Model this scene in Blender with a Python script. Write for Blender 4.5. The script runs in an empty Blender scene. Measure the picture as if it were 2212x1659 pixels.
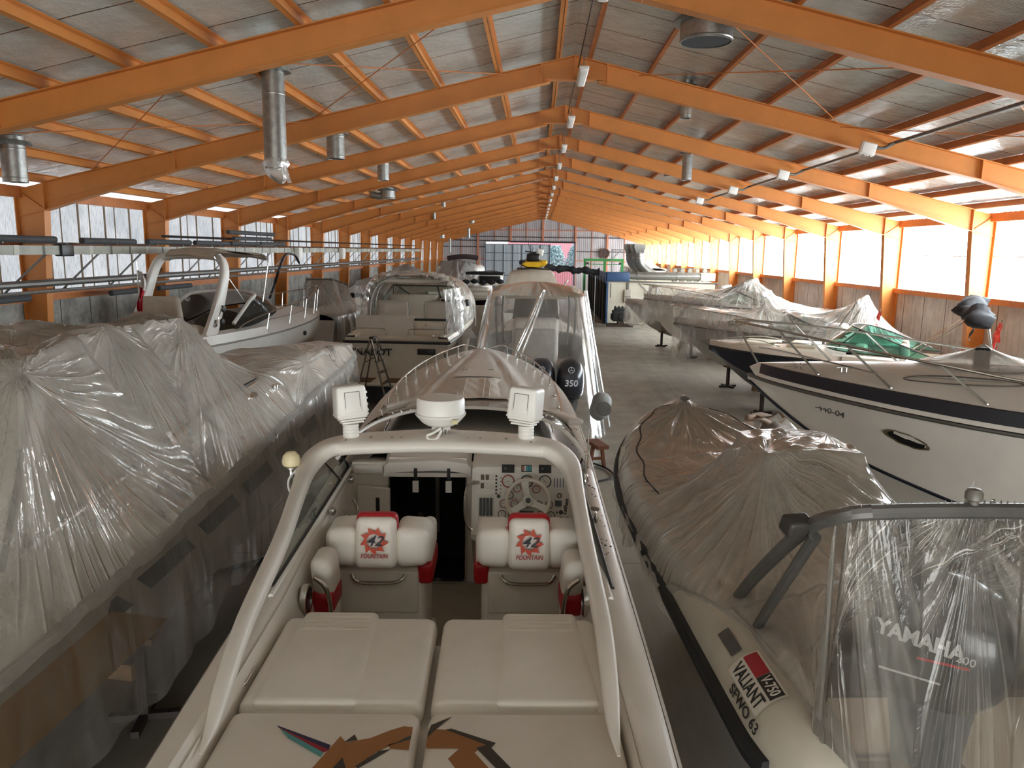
import bpy, bmesh, math, random
import numpy as np
from mathutils import Vector, Matrix, Euler
random.seed(4)
RNG = np.random.default_rng(4)
SC = bpy.context.scene
COL = SC.collection
PI = math.pi
def R(d): return math.radians(d)

# ------------------------------------------------------------------ mesh helpers
class MB:
    """collects shapes and links them as one mesh object"""
    def __init__(s): s.v = []; s.f = []; s.m = []
    def add(s, vs, fs, mi=0):
        o = len(s.v)
        s.v += [(float(p[0]), float(p[1]), float(p[2])) for p in vs]
        s.f += [[i + o for i in f] for f in fs]
        s.m += [mi] * len(fs)
        return s
    def bx(s, x0, x1, y0, y1, z0, z1, mi=0):
        v = [(x0,y0,z0),(x1,y0,z0),(x1,y1,z0),(x0,y1,z0),(x0,y0,z1),(x1,y0,z1),(x1,y1,z1),(x0,y1,z1)]
        return s.add(v, [(0,3,2,1),(4,5,6,7),(0,1,5,4),(1,2,6,5),(2,3,7,6),(3,0,4,7)], mi)
    def box(s, c, size, rot=(0,0,0), mi=0):
        m = Matrix.Translation(c) @ Euler(rot).to_matrix().to_4x4()
        a, b, d = size[0]/2, size[1]/2, size[2]/2
        v = [m @ Vector(p) for p in ((-a,-b,-d),(a,-b,-d),(a,b,-d),(-a,b,-d),(-a,-b,d),(a,-b,d),(a,b,d),(-a,b,d))]
        return s.add(v, [(0,3,2,1),(4,5,6,7),(0,1,5,4),(1,2,6,5),(2,3,7,6),(3,0,4,7)], mi)
    def rbox(s, c, size, r=.02, rot=(0,0,0), mi=0, seg=3, fn=None):
        bm = bmesh.new(); bmesh.ops.create_cube(bm, size=1)
        for v in bm.verts: v.co = Vector((v.co.x*size[0], v.co.y*size[1], v.co.z*size[2]))
        bmesh.ops.bevel(bm, geom=bm.edges[:] + bm.verts[:], offset=min(r, min(size)*.49), segments=seg, profile=.5, affect='EDGES')
        m = Matrix.Translation(c) @ Euler(rot).to_matrix().to_4x4()
        vs = [v.co.copy() for v in bm.verts]
        if fn: vs = [Vector(fn(p)) for p in vs]
        bm.verts.index_update()
        fs = [[v.index for v in f.verts] for f in bm.faces]
        bm.free()
        return s.add([m @ p for p in vs], fs, mi)
    def tube(s, pts, r, n=8, closed=False, mi=0):
        P = [Vector(p) for p in pts]
        rr = r if isinstance(r, (list, tuple)) else [r]*len(P)
        N = len(P); vs = []; fs = []; up = None
        for i in range(N):
            if closed: t = P[(i+1)%N] - P[i-1]
            else: t = P[min(i+1, N-1)] - P[max(i-1, 0)]
            if t.length < 1e-9: t = Vector((0,0,1))
            t.normalize()
            if up is None:
                up = Vector((0,0,1)) if abs(t.z) < .9 else Vector((1,0,0))
            a = up - t*up.dot(t)
            if a.length < 1e-6: a = t.orthogonal()
            a.normalize(); b = t.cross(a); up = a
            for k in range(n):
                q = 2*PI*k/n
                vs.append(P[i] + (a*math.cos(q) + b*math.sin(q))*rr[i])
        M = N if closed else N-1
        for i in range(M):
            for k in range(n):
                j = (i+1) % N
                fs.append((i*n+k, i*n+(k+1)%n, j*n+(k+1)%n, j*n+k))
        if not closed:
            fs.append(tuple(range(n))[::-1]); fs.append(tuple((N-1)*n+k for k in range(n)))
        return s.add(vs, fs, mi)
    def lathe(s, prof, c=(0,0,0), n=20, axis='Z', mi=0, rot=None, sc=(1,1)):
        vs = []; fs = []
        for (r, z) in prof:
            for k in range(n):
                q = 2*PI*k/n
                p = Vector((r*math.cos(q)*sc[0], r*math.sin(q)*sc[1], z))
                if axis == 'X': p = Vector((p.z, p.x, p.y))
                if axis == 'Y': p = Vector((p.x, p.z, p.y))
                vs.append(p)
        for i in range(len(prof)-1):
            for k in range(n):
                fs.append((i*n+k, i*n+(k+1)%n, (i+1)*n+(k+1)%n, (i+1)*n+k))
        ring_ = len(prof) == 4 and prof[0][0] == prof[-1][0] and prof[1][0] > prof[0][0]
        if ring_:
            for k in range(n): fs.append((3*n+k, 3*n+(k+1)%n, (k+1)%n, k))
        elif prof[0][0] > 1e-4: fs.append(tuple(range(n))[::-1])
        if not ring_ and prof[-1][0] > 1e-4: fs.append(tuple((len(prof)-1)*n+k for k in range(n)))
        m = Matrix.Translation(c)
        if rot: m = m @ Euler(rot).to_matrix().to_4x4()
        return s.add([m @ p for p in vs], fs, mi)
    def cyl(s, c, r, h, axis='Z', n=16, mi=0, rot=None):
        return s.lathe([(r,-h/2),(r,h/2)], c, n, axis, mi, rot)
    def sphere(s, c, r, n=14, mi=0, sc=(1,1,1)):
        m = n//2
        vs = [(c[0]+r*sc[0]*math.sin(PI*i/m)*math.cos(2*PI*k/n), c[1]+r*sc[1]*math.sin(PI*i/m)*math.sin(2*PI*k/n), c[2]+r*sc[2]*math.cos(PI*i/m)) for i in range(m+1) for k in range(n)]
        fs = [(i*n+k, (i+1)*n+k, (i+1)*n+(k+1)%n, i*n+(k+1)%n) for i in range(m) for k in range(n)]
        return s.add(vs, fs, mi)
    def loft(s, rings, closed=True, caps=True, mi=0):
        n = len(rings[0]); vs = [p for r in rings for p in r]; fs = []
        for i in range(len(rings)-1):
            for k in range(n if closed else n-1):
                fs.append((i*n+k, i*n+(k+1)%n, (i+1)*n+(k+1)%n, (i+1)*n+k))
        if caps and closed:
            fs.append(tuple(range(n))[::-1]); fs.append(tuple((len(rings)-1)*n+k for k in range(n)))
        return s.add(vs, fs, mi)
    def prism(s, poly, m, h, mi=0):
        """2D polygon in the local XY plane of matrix m, thickness h along local z"""
        n = len(poly)
        v = [m @ Vector((p[0], p[1], 0)) for p in poly] + [m @ Vector((p[0], p[1], h)) for p in poly]
        f = [tuple(range(n))[::-1], tuple(range(n, 2*n))] + [(i, (i+1)%n, n+(i+1)%n, n+i) for i in range(n)]
        return s.add(v, f, mi)
    def build(s, name, mats, parent=None, ang=35, smooth=True, fix=True, sub=0):
        me = bpy.data.meshes.new(name)
        me.from_pydata(s.v, [], s.f)
        if fix:
            bm = bmesh.new(); bm.from_mesh(me)
            bmesh.ops.remove_doubles(bm, verts=bm.verts, dist=1e-5)
            bmesh.ops.recalc_face_normals(bm, faces=bm.faces)
            if len(bm.faces) == len(s.f): pass
            bm.to_mesh(me); bm.free()
        if not isinstance(mats, (list, tuple)): mats = [mats]
        for m in mats: me.materials.append(m)
        if len(mats) > 1 and len(me.polygons) == len(s.m):
            me.polygons.foreach_set('material_index', s.m)
        if smooth:
            me.polygons.foreach_set('use_smooth', [True]*len(me.polygons))
            me.set_sharp_from_angle(angle=R(ang))
        me.update()
        o = bpy.data.objects.new(name, me); COL.objects.link(o)
        if parent is not None: o.parent = parent
        if sub:
            md = o.modifiers.new('sub', 'SUBSURF'); md.levels = sub; md.render_levels = sub
        return o

def smooth(pts, k=6, closed=False):
    """Catmull-Rom through the points"""
    P = [Vector(p) for p in pts]; N = len(P); out = []
    for i in range(N if closed else N-1):
        if closed: p0, p1, p2, p3 = P[i-1], P[i], P[(i+1)%N], P[(i+2)%N]
        else: p0, p1, p2, p3 = P[max(i-1,0)], P[i], P[i+1], P[min(i+2,N-1)]
        for j in range(k):
            t = j/k
            out.append(.5*((2*p1) + (p2-p0)*t + (2*p0-5*p1+4*p2-p3)*t*t + (3*p1-p0-3*p2+p3)*t**3))
    if not closed: out.append(P[-1])
    return out
def itp(x, tab):
    """smooth interpolation in a table [(x,y),...]"""
    xs = [a for a, b in tab]
    if x <= xs[0]: return tab[0][1]
    if x >= xs[-1]: return tab[-1][1]
    for i in range(len(tab)-1):
        if x <= xs[i+1]:
            x0, y0 = tab[i]; x1, y1 = tab[i+1]
            m0 = (y1-tab[i-1][1])/(x1-tab[i-1][0]) if i > 0 else (y1-y0)/(x1-x0)
            m1 = (tab[i+2][1]-y0)/(tab[i+2][0]-x0) if i+2 < len(tab) else (y1-y0)/(x1-x0)
            h = x1-x0; t = (x-x0)/h
            return (2*t**3-3*t*t+1)*y0 + (t**3-2*t*t+t)*h*m0 + (-2*t**3+3*t*t)*y1 + (t**3-t*t)*h*m1
def itl(x, tab): return float(np.interp(x, [a for a, b in tab], [b for a, b in tab]))

# ------------------------------------------------------------------ objects
def tag(o, label=None, cat=None, group=None, kind=None):
    if label: o['label'] = label
    if cat: o['category'] = cat
    if group: o['group'] = group
    if kind: o['kind'] = kind
    return o
def thing(name, label, cat, loc=(0,0,0), rz=0, group=None, kind=None):
    o = bpy.data.objects.new(name, None); COL.objects.link(o)
    o.location = loc; o.rotation_euler = (0, 0, rz); o.empty_display_size = .2
    return tag(o, label, cat, group, kind)
def dup(root, loc=None, rz=None, label=None, group=None):
    kids = {}
    for o in bpy.data.objects:
        if o.parent is not None: kids.setdefault(o.parent.name, []).append(o)
    def cp(o, par):
        c = o.copy(); COL.objects.link(c)
        if par is not None: c.parent = par
        for ch in kids.get(o.name, []): cp(ch, c)
        return c
    r = cp(root, None)
    if loc is not None: r.location = loc
    if rz is not None: r.rotation_euler[2] = rz
    if label: r['label'] = label
    if group: r['group'] = group
    return r
TM = {}
def text(name, body, m, size, mt, parent, ext=.002, shear=0, align='CENTER', bold=0, sx=1):
    cu = bpy.data.curves.new(name, 'FONT'); cu.body = body; cu.size = size; cu.extrude = ext
    cu.align_x = align; cu.align_y = 'CENTER'; cu.shear = shear; cu.offset = bold; cu.resolution_u = 3
    cu.materials.append(mt)
    tmp = bpy.data.objects.new('tmp', cu); COL.objects.link(tmp)
    me = bpy.data.meshes.new_from_object(tmp.evaluated_get(bpy.context.evaluated_depsgraph_get()))
    bpy.data.objects.remove(tmp); me.name = name
    o = bpy.data.objects.new(name, me); COL.objects.link(o)
    if parent is not None: o.parent = parent
    TM[o.name] = m @ Matrix.Diagonal((sx, 1, 1, 1)); o.matrix_local = TM[o.name]
    return o
def frame(o, x, y):
    """matrix with origin o, local x along x, local y close to y"""
    x = Vector(x).normalized(); y = Vector(y); y = (y - x*y.dot(x)).normalized(); z = x.cross(y)
    m = Matrix((x, y, z)).transposed().to_4x4(); m.translation = Vector(o)
    return m

# ------------------------------------------------------------------ materials
def lin(c):
    return tuple(((v/255)/12.92 if v/255 <= .04045 else ((v/255+.055)/1.055)**2.4) for v in c) + (1,)
class NT:
    def __init__(s, name):
        s.mat = bpy.data.materials.new(name); s.mat.use_nodes = True
        s.t = s.mat.node_tree; s.t.nodes.clear()
        s.out = s.n('ShaderNodeOutputMaterial')
    def n(s, typ, **k):
        nd = s.t.nodes.new(typ)
        for a, b in k.items():
            if a.startswith('i_'):
                key = a[2:]
                key = int(key) if key.isdigit() else key.replace('_', ' ')
                nd.inputs[key].default_value = b
            else: setattr(nd, a, b)
        return nd
    def l(s, a, b): s.t.links.new(a, b)
    def coord(s, kind='Object', scale=(1,1,1), rot=(0,0,0)):
        tc = s.n('ShaderNodeTexCoord'); mp = s.n('ShaderNodeMapping')
        mp.inputs['Scale'].default_value = scale; mp.inputs['Rotation'].default_value = rot
        s.l(tc.outputs[kind], mp.inputs['Vector']); return mp.outputs[0]
    def noise(s, vec, scale, detail=3, rough=.55, dist=0):
        nd = s.n('ShaderNodeTexNoise'); nd.inputs['Scale'].default_value = scale; nd.inputs['Detail'].default_value = detail
        nd.inputs['Roughness'].default_value = rough; nd.inputs['Distortion'].default_value = dist
        s.l(vec, nd.inputs['Vector']); return nd.outputs['Fac']
    def ramp(s, fac, stops):
        nd = s.n('ShaderNodeValToRGB'); e = nd.color_ramp.elements
        while len(e) < len(stops): e.new(.5)
        for i, (p, c) in enumerate(stops): e[i].position = p; e[i].color = c if len(c) == 4 else lin(c)
        s.l(fac, nd.inputs[0]); return nd.outputs[0]
    def mix(s, fac, a, b, mode='MIX'):
        nd = s.n('ShaderNodeMix', data_type='RGBA', blend_type=mode)
        for v, i in ((fac, 0), (a, 6), (b, 7)):
            if hasattr(v, 'links'): s.l(v, nd.inputs[i])
            else: nd.inputs[i].default_value = v
        return nd.outputs[2]
    def math(s, op, a, b=None):
        nd = s.n('ShaderNodeMath', operation=op)
        for v, i in ((a, 0), (b, 1)):
            if v is None: continue
            if hasattr(v, 'links'): s.l(v, nd.inputs[i])
            else: nd.inputs[i].default_value = v
        return nd.outputs[0]
    def bump(s, h, st, dist=.02, prev=None):
        nd = s.n('ShaderNodeBump'); nd.inputs['Strength'].default_value = st; nd.inputs['Distance'].default_value = dist
        s.l(h, nd.inputs['Height'])
        if prev is not None: s.l(prev, nd.inputs['Normal'])
        return nd.outputs[0]
    def pbr(s, col, rough=.5, metal=0, normal=None, spec=.5, coat=0):
        b = s.n('ShaderNodeBsdfPrincipled')
        for v, k in ((col, 'Base Color'), (rough, 'Roughness')):
            if hasattr(v, 'links'): s.l(v, b.inputs[k])
            else: b.inputs[k].default_value = v
        b.inputs['Metallic'].default_value = metal; b.inputs['Specular IOR Level'].default_value = spec
        b.inputs['Coat Weight'].default_value = coat
        if normal is not None: s.l(normal, b.inputs['Normal'])
        s.l(b.outputs[0], s.out.inputs[0]); return b
def mat(name, c, rough=.5, metal=0, var=0, vscale=3, bump=0, bscale=40, spec=.5, coat=0, c2=None):
    """painted / plain surface with soft wear variation and optional grain"""
    t = NT(name); v = t.coord()
    col = lin(c)
    if var:
        f = t.noise(v, vscale, 4, .6)
        k = c2 if c2 else tuple(max(0, x*(1-var)) for x in c)
        col = t.ramp(f, [(.3, k), (.7, c)])
    nm = t.bump(t.noise(v, bscale, 3), bump) if bump else None
    t.pbr(col, rough, metal, nm, spec, coat)
    return t.mat
def emit(name, c, st):
    t = NT(name); e = t.n('ShaderNodeEmission'); e.inputs[0].default_value = lin(c); e.inputs[1].default_value = st
    t.l(e.outputs[0], t.out.inputs[0]); return t.mat
def plastic(name, tint=(235,230,222), opac=.3, crink=.5, scale=9, rough=.16, stretch=(1,1,.35), fold=1.0):
    """clear polythene film: mostly see-through, milky along its creases, which follow the pull of the sheet (attribute 'fold')"""
    t = NT(name); v = t.coord(scale=stretch)
    at_ = t.n('ShaderNodeAttribute', attribute_name='fold')
    a = t.noise(v, scale, 4, .6, 1.2)
    f1 = t.noise(at_.outputs['Vector'], 3.0, 1.5, .45, .2); f2 = t.noise(at_.outputs['Vector'], 7.0, 1, .4, .1)
    def line(f, k): return t.math('SUBTRACT', 1.0, t.math('MINIMUM', t.math('MULTIPLY', t.math('ABSOLUTE', t.math('SUBTRACT', f, .5)), k), 1.0))
    l1 = line(f1, 16.0); l2 = line(f2, 11.0)
    gn = t.n('ShaderNodeClamp'); t.l(t.math('MULTIPLY', t.math('SUBTRACT', t.noise(t.coord(), 1.3, 2), .47), 7.0), gn.inputs[0]); gate = gn.outputs[0]
    cr = t.math('ADD', t.math('MULTIPLY', l1, .8), t.math('MULTIPLY', t.math('MULTIPLY', l2, gate), .6))
    crk = t.noise(v, 26, 3, .6, 1.0)
    a = t.math('ADD', a, t.math('MULTIPLY', t.math('MULTIPLY', t.math('SUBTRACT', crk, .5), gate), .8))
    h = t.math('ADD', t.math('MULTIPLY', cr, fold), t.math('ADD', t.math('MULTIPLY', f1, .5*fold), t.math('MULTIPLY', a, crink)))
    nm = t.bump(h, .55, .035)
    tr = t.n('ShaderNodeBsdfTransparent'); tr.inputs[0].default_value = (.97,.965,.955,1)
    df = t.n('ShaderNodeBsdfDiffuse'); df.inputs[0].default_value = lin(tint); t.l(nm, df.inputs['Normal'])
    tl = t.n('ShaderNodeBsdfTranslucent'); tl.inputs[0].default_value = lin(tint)
    gl = t.n('ShaderNodeBsdfGlossy'); gl.inputs['Roughness'].default_value = rough; gl.inputs[0].default_value = (.95,.94,.92,1); t.l(nm, gl.inputs['Normal'])
    m0 = t.n('ShaderNodeMixShader'); m0.inputs[0].default_value = .2; t.l(df.outputs[0], m0.inputs[1]); t.l(tl.outputs[0], m0.inputs[2])
    lw = t.n('ShaderNodeLayerWeight'); lw.inputs[0].default_value = .3; t.l(nm, lw.inputs['Normal'])
    op = t.math('ADD', t.math('MULTIPLY', lw.outputs['Facing'], .32), t.math('ADD', t.math('MULTIPLY', t.math('SUBTRACT', a, .5), .25), opac))
    op = t.math('ADD', op, t.math('MULTIPLY', cr, .20*fold))
    cl = t.n('ShaderNodeClamp'); t.l(op, cl.inputs[0]); cl.inputs['Min'].default_value = .04; cl.inputs['Max'].default_value = .92
    m1 = t.n('ShaderNodeMixShader'); t.l(cl.outputs[0], m1.inputs[0]); t.l(tr.outputs[0], m1.inputs[1]); t.l(m0.outputs[0], m1.inputs[2])
    fr = t.n('ShaderNodeFresnel'); fr.inputs[0].default_value = 1.5; t.l(nm, fr.inputs['Normal'])
    m2 = t.n('ShaderNodeMixShader'); t.l(t.math('MULTIPLY', fr.outputs[0], .95), m2.inputs[0]); t.l(m1.outputs[0], m2.inputs[1]); t.l(gl.outputs[0], m2.inputs[2])
    t.l(m2.outputs[0], t.out.inputs[0]); return t.mat
def set_fold(o, fn):
    me = o.data; at_ = me.attributes.new('fold', 'FLOAT_VECTOR', 'POINT')
    co = np.empty(len(me.vertices)*3); me.vertices.foreach_get('co', co); co = co.reshape(-1, 3)
    at_.data.foreach_set('vector', np.asarray(fn(co), dtype=np.float32).ravel())
    return o
def glass(name, c, opac=.5, rough=.03):
    t = NT(name)
    tr = t.n('ShaderNodeBsdfTransparent'); tr.inputs[0].default_value = lin(c)
    gl = t.n('ShaderNodeBsdfGlossy'); gl.inputs['Roughness'].default_value = rough
    df = t.n('ShaderNodeBsdfDiffuse'); df.inputs[0].default_value = lin(c)
    m = t.n('ShaderNodeMixShader'); m.inputs[0].default_value = opac; t.l(tr.outputs[0], m.inputs[1]); t.l(df.outputs[0], m.inputs[2])
    fr = t.n('ShaderNodeFresnel'); fr.inputs[0].default_value = 1.5
    m2 = t.n('ShaderNodeMixShader'); t.l(fr.outputs[0], m2.inputs[0]); t.l(m.outputs[0], m2.inputs[1]); t.l(gl.outputs[0], m2.inputs[2])
    t.l(m2.outputs[0], t.out.inputs[0]); return t.mat

GEL = mat('white_gelcoat', (236,230,221), .36, var=.05, vscale=2, spec=.32, coat=.06)
GELM = mat('matte_white_moulding', (232,225,214), .45, var=.05)
VINYL = mat('white_vinyl', (238,231,221), .42, bump=.06, bscale=90, var=.04)
BEIGEV = mat('beige_canvas', (214,202,184), .8, bump=.1, bscale=120, var=.08)
GREYC = mat('grey_canvas', (196,192,184), .85, bump=.1, bscale=120, var=.08)
REDV = mat('red_vinyl', (172,22,34), .4)
CHROME = mat('polished_steel', (205,203,198), .16, 1)
BLACK = mat('black_plastic', (22,22,23), .4)
BLACKC = mat('black_canvas', (26,26,30), .8, bump=.2, bscale=60)
DARK = mat('dark_interior', (14,13,13), .8)  # near-black: shade inside openings put into the colour, also black buttons
RUBBER = mat('dark_rubber', (38,38,40), .6, var=.2)
STEELG = mat('grey_steel', (120,118,114), .45, .6, var=.15)
GALV = mat('galvanised_sheet', (168,168,163), .38, .75, var=.18, vscale=14)
ORANGE = mat('orange_paint', (212,136,66), .48, var=.07, vscale=2.5)
ORANGED = mat('orange_paint_thin', (204,124,66), .55, var=.12, vscale=3)
WHITEP = mat('white_plastic', (238,236,230), .4)
CREAM = mat('cream_paint', (214,205,184), .5, var=.08)
NAVY = mat('navy_gelcoat', (28,30,46), .2, coat=.2)
TINT = glass('tinted_glass', (84,82,78), .38)
CLEARG = glass('clear_glass', (214,224,218), .12)
_mo = {}
def mat_once(name, c, rough=.55, **k):
    if name not in _mo: _mo[name] = mat(name, c, rough, **k)
    return _mo[name]
LWIN, RWIN, BWIN = .34, 10.5, 5.0
# ------------------------------------------------------------------ hall
XC, CI, WO = .62, 10.35, 10.95          # ridge line, column inner face, wall
Y0, BAY, NF, YB, YE = 5.29, 5.0, 16, -8.0, 81.5
XL, XR = XC-WO, XC+WO
def ztop(u): return 7.79-.233*u
def struct(name, mb, m, parent=None, **k):
    o = mb.build(name, m, parent, **k)
    if parent is None: o['kind'] = 'structure'
    return o
# floor: worn concrete with casting joints and tyre marks
t = NT('concrete_floor'); v = t.coord()
c1 = t.ramp(t.noise(v, .5, 6, .6), [(.3, (122,117,107)), (.7, (150,144,132))])
c1 = t.mix(.5, c1, t.ramp(t.noise(t.coord(scale=(1,.12,1)), 2.2, 5, .65), [(.3, (106,100,90)), (.65, (154,147,134))]))
sx = t.n('ShaderNodeSeparateXYZ'); t.l(v, sx.inputs[0])
def joint(o, p, w):
    f = t.math('FRACT', t.math('DIVIDE', o, p)); return t.math('LESS_THAN', f, w)
jn = t.math('MAXIMUM', joint(sx.outputs[0], 4.2, .004), joint(sx.outputs[1], 5.0, .0035))
t.pbr(t.mix(jn, c1, lin((62,58,53))), t.ramp(t.noise(v, 1.2, 3), [(.3, (150,150,150)), (.7, (200,200,200))]), 0, t.bump(t.noise(v, 30, 4), .08))
FLOORM = t.mat
struct('floor', MB().bx(XL-.2, XR+.2, YB-.2, YE+.2, -.2, 0), FLOORM)
# roof underside: foil faced insulation quilts with lapped seams
t = NT('foil_insulation'); v = t.coord()
sx = t.n('ShaderNodeSeparateXYZ'); t.l(v, sx.inputs[0])
yy = t.math('ADD', sx.outputs[1], t.math('MULTIPLY', t.noise(v, 1.5, 2), .05))
fr = t.math('FRACT', t.math('DIVIDE', yy, 1.25))
seam = t.math('LESS_THAN', fr, .022)
col = t.ramp(t.noise(v, 1.3, 5, .6), [(.25, (190,197,190)), (.75, (220,226,220))])
col = t.mix(seam, col, lin((74,68,60)))
ribs = t.n('ShaderNodeTexWave', wave_type='BANDS', bands_direction='Y'); ribs.inputs['Scale'].default_value = 9; ribs.inputs['Distortion'].default_value = 1.2; t.l(v, ribs.inputs[0])
nm = t.bump(ribs.outputs['Fac'], .10, .02, t.bump(t.noise(v, 3.2, 5, .65), .5, .08))
t.pbr(col, t.ramp(t.noise(v, 4, 3), [(.3, (85,85,85)), (.7, (125,125,125))]), .25, nm)
FOIL = t.mat
for sg, nm_ in ((-1, 'ceiling_left'), (1, 'ceiling_right')):
    mb = MB(); n = 40
    rows = []
    for i in range(n+1):
        y = YB + (YE+.3-YB)*i/n
        rows.append([(XC, y, ztop(0)+.17), (XC+sg*3.6, y, ztop(3.6)+.17), (XC+sg*7.2, y, ztop(7.2)+.17), (XC+sg*(WO+.25), y, ztop(WO+.25)+.17)])
    mb.loft(rows, closed=False, caps=False)
    for rws in rows: pass
    mb.loft([[(a, b, c+.12) for a, b, c in rw] for rw in rows], closed=False, caps=False)
    struct(nm_, mb, FOIL, fix=False)
# walls
t = NT('precast_panel'); v = t.coord()
sx = t.n('ShaderNodeSeparateXYZ'); t.l(v, sx.inputs[0])
jn = t.math('LESS_THAN', t.math('FRACT', t.math('DIVIDE', t.math('ADD', sx.outputs[1], .3), 1.25)), .028)
col = t.ramp(t.noise(v, 1.6, 6, .65), [(.28, (176,166,156)), (.72, (214,206,198))])
st = t.ramp(t.noise(t.coord(scale=(1,3,.35)), 2.5, 5, .6), [(.52, (255,255,255)), (.75, (188,180,168))])
col = t.mix(.8, col, st, 'MULTIPLY')
t.pbr(t.mix(jn, col, lin((88,84,80))), .75, 0, t.bump(t.noise(v, 25, 3), .1))
PRECAST = t.mat
ZS = 3.12
t = NT('weathered_panel'); v = t.coord()
sx = t.n('ShaderNodeSeparateXYZ'); t.l(v, sx.inputs[0])
jn = t.math('LESS_THAN', t.math('FRACT', t.math('DIVIDE', t.math('ADD', sx.outputs[1], .4), 1.12)), .03)
col = t.ramp(t.noise(v, 2.2, 7, .7), [(.3, (104,101,96)), (.5, (150,147,140)), (.75, (188,184,176))])
t.pbr(t.mix(jn, col, lin((70,67,63))), .8, 0, t.bump(t.noise(v, 20, 4), .15))
GRIMY = t.mat
struct('wall_left', MB().bx(XL-.15, XL, YB, YE, 0, ZS), GRIMY)
struct('wall_right', MB().bx(XR, XR+.15, YB, YE, 0, ZS), PRECAST)
struct('wall_back', MB().prism([(XL-.15, 0), (XR+.15, 0), (XR+.15, ztop(WO)+.2), (XC, ztop(0)+.2), (XL-.15, ztop(WO)+.2)], frame((0, YB, 0), (1,0,0), (0,0,1)), .15), GRIMY)
# upper closed strips of wall in the first bays, where the sheeting is blind
struct('wall_left_upper', MB().bx(XL-.15, XL, YB, Y0+BAY, ZS, ztop(WO)+.15), GRIMY)
struct('wall_right_upper', MB().bx(XR, XR+.15, YB, Y0+BAY, ZS, ztop(WO)+.15), PRECAST)
# glazed strips: grimy fibreglass sheets (left) and clear backlit sheets (right)
def glow(name, c, st, grime):
    t = NT(name); v = t.coord()
    sx = t.n('ShaderNodeSeparateXYZ'); t.l(v, sx.inputs[0])
    g = t.noise(t.coord(scale=(1,14,1.0)), 5, 6, .7)
    col = t.ramp(g, [(.36, grime), (.52, c)])
    g2 = t.ramp(t.noise(v, 1.2, 3), [(.2, (200,205,210)), (.8, (255,255,255))])
    e = t.n('ShaderNodeEmission'); t.l(t.mix(1, col, g2, 'MULTIPLY'), e.inputs[0]); e.inputs[1].default_value = st
    t.l(e.outputs[0], t.out.inputs[0]); return t.mat
GLOWL = glow('backlit_fibreglass_grimy', (250,252,255), LWIN, (186,190,192))
GLOWR = glow('backlit_fibreglass_clean', (240,250,255), RWIN, (232,242,246))
struct('door_2', MB().bx(XC-7, XC+7, YB+.16, YB+.2, .1, 3.3), glow('backlit_door_sheet', (250,250,246), BWIN, (226,226,222)))
BATTEN = mat('panel_batten', (150,128,104), .7, var=.2)
RUSTB = mat('rusty_batten', (150,84,56), .7, var=.2)
ZW = ztop(WO)-.02
wn = 0
for k in range(1, NF):
    y0 = Y0 + BAY*k + .1; y1 = y0 + BAY - .2
    if k == NF-1: y1 = YE - .05
    wn += 1
    w = struct('window_%d' % wn, MB().bx(XL-.06, XL-.03, y0-.1, y1+.1, ZS, ZW+.1), GLOWL)
    mb = MB(); n = max(1, int((y1-y0)/1.12))
    for i in range(1, n+1):
        yy = y0 + i*1.12 - .3 + random.uniform(-.06, .06)
        if yy < y1-.1: mb.bx(XL-.02, XL+.01, yy-.018, yy+.018, ZS, ZW)
        if yy+.45 < y1-.1 and random.random() < .4: mb.bx(XL-.02, XL, yy+.44, yy+.455, ZS, ZW)
    if mb.v: mb.build('window_frame', BATTEN, w)
    mb = MB().bx(XL-.02, XL+.05, y0-.1, y1+.1, 4.15, 4.22)
    mb.build('window_rail', RUSTB, w)
for k in range(1, NF):
    y0 = Y0 + BAY*k + .1; y1 = y0 + BAY - .2
    if k == NF-1: y1 = YE - .05
    wn += 1
    w = struct('window_%d' % wn, MB().bx(XR+.03, XR+.06, y0-.1, y1+.1, ZS+.02, ZW+.1), GLOWR)
    mb = MB()
    for i in range(int((y1-y0)/.21)):                       # ragged ends of the corrugated eaves sheet
        yy = y0 + .1 + i*.21
        mb.bx(XR+.0, XR+.02, yy, yy+.09, ZW-.16, ZW+.1)
    mb.build('eaves_sheet', mat_once('eaves_sheet_edge', (176,170,160)), w)
    mb = MB().bx(XR-.01, XR+.02, y0-.1, y1+.1, 4.2, 4.225)
    mb.build('window_rail', mat_once('pale_rail', (214,206,196)), w)
# sill girts and eaves girts
for sg, x, nm_ in ((-1, XL, 'left'), (1, XR, 'right')):
    a, b = (x+.02, x+.12) if sg < 0 else (x-.12, x-.02)
    struct('trim_sill_'+nm_, MB().bx(a, b, YB, YE, ZS-.1, ZS+.05), ORANGED)
    struct('trim_eaves_'+nm_, MB().bx(a, b, YB, YE, ZW-.14, ZW+.08), ORANGED)
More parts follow.
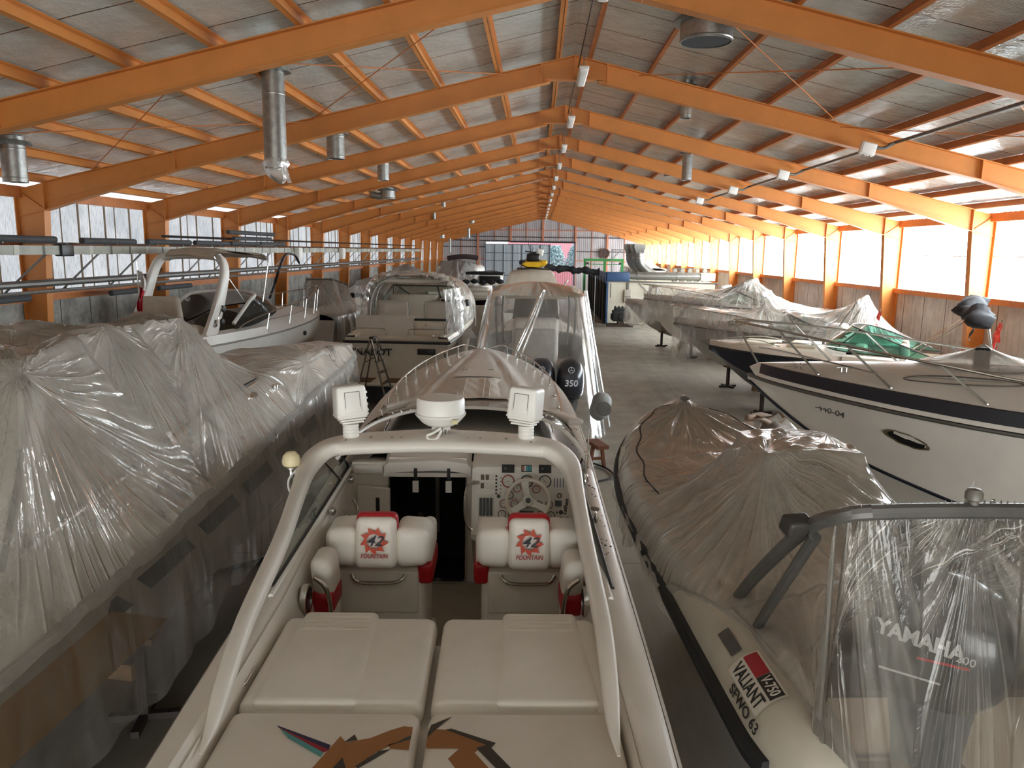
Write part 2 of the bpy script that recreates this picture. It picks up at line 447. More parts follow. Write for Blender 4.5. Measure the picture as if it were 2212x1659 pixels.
# portal frames
def make_portal():
    root = thing('portal_frame', 'orange steel portal frame', 'roof frame', (XC, Y0, 0))
    def zbot(u): return ztop(u) - (.36 if u < 7.7 else .36 + (u-7.7)/(CI-7.7)*.18)
    for sg in (-1, 1):
        X = lambda u: sg*u
        mb = MB()                                            # tapered column
        zt = ztop(WO-.02)
        inn = lambda z: CI + .28*(1 - z/4.84)
        fr = frame((0, .009, 0), (1,0,0), (0,0,1))
        mb.prism([(X(inn(0)),0), (X(WO-.02),0), (X(WO-.02),zt), (X(CI),ztop(CI)), (X(CI),4.84)], fr, .018)
        def strip(p, q, w=.2, th=.016):
            p = Vector((X(p[0]), 0, p[1])); q = Vector((X(q[0]), 0, q[1])); d = q-p
            mb.box((p+q)/2, (d.length, w, th), (0, -math.atan2(d.z, d.x), 0))
        strip((inn(0),0), (CI,4.84)); strip((WO-.02,0), (WO-.02,zt)); strip((CI,4.84), (CI,ztop(CI)), .2, .03)
        strip((CI,4.84), (WO-.04,zt-.02), .09); strip((CI+.01,4.84), (WO-.03,4.72), .09)
        mb.build('column', ORANGE, root)
        mb = MB()                                            # rafter with its haunch
        pts = [(0.45,ztop(.45)), (CI,ztop(CI)), (CI,zbot(CI)), (7.7,zbot(7.7)), (.45,zbot(.45))]
        mb.prism([(X(a), b) for a, b in pts], fr, .018)
        strip((.45,ztop(.45)), (CI,ztop(CI))); strip((.45,zbot(.45)), (7.7,zbot(7.7))); strip((7.7,zbot(7.7)), (CI,zbot(CI)))
        strip((7.7,zbot(7.7)), (7.7,ztop(7.7)), .2, .03)
        strip((7.7,zbot(7.7)+.03), (CI,ztop(CI)-.36), .05)
        mb.build('rafter', ORANGE, root)
    mb = MB()
    fr = frame((0, .012, 0), (1,0,0), (0,0,1))
    mb.prism([(-.62,ztop(.62)), (0,ztop(0)), (.62,ztop(.62)), (.62,zbot(.62)), (0.5,zbot(0)-.06), (-.5,zbot(0)-.06), (-.62,zbot(.62))], fr, .024)
    for sg in (-1, 1):
        mb.box((sg*.62, 0, (ztop(.62)+zbot(.62))/2), (.03, .2, .38)); 
        mb.box((sg*.31, 0, ztop(.31)), (.64, .2, .016), (0, sg*.229, 0))
    mb.box((0, 0, zbot(0)-.06), (1.1, .2, .016)); mb.box((0, 0, ztop(0)-.2), (.016, .18, .4))
    mb.build('apex_haunch', ORANGE, root)
    return root
ORD = 'first second third fourth fifth sixth seventh eighth ninth tenth eleventh twelfth thirteenth fourteenth fifteenth sixteenth'.split()
pf = make_portal()
for k in range(NF):
    lab = 'orange steel portal frame, ' + ('nearest the camera' if k == 0 else 'last one, against the end wall' if k == NF-1 else ORD[k] + ' counted from the camera')
    if k == 0: pf['label'] = lab; pf['group'] = 'portal frames along the hall'
    else: dup(pf, (XC, Y0+BAY*k, 0), label=lab)
# purlins
for sg, side in ((-1, 'left'), (1, 'right')):
    for i in range(10):
        u = .3 + i*1.12
        x = XC + sg*u; z = ztop(u)
        mb = MB()
        mb.box((x, (YB+YE)/2, z+.078), (.012, YE-YB, .14), (0, sg*.229, 0))
        mb.box((x-.028, (YB+YE)/2, z+.012), (.06, YE-YB, .01), (0, sg*.229, 0))
        mb.box((x+.028, (YB+YE)/2, z+.145), (.06, YE-YB, .01), (0, sg*.229, 0))
        o = mb.build('roof_purlin', ORANGE if sg < 0 else ORANGED)
        tag(o, 'orange purlin under the %s roof slope, %s' % (side, 'beside the ridge' if i == 0 else 'along the eaves' if i == 9 else ORD[i] + ' down from the ridge'), 'purlin', 'roof purlins')
# thin wind bracing rods
def rod(a, b, lab):
    o = MB().tube([a, b], .009, 6).build('brace_rod', ORANGED); tag(o, lab, 'rod', 'roof bracing rods')
for sg, side in ((-1, 'left'), (1, 'right')):
    for (ua, ub, w) in ((1.2, 5.0, 'upper'), (5.0, 9.4, 'lower')):
        ya, yb = Y0+5.05, Y0+9.95
        rod((XC+sg*ua, ya, ztop(ua)-.02), (XC+sg*ub, yb, ztop(ub)-.02), 'thin brace rod, %s half of the %s roof slope, falling away from camera' % (w, side))
        rod((XC+sg*ub, ya, ztop(ub)-.06), (XC+sg*ua, yb, ztop(ua)-.06), 'thin brace rod, %s half of the %s roof slope, rising away from camera' % (w, side))
# ridge lights
LIGHTW = mat('light_diffuser', (240,238,230), .4)
def make_light():
    r = thing('fluorescent_light', 'x', 'light', (.74, 0, 7.28))
    MB().rbox((0,0,.045), (.17,1.25,.06), .02).build('housing', WHITEP, r)
    MB().rbox((0,0,0), (.15,1.2,.07), .03).build('diffuser', LIGHTW, r)
    for q in (-.45, .45): MB().tube([(0,q,.06), (0,q,.34)], .008, 6).build('hanger', STEELG, r)
    return r
fl = make_light()
for k in range(1, NF):
    y = Y0 + BAY*k - .62
    lab = 'white fluorescent light hanging under the ridge just before the %s portal frame' % ORD[k]
    if k == 1: fl.location.y = y; fl['label'] = lab; fl['group'] = 'fluorescent lights under the ridge'
    else: dup(fl, (.74, y, 7.28), label=lab)
dup(fl, (.74, Y0+4.55+.2-.0, 7.34)).location.y = 9.6
bpy.context.view_layer.update()
for o in [o for o in COL.objects if o.name.startswith('fluorescent_light') and o.parent is None and abs(o.location.y-9.6) < .01]:
    o['label'] = 'white fluorescent light at the top edge, nearest the camera'; o.location.z = 7.28
tag(MB().tube([(.69, 6, 7.6), (.69, YE, 7.6)], .012, 6).build('light_cable', BLACK), 'black cable running along under the ridge past the lights', 'cable')
# galvanised duct stubs through the roof
def pipe(x, y, zb, d, lab, plastic_end=False, bend=False):
    zt = ztop(abs(x-XC)) + .18; r = d/2
    root = thing('vent_pipe', lab, 'vent pipe', (x, y, zt), 0, 'galvanised vent pipes through the roof')
    h = zt - zb
    mb = MB().lathe([(r*.96, -h), (r, -h), (r, -.02), (r*.96, -.02)], n=22)
    for q in (.3, .92):
        mb.lathe([(r, -h*q-.015), (r*1.025, -h*q), (r, -h*q+.015)], n=22)
    mb.build('pipe', GALV, root)
    MB().lathe([(r*.95, -h+.01), (0, -h+.03)], n=22).build('pipe_mouth', DARK, root)  # near-black disc stands in for the shade inside the pipe
    MB().lathe([(r+.02, -.16), (r+.1, -.15), (r+.08, -.10), (r+.01, -.08)], n=22).build('collar', GALV, root)
    if bend:
        mb = MB().tube(smooth([(-.1,0,-h+.13), (-.35,0,-h+.1), (-.62,.02,-h+.16)], 6), .13, 12); mb.build('side_branch', GALV, root)
    return root
pipe(-3.98, 11.9, 5.35, .33, 'long galvanised vent pipe hanging on the left with torn plastic tied over its end')
bag = MB(); rows = []
for i in range(9):
    z = 5.50 - i*.045; rr = .175 + .02*math.sin(i*1.3) - (0 if i < 4 else (i-4)*.03)
    rows.append([(-3.98 + (.0 if i < 4 else (i-4)*.016) + rr*(1+.12*math.sin(5*q*2*PI/16+i))*math.cos(q*2*PI/16), 11.9 + rr*(1+.12*math.cos(7*q*2*PI/16))*math.sin(q*2*PI/16), z) for q in range(16)])
bag.loft(rows, caps=False)
bag.loft([[(-3.84+.03*math.cos(q)+.012*i, 11.85+.035*math.sin(q), 5.42-.045*i) for q in np.linspace(0, 5.5, 8)] for i in range(7)], caps=False)
BAGM = plastic('polythene_rag', opac=.35, crink=.8, scale=30)
tag(bag.build('plastic_wrap', BAGM, fix=False), 'torn clear plastic tied over the mouth of the long hanging vent pipe', 'plastic wrap')
for x, y, zb, d, lab, bd in ((-4.47,17.35,6.11,.38,'short wide galvanised vent pipe just behind the long hanging one',0), (-4.49,22.71,6.12,.33,'short galvanised vent pipe, third along the left roof slope',0),
    (-5.72,29.79,6.04,.56,'wide low galvanised vent pipe with a flat side branch',1), (-4.82,39.8,6.3,.23,'small galvanised vent stub halfway down the hall, nearer the ridge',0), (-6.01,45.2,5.9,.21,'slim galvanised vent pipe halfway down the hall, lower on the left slope',0),
    (-4.76,56.0,6.05,.40,'wide galvanised vent stub far down the left slope',0), (-6.0,67.4,5.17,.28,'long slim galvanised pipe far down the left slope near the end wall',0), (-8.3,67.5,5.14,.44,'galvanised vent pipe far down the hall beside the left eaves',0),
    (-8.36,12.4,5.15,.36,'galvanised vent pipe cut by the left picture edge',0), (-5.92,58.7,6.1,.42,'stubby galvanised vent beside the wide far one',0), (-8.7,77.2,3.89,.23,'longest slim galvanised pipe hanging before the end wall',0),
    (2.34,11.75,7.16,.74,'very wide galvanised duct stub at the top right of the ridge',0), (2.79,15.6,6.75,.22,'small galvanised vent pipe beside the second portal frame on the right slope',0), (4.24,23.0,6.25,.29,'galvanised vent pipe hanging on the right slope',0), (4.54,27.8,6.79,.42,'stubby vent behind the hanging pipe on the right slope',0)):
    pipe(x, y, zb, d, lab, bend=bd)
# conduit and junction boxes on the right slope
cu = 5.6
zc = ztop(cu) - .12
for i, (ya, yb) in enumerate(((9.0, 15.0), (15.6, 20.0), (20.6, 25.0), (25.6, 30.0))):
    tag(MB().tube(smooth([(XC+cu+.35, ya, zc-.08)] + [(XC+cu+.35, yb-.25, zc-.1), (XC+cu+.3, yb-.02, zc-.13), (XC+cu+.16, yb+.02, zc-.2), (XC+cu+.0, yb, zc-.2)], 5), .03, 10).build('electrical_conduit', STEELG),
        'grey conduit under the right slope, %s length from the camera' % ORD[i], 'conduit', 'conduit lengths on the right slope')
    b = thing('junction_box', 'grey junction box fixed on the %s portal frame of the right slope' % ORD[i+2], 'junction box', (XC+cu-.15, yb+.0, zc-.22), 0, 'junction boxes on the right slope')
    MB().rbox((0,0,0), (.28,.12,.22), .02, (0,.23,0)).build('body', WHITEP, b)
    MB().rbox((0,-.07,0), (.25,.03,.19), .01, (0,.23,0)).build('lid', WHITEP, b)
    MB().tube([(-.07,0,-.1),(-.07,0,-.15)], .015, 8).tube([(.05,0,-.1),(.05,0,-.15)], .015, 8).build('cable_gland', STEELG, b)
# left wall services: busbar trunking, pipe run, brackets, lagged tubes
bus = thing('busbar_trunking', 'long white busbar trunking run along the left wall with dark joint bands', 'trunking', (XL+.95, 0, 4.07))
MB().bx(-.05,.05, 8, 62, -.085,.085).build('trunking', mat('trunking_white', (172,172,158), .5, var=.15), bus)
mb = MB(); mb2 = MB()
y = 9.0; i = 0
while y < 61:
    (mb if i % 3 else mb2).bx(-.056,.056, y-(.03 if i % 3 else .07), y+(.03 if i % 3 else .07), -.09,.09); y += .78; i += 1
mb.build('joint_band', mat('trunking_band', (96,92,80), .6), bus); mb2.build('coupling', mat('trunking_coupling', (190,190,176), .5), bus)
MB().rbox((0.02,15.15,0), (.16,.4,.24), .02).build('end_feed_box', BLACK, bus)
for i, y in enumerate((29.8, 36.5)):
    b = thing('tap_off_box', 'white tap-off box on the wall trunking %s' % ('with a black cable looping down' if i == 0 else 'farther along the left wall'), 'electrical box', (XL+1.05, y, 4.0))
    MB().rbox((0.06,0,-.08), (.2,.42,.5), .02).build('body', WHITEP, b); MB().rbox((.17,0,-.05), (.03,.36,.36), .01).build('cover', WHITEP, b)
tag(MB().tube(smooth([(XL+1.15,29.7,3.6),(XL+1.2,29.0,3.9),(XL+1.25,27.8,3.9),(XL+1.2,27.2,3.4),(XL+1.0,27.3,2.9),(XL+.9,27.0,2.4)], 8), .045, 10).build('power_cable', BLACK), 'thick black cable looping down from the white tap-off box', 'cable')
tag(MB().tube([(XL+.85, 6, 3.44), (XL+.85, 62, 3.44)], .07, 10).build('service_pipe', STEELG), 'thick grey service pipe along the left wall below the trunking', 'pipe')
tag(MB().tube([(XL+.95, 6, 3.29), (XL+.95, 62, 3.29)], .035, 8).build('service_pipe', GALV), 'thin pale pipe clipped under the thick service pipe on the left wall', 'pipe')
tag(MB().tube([(XL+.6, 20, 4.42), (XL+.6, 62, 4.42)], .035, 8).build('service_pipe', BLACK), 'thin black pipe along the left wall above the trunking', 'pipe')
FOAM = mat('grey_pipe_foam', (74,74,76), .8, var=.15)
for i, (ya, yb, z, dx) in enumerate(((12.9,14.9,4.27,.95),(15.8,17.9,4.26,.95),(18.5,20.8,4.27,.95),(21.1,23.4,4.27,.95),(23.6,26,4.28,.95),(26.1,28.6,4.29,.95),(23.8,28.0,4.62,.8),(24.2,27.6,4.43,.8),(12.5,14.2,3.18,.8),(17.0,18.4,3.12,.8),(19.2,21.0,3.12,.8))):
    nmz = ('foam sleeve above the trunking' if i < 6 else 'loose foam tube lying on the brackets' if i < 8 else 'foam sleeve below the service pipe')
    o = MB().tube([(XL+dx, ya, z), (XL+dx, yb, z+(.0 if i != 7 else .02))], .065, 10).build('foam_tube', FOAM)
    tag(o, 'grey %s on the left wall, %s from camera' % (nmz, ORD[i if i < 6 else i-6 if i < 8 else i-8]), 'foam tube', 'grey foam tubes along the left wall')
for i in range(27):                                          # slanting bracket struts
    y = 12.6 + i*1.85
    o = MB().tube([(XL+.12, y, 3.2), (XL+.8, y+.75, 4.2)], .022, 6).tube([(XL+.1, y+.75, 4.2), (XL+1.0, y+.75, 4.2)], .018, 6).build('bracket_strut', STEELG)
    tag(o, 'slanting grey bracket strut carrying the trunking on the left wall', 'bracket', 'trunking brackets on the left wall')
# end wall
t = NT('corrugated_end_wall'); v = t.coord()
wv = t.n('ShaderNodeTexWave', wave_type='BANDS', bands_direction='X'); wv.inputs['Scale'].default_value = 1.6; t.l(v, wv.inputs[0])
col = t.ramp(t.noise(t.coord(scale=(3,1,.4)), 1.0, 5, .6), [(.3, (176,171,172)), (.7, (208,203,203))])
col = t.mix(.35, col, t.ramp(wv.outputs['Fac'], [(.2, (150,140,140)), (.6, (255,255,255))]), 'MULTIPLY')
t.pbr(col, .55, 0, t.bump(wv.outputs['Fac'], .4, .03)); ENDM = t.mat
DX0, DX1, DZ = -5.4, 3.8, 5.0
mb = MB(); th = .06
fr = frame((0, YE+th, 0), (1,0,0), (0,0,1))
mb.prism([(XL,0), (DX0,0), (DX0,DZ), (XL,DZ)], fr, th)
mb.prism([(DX1,0), (XR,0), (XR,DZ), (DX1,DZ)], fr, th)
mb.prism([(XL,DZ), (XR,DZ), (XR,ztop(WO)+.1), (XC,ztop(0)+.1), (XL,ztop(WO)+.1)], fr, th)
struct('wall_end', mb, ENDM)
EWP = mat('faded_orange_paint', (214,140,106), .6, var=.1)
mb = MB()
for i, x in enumerate((-6.24, -2.85, .5, 3.9, 7.2)):
    zt = ztop(abs(x-XC)); z0 = DZ if DX0 < x < DX1-.05 else 0
    struct('trim_post_%d' % (i+1), MB().bx(x-.1, x+.1, YE-.16, YE-.01, z0, zt), EWP)
for i, (x, z0) in enumerate(((-8.0,0),(-4.5,5.3),(-1.2,5.3),(2.2,5.3),(5.6,0),(9.0,0))):
    struct('trim_rail_%d' % (i+1), MB().bx(x-.03, x+.03, YE-.08, YE-.01, z0, ztop(abs(x-XC))), EWP)
DG = mat('dark_girt', (84,74,72), .6)
for i, (x0, x1, z, m_) in enumerate(((XL,XR,5.55,DG),(-6,7.2,6.25,EWP),(XL,DX0,4.5,DG),(XL,DX0,3.25,EWP),(DX1,XR,4.15,DG),(DX1,XR,3.2,EWP),(XL,-2.9,5.15,BLACK))):
    struct('trim_girt_%d' % (i+1), MB().bx(x0, x1, YE-.12, YE-.02, z-.05, z+.05), m_)
dk = MB().bx(-2.9, 3.9, YE-.3, YE-.02, 4.98, 5.14).build('door_track', BLACK); tag(dk, 'black overhead sliding door track above the far opening', 'door track')
# sliding door leaf
dl = thing('sliding_door', 'pale grey sliding hangar door of ribbed sheets in the end wall', 'door', ((DX0+1.25)/2-.05, YE-.22, 0))
w = 1.25-DX0
t = NT('door_sheet'); v = t.coord()
wv = t.n('ShaderNodeTexWave', wave_type='BANDS', bands_direction='X'); wv.inputs['Scale'].default_value = 2.2; t.l(v, wv.inputs[0])
em = t.pbr(t.ramp(wv.outputs['Fac'], [(.2, (160,172,180)), (.7, (205,214,218))]), .5, 0, t.bump(wv.outputs['Fac'], .4, .02)); DOORM = t.mat
MB().bx(-w/2, w/2, 0, .03, .1, 4.78).build('door_sheeting', DOORM, dl)
mb = MB(); BLG = mat('blue_grey_steel', (92,104,118), .5)
for i in range(8): x = -w/2 + w*i/7; mb.bx(x-.04, x+.04, -.06, 0, .08, 4.8)
for z in (.12, 1.6, 3.1, 3.9, 4.78): mb.bx(-w/2, w/2, -.05, 0, z-.035, z+.035)
mb.build('door_frame', BLG, dl)
struct('door_1', MB().bx(1.2,1.3,YE-.3,YE-.1,0,4.9).bx(3.72,3.9,YE-.3,YE+.1,0,4.98), BLG)
# round wall fan on the end wall
fan = thing('wall_fan', 'round brown wall fan on the right of the end wall', 'fan', (6.95, YE-.35, 4.0))
MB().lathe([(.44,-.1),(.5,-.1),(.5,.12),(.44,.12)], axis='Y', n=24).build('fan_ring', mat('fan_brown', (96,62,52), .6), fan)
MB().lathe([(0,.0),(.42,.02)], axis='Y', n=24).build('fan_grille', mat('fan_dark', (66,44,38), .6), fan)
# outside beyond the door
struct('ground', MB().bx(-40, 50, YE+.2, 150, -.3, -.05), mat('yard_asphalt', (150,148,146), .9, var=.1))
t = NT('pink_cladding'); v = t.coord()
wv = t.n('ShaderNodeTexWave', wave_type='BANDS', bands_direction='X'); wv.inputs['Scale'].default_value = 1.2; t.l(v, wv.inputs[0])
t.pbr(t.ramp(wv.outputs['Fac'], [(.3, (196,120,120)), (.7, (226,150,150))]), .6); PINK = t.mat
bd = thing('building', 'pink ribbed building seen through the far door', 'building', (4, 104, 0))
MB().bx(-8, 8, 0, 5, 0, 7.6).build('wall', PINK, bd); MB().bx(-8.2,8.2,-.2,5.2,7.6,7.9).build('roof', STEELG, bd)
def bush(x, y, h, w, lab, seed):
    rr = random.Random(seed); root = thing('bush', lab, 'bush', (x, y, 0)); mb = MB()
    for i in range(2600):
        q = rr.uniform(0, 2*PI); rad = w*math.sqrt(rr.random())*.9; zz = h*(.15 + .85*rr.random()**.8); k = 1 - (zz/h)**2*.7
        p = Vector((math.cos(q)*rad*k, math.sin(q)*rad*k, zz)); a = rr.uniform(.1,.2)
        d = Vector((rr.uniform(-1,1), rr.uniform(-1,1), rr.uniform(-1,1))).normalized(); e = d.orthogonal().normalized()
        mb.add([p-d*a, p+e*a*.5, p+d*a, p-e*a*.5], [(0,1,2,3)])
    mb.build('foliage', LEAF, root, fix=False, smooth=False)
    MB().tube([(0,0,0),(.03,0,h*.6)], [.07,.03], 8).build('stem', mat_once('bark', (110,92,76)), root)
LEAF = mat('pale_leaves', (176,200,196), .7, var=.25, vscale=8)
bush(2.1, 92, 4.75, 1.9, 'pale leafy bush on the left in the far door opening', 3)
bush(4.7, 93, 4.95, 2.1, 'pale leafy bush on the right in the far door opening', 5)
tag(MB().bx(-4, 9, 89, 89.25, 0, 1.9).bx(-4, 9, 88.95, 89.3, 1.9, 2.0).build('low_wall', PINK), 'low pink wall outside before the bushes', 'wall')
# ------------------------------------------------------------------ boats: shared builders
def hull_mb(L, btab, gtab, ctab, ktab, cfrac=.84, n=46, s0=0, flare=.0, mi=0):
    """hull skin from keel to gunwale; local x = athwart, y = stern to bow"""
    mb = MB(); rings = []
    for i in range(n+1):
        t = i/n; s = s0 + (L-s0)*(1-(1-t)**1.35)
        b = max(itl(s, btab) if False else itp(s, btab), .004); g = itp(s, gtab); c = itp(s, ctab); k = itp(s, ktab)
        c = min(c, g-.03); k = min(k, c-.02)
        bc = b*cfrac*(1-.25*max(0, (s/L-.55)/.45)**2)
        bm = (b*.5+bc*.5) - flare*b*max(0, s/L-.4); zm = g*.5 + c*.5
        ring = [(-b,s,g), (-(b*.82+bm*.18),s,g*.8+zm*.2), (-bm,s,zm), (-bc-.035,s,c), (-bc,s,c-.015), (-bc*.5,s,c*.5+k*.5-.015), (0,s,k)]
        ring += [(-x, y, z) for x, y, z in ring[-2::-1]]
        rings.append(ring)
    mb.loft(rings, closed=False, caps=False, mi=mi)
    st = rings[0]; mb.add(st, [tuple(range(len(st)))], mi)
    return mb, rings
def boot(mb, rings):
    return mb
def sheer(btab, gtab, L, s0=0, n=40, off=0, dz=0, sg=1, inset=0):
    out = []
    for i in range(n+1):
        t = i/n; s = s0 + (L-s0)*(1-(1-t)**1.35)
        out.append((sg*max(itp(s, btab)-inset+off, 0), s, itp(s, gtab)+dz))
    return out
def gunwale_line(btab, gtab, L, s0=0, off=.01, dz=0, n=40):
    a = sheer(btab, gtab, L, s0, n, off, dz, -1); b = sheer(btab, gtab, L, s0, n, off, dz, 1)
    return a + b[::-1][1:]
WOOD = mat('timber', (150,118,84), .8, var=.25, vscale=6)
STAND = mat('stand_steel', (70,60,56), .6, .3, var=.3)
def keel_block(x, y, z, rz, lab, w=.9, grp='timber keel blocks under the boats'):
    """timber cradle block standing on the floor, under a keel"""
    r = thing('keel_block', lab, 'keel block', (x, y, 0), rz, grp)
    MB().bx(-w/2, w/2, -.1, .1, 0, z*.5).build('timber_lower', WOOD, r)
    MB().bx(-w*.32, w*.32, -.09, .09, z*.5, z).build('timber_upper', WOOD, r)
    return r
def boat_stand(x, y, z, rz, lab, lean=0):
    r = thing('boat_stand', lab, 'boat stand', (x, y, 0), rz, 'steel stands propping the boats')
    mb = MB().box((0,0,.03), (.6,.07,.06)).box((0,0,.03), (.07,.6,.06)); mb.build('base', STAND, r)
    MB().bx(-.04,.04,-.04,.04,.05,z-.03).build('post', STAND, r)
    MB().box((0,0,z), (.26,.2,.05)).build('pad', WOOD, r)
    return r
def railing(root, pts, posts, r=.013, mtl=None, name='bow_rail', rp=None):
    MB().tube(smooth(pts, 6), r, 8).build(name, mtl or CHROME, root)
    for a, b in posts:
        MB().tube([a, b], rp or r*.85, 6).lathe([(.03,0),(.03,.012),(.0,.014)], b, 10).build('stanchion', mtl or CHROME, root)
def cleat(root, c, rz=0, name='cleat', s=1):
    m = Matrix.Translation(c) @ Matrix.Rotation(rz, 4, 'Z')
    mb = MB()
    mb.tube([m @ Vector(p) for p in ((0,-.09*s,.05*s),(0,-.04*s,.06*s),(0,.04*s,.06*s),(0,.09*s,.05*s))], .011*s, 8)
    mb.tube([m @ Vector((0,-.03*s,0)), m @ Vector((0,-.03*s,.06*s))], .011*s, 8); mb.tube([m @ Vector((0,.03*s,0)), m @ Vector((0,.03*s,.06*s))], .011*s, 8)
    return mb.build(name, CHROME, root)

# ------------------------------------------------------------------ the open white performance boat in the middle
A = thing('speedboat', 'open white speedboat with radar arch and red trimmed seats, in the middle foreground', 'speedboat', (-.446, 2.2, 0), .046)
A_b = [(-.6,1.06),(0,1.09),(1.4,1.15),(3.7,1.22),(6.5,1.31),(8.4,1.32),(9.8,1.22),(11.2,.98),(12.3,.66),(13.0,.32),(13.35,.0)]
A_g = [(-.6,2.04),(3,2.06),(7,2.10),(10,2.14),(13.35,2.2)]
A_c = [(-.6,1.05),(6,1.08),(9,1.2),(11.5,1.5),(13.35,1.95)]
A_k = [(-.6,.42),(8,.42),(10.5,.6),(12,1.05),(13.35,2.1)]
mb, rg = hull_mb(13.35, A_b, A_g, A_c, A_k, s0=-.6)
mb.build('hull', GEL, A, ang=25)
MB().tube(gunwale_line(A_b, A_g, 13.35, -.6, .012, -.06, 44), .022, 8).build('rub_rail', mat('pale_rub_rail', (206,200,190), .4), A)
# deck: full width forward of the cockpit, narrow side decks beside it
def A_deckz(s, v):
    b = max(itp(s, A_b), .01); g = itp(s, A_g); q = min(1, abs(v)/b)
    z = g + .02 + .035*(1-q**2)
    w = itl(s, [(5,.86),(7.2,.80),(9,.62),(11,.40),(13,.10)]); h = itl(s, [(5,.16),(7.0,.16),(9.0,.13),(11.5,.08),(13.2,.0)])
    e = max(0, min(1, (w + .16 - abs(v))/.2)); e = e*e*(3-2*e)
    z += h*e
    groove = itl(s, [(7,.60),(9,.45),(11,.28),(13,.06)])
    z -= .03*math.exp(-((abs(v)-groove)/.05)**2)*max(0, min(1, (12.6-s)/1.5))*max(0,min(1,(s-7.2)/1))
    return z
mb = MB(); rows = []; M = 36
for i in range(53):
    s = 5.0 + 8.34*(1-(1-i/52)**1.3); b = max(itp(s, A_b)-.005, .003)
    rows.append([(b*math.sin(PI/2*(j/M*2-1)*.999) if False else b*(j/M*2-1), s, A_deckz(s, b*(j/M*2-1)) - (.02 if j in (0, M) else 0)) for j in range(M+1)])
mb.loft(rows, closed=False, caps=False)
for sg in (-1, 1):
    rows = []
    for i in range(40):
        s = -.6 + 5.62*i/39; b = itp(s, A_b)-.005; g = itp(s, A_g); ci = itl(s, [(-.6,.95),(2.2,.965),(3,1.01),(5,1.06)])
        rows.append([(sg*b, s, g), (sg*(b-.03), s, g+.03), (sg*(ci+.04), s, g+.045), (sg*ci, s, g+.02), (sg*(ci-.005), s, g-.12)])
    mb.loft(rows, closed=False, caps=False)
t = NT('speckled_gelcoat'); v = t.coord()
sp = t.ramp(t.noise(v, 26, 2, .4), [(.235, (70,60,50)), (.25, (236,229,219))])
t.pbr(t.mix(t.ramp(t.noise(v, 1.2, 2), [(.52, (0,0,0)), (.62, (255,255,255))]), lin((236,229,219)), sp), .24, coat=.15)
GELS = t.mat
mb.build('deck', GEL, A, ang=40)
# dirt specks lie on the starboard side deck
mb = MB(); rr = random.Random(8)
for i in range(70):
    s = rr.uniform(2.6, 7.4); b = itp(s, A_b); v = rr.uniform(b-.17, b-.04); a = rr.uniform(.004,.013)
    mb.lathe([(a, 0), (a*.7, .003), (0, .004)], (v, s, itp(s, A_g)+.04), 6, sc=(1, rr.uniform(.8,1.8)))
o = mb.build('dirt_speck', mat('dirt', (70,56,44), .9), A); o['kind'] = 'stuff'
# cockpit liner
mb = MB()
mb.add([(-.93,1.0,1.0),(.93,1.0,1.0),(.93,4.9,1.0),(-.93,4.9,1.0)], [(0,1,2,3)])
mb.build('cockpit_floor', mat('cockpit_floor', (176,164,148), .6, var=.1), A)
for sg in (-1, 1):
    rows = []
    for i in range(24):
        s = -.6 + 5.5*i/23; ci = itl(s, [(-.6,.945),(2.2,.96),(3,1.005),(5,1.055)]); g = itp(s, A_g)
        rows.append([(sg*ci, s, g+.03), (sg*(ci-.01), s, g-.14), (sg*(ci-.07), s, 1.75), (sg*.93, s, 1.55), (sg*.9, s, 1.0)])
    MB().loft(rows, closed=False, caps=False).build('cockpit_side', GELM, A)
# bulkhead with the companionway
mb = MB().bx(-1.05,-.70,4.86,4.93,1.0,2.2).bx(.03,1.06,4.86,4.93,1.0,2.2).bx(-.70,.03,4.86,4.93,2.12,2.25)
mb.build('bulkhead', GELM, A)
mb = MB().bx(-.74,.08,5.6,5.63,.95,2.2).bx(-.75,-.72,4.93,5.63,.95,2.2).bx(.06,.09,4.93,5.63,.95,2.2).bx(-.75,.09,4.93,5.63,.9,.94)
mb.build('cabin_interior', DARK, A)  # shade of the cabin put into the near-black wall colour
MB().tube([(-.7,4.85,1.02),(-.7,4.85,2.12),(.03,4.85,2.12),(.03,4.85,1.02)], .014, 6).build('door_trim', CHROME, A)
MB().bx(-.66,.0,4.8,4.88,.98,1.03).build('door_sill', CHROME, A)
MB().box((-.45,5.5,1.35), (.05,.9,.05), (.6,0,.35)).box((-.3,5.55,1.7), (.04,.03,.9)).build('cabin_rail', STEELG, A)
dp = MB().rbox((-.84,4.80,1.62), (.33,.035,.72), .015, (0,0,-.25)).build('cabin_door', GEL, A)
MB().rbox((-.80,4.765,1.58), (.035,.02,.6), .008, (0,0,-.25)).build('door_handle', BLACK, dp)
# sliding hatch over the door
mb = MB(); rows = []
for s, z, h in ((4.78,2.10,.07),(4.80,2.19,.0),(5.05,2.27,0),(5.5,2.34,0)):
    rows.append([(-.74,s,z-.02),(-.70,s,z+.02),(-.2,s,z+.05),(.04,s,z+.02),(.08,s,z-.02)])
mb.loft(rows, closed=False, caps=False).bx(-.73,.07,4.79,5.45,2.08,2.12)
ht = mb.build('sliding_hatch', GEL, A)
for x in (-.44, -.13):
    MB().bx(x-.015,x+.015,4.755,4.775,2.06,2.17).build('strap', BLACK, ht); MB().bx(x-.028,x+.028,4.75,4.77,1.94,2.05).build('buckle', WHITEP, ht)
# chart ledge to port, small grab rail
MB().rbox((-.90,4.98,2.13), (.3,.3,.1), .03).build('port_ledge', GEL, A)
MB().tube(smooth([(-.98,4.1,1.98),(-.93,4.15,1.9),(-.92,4.4,1.88),(-.98,4.5,1.95)], 5), .014, 8).build('grab_rail', CHROME, A)
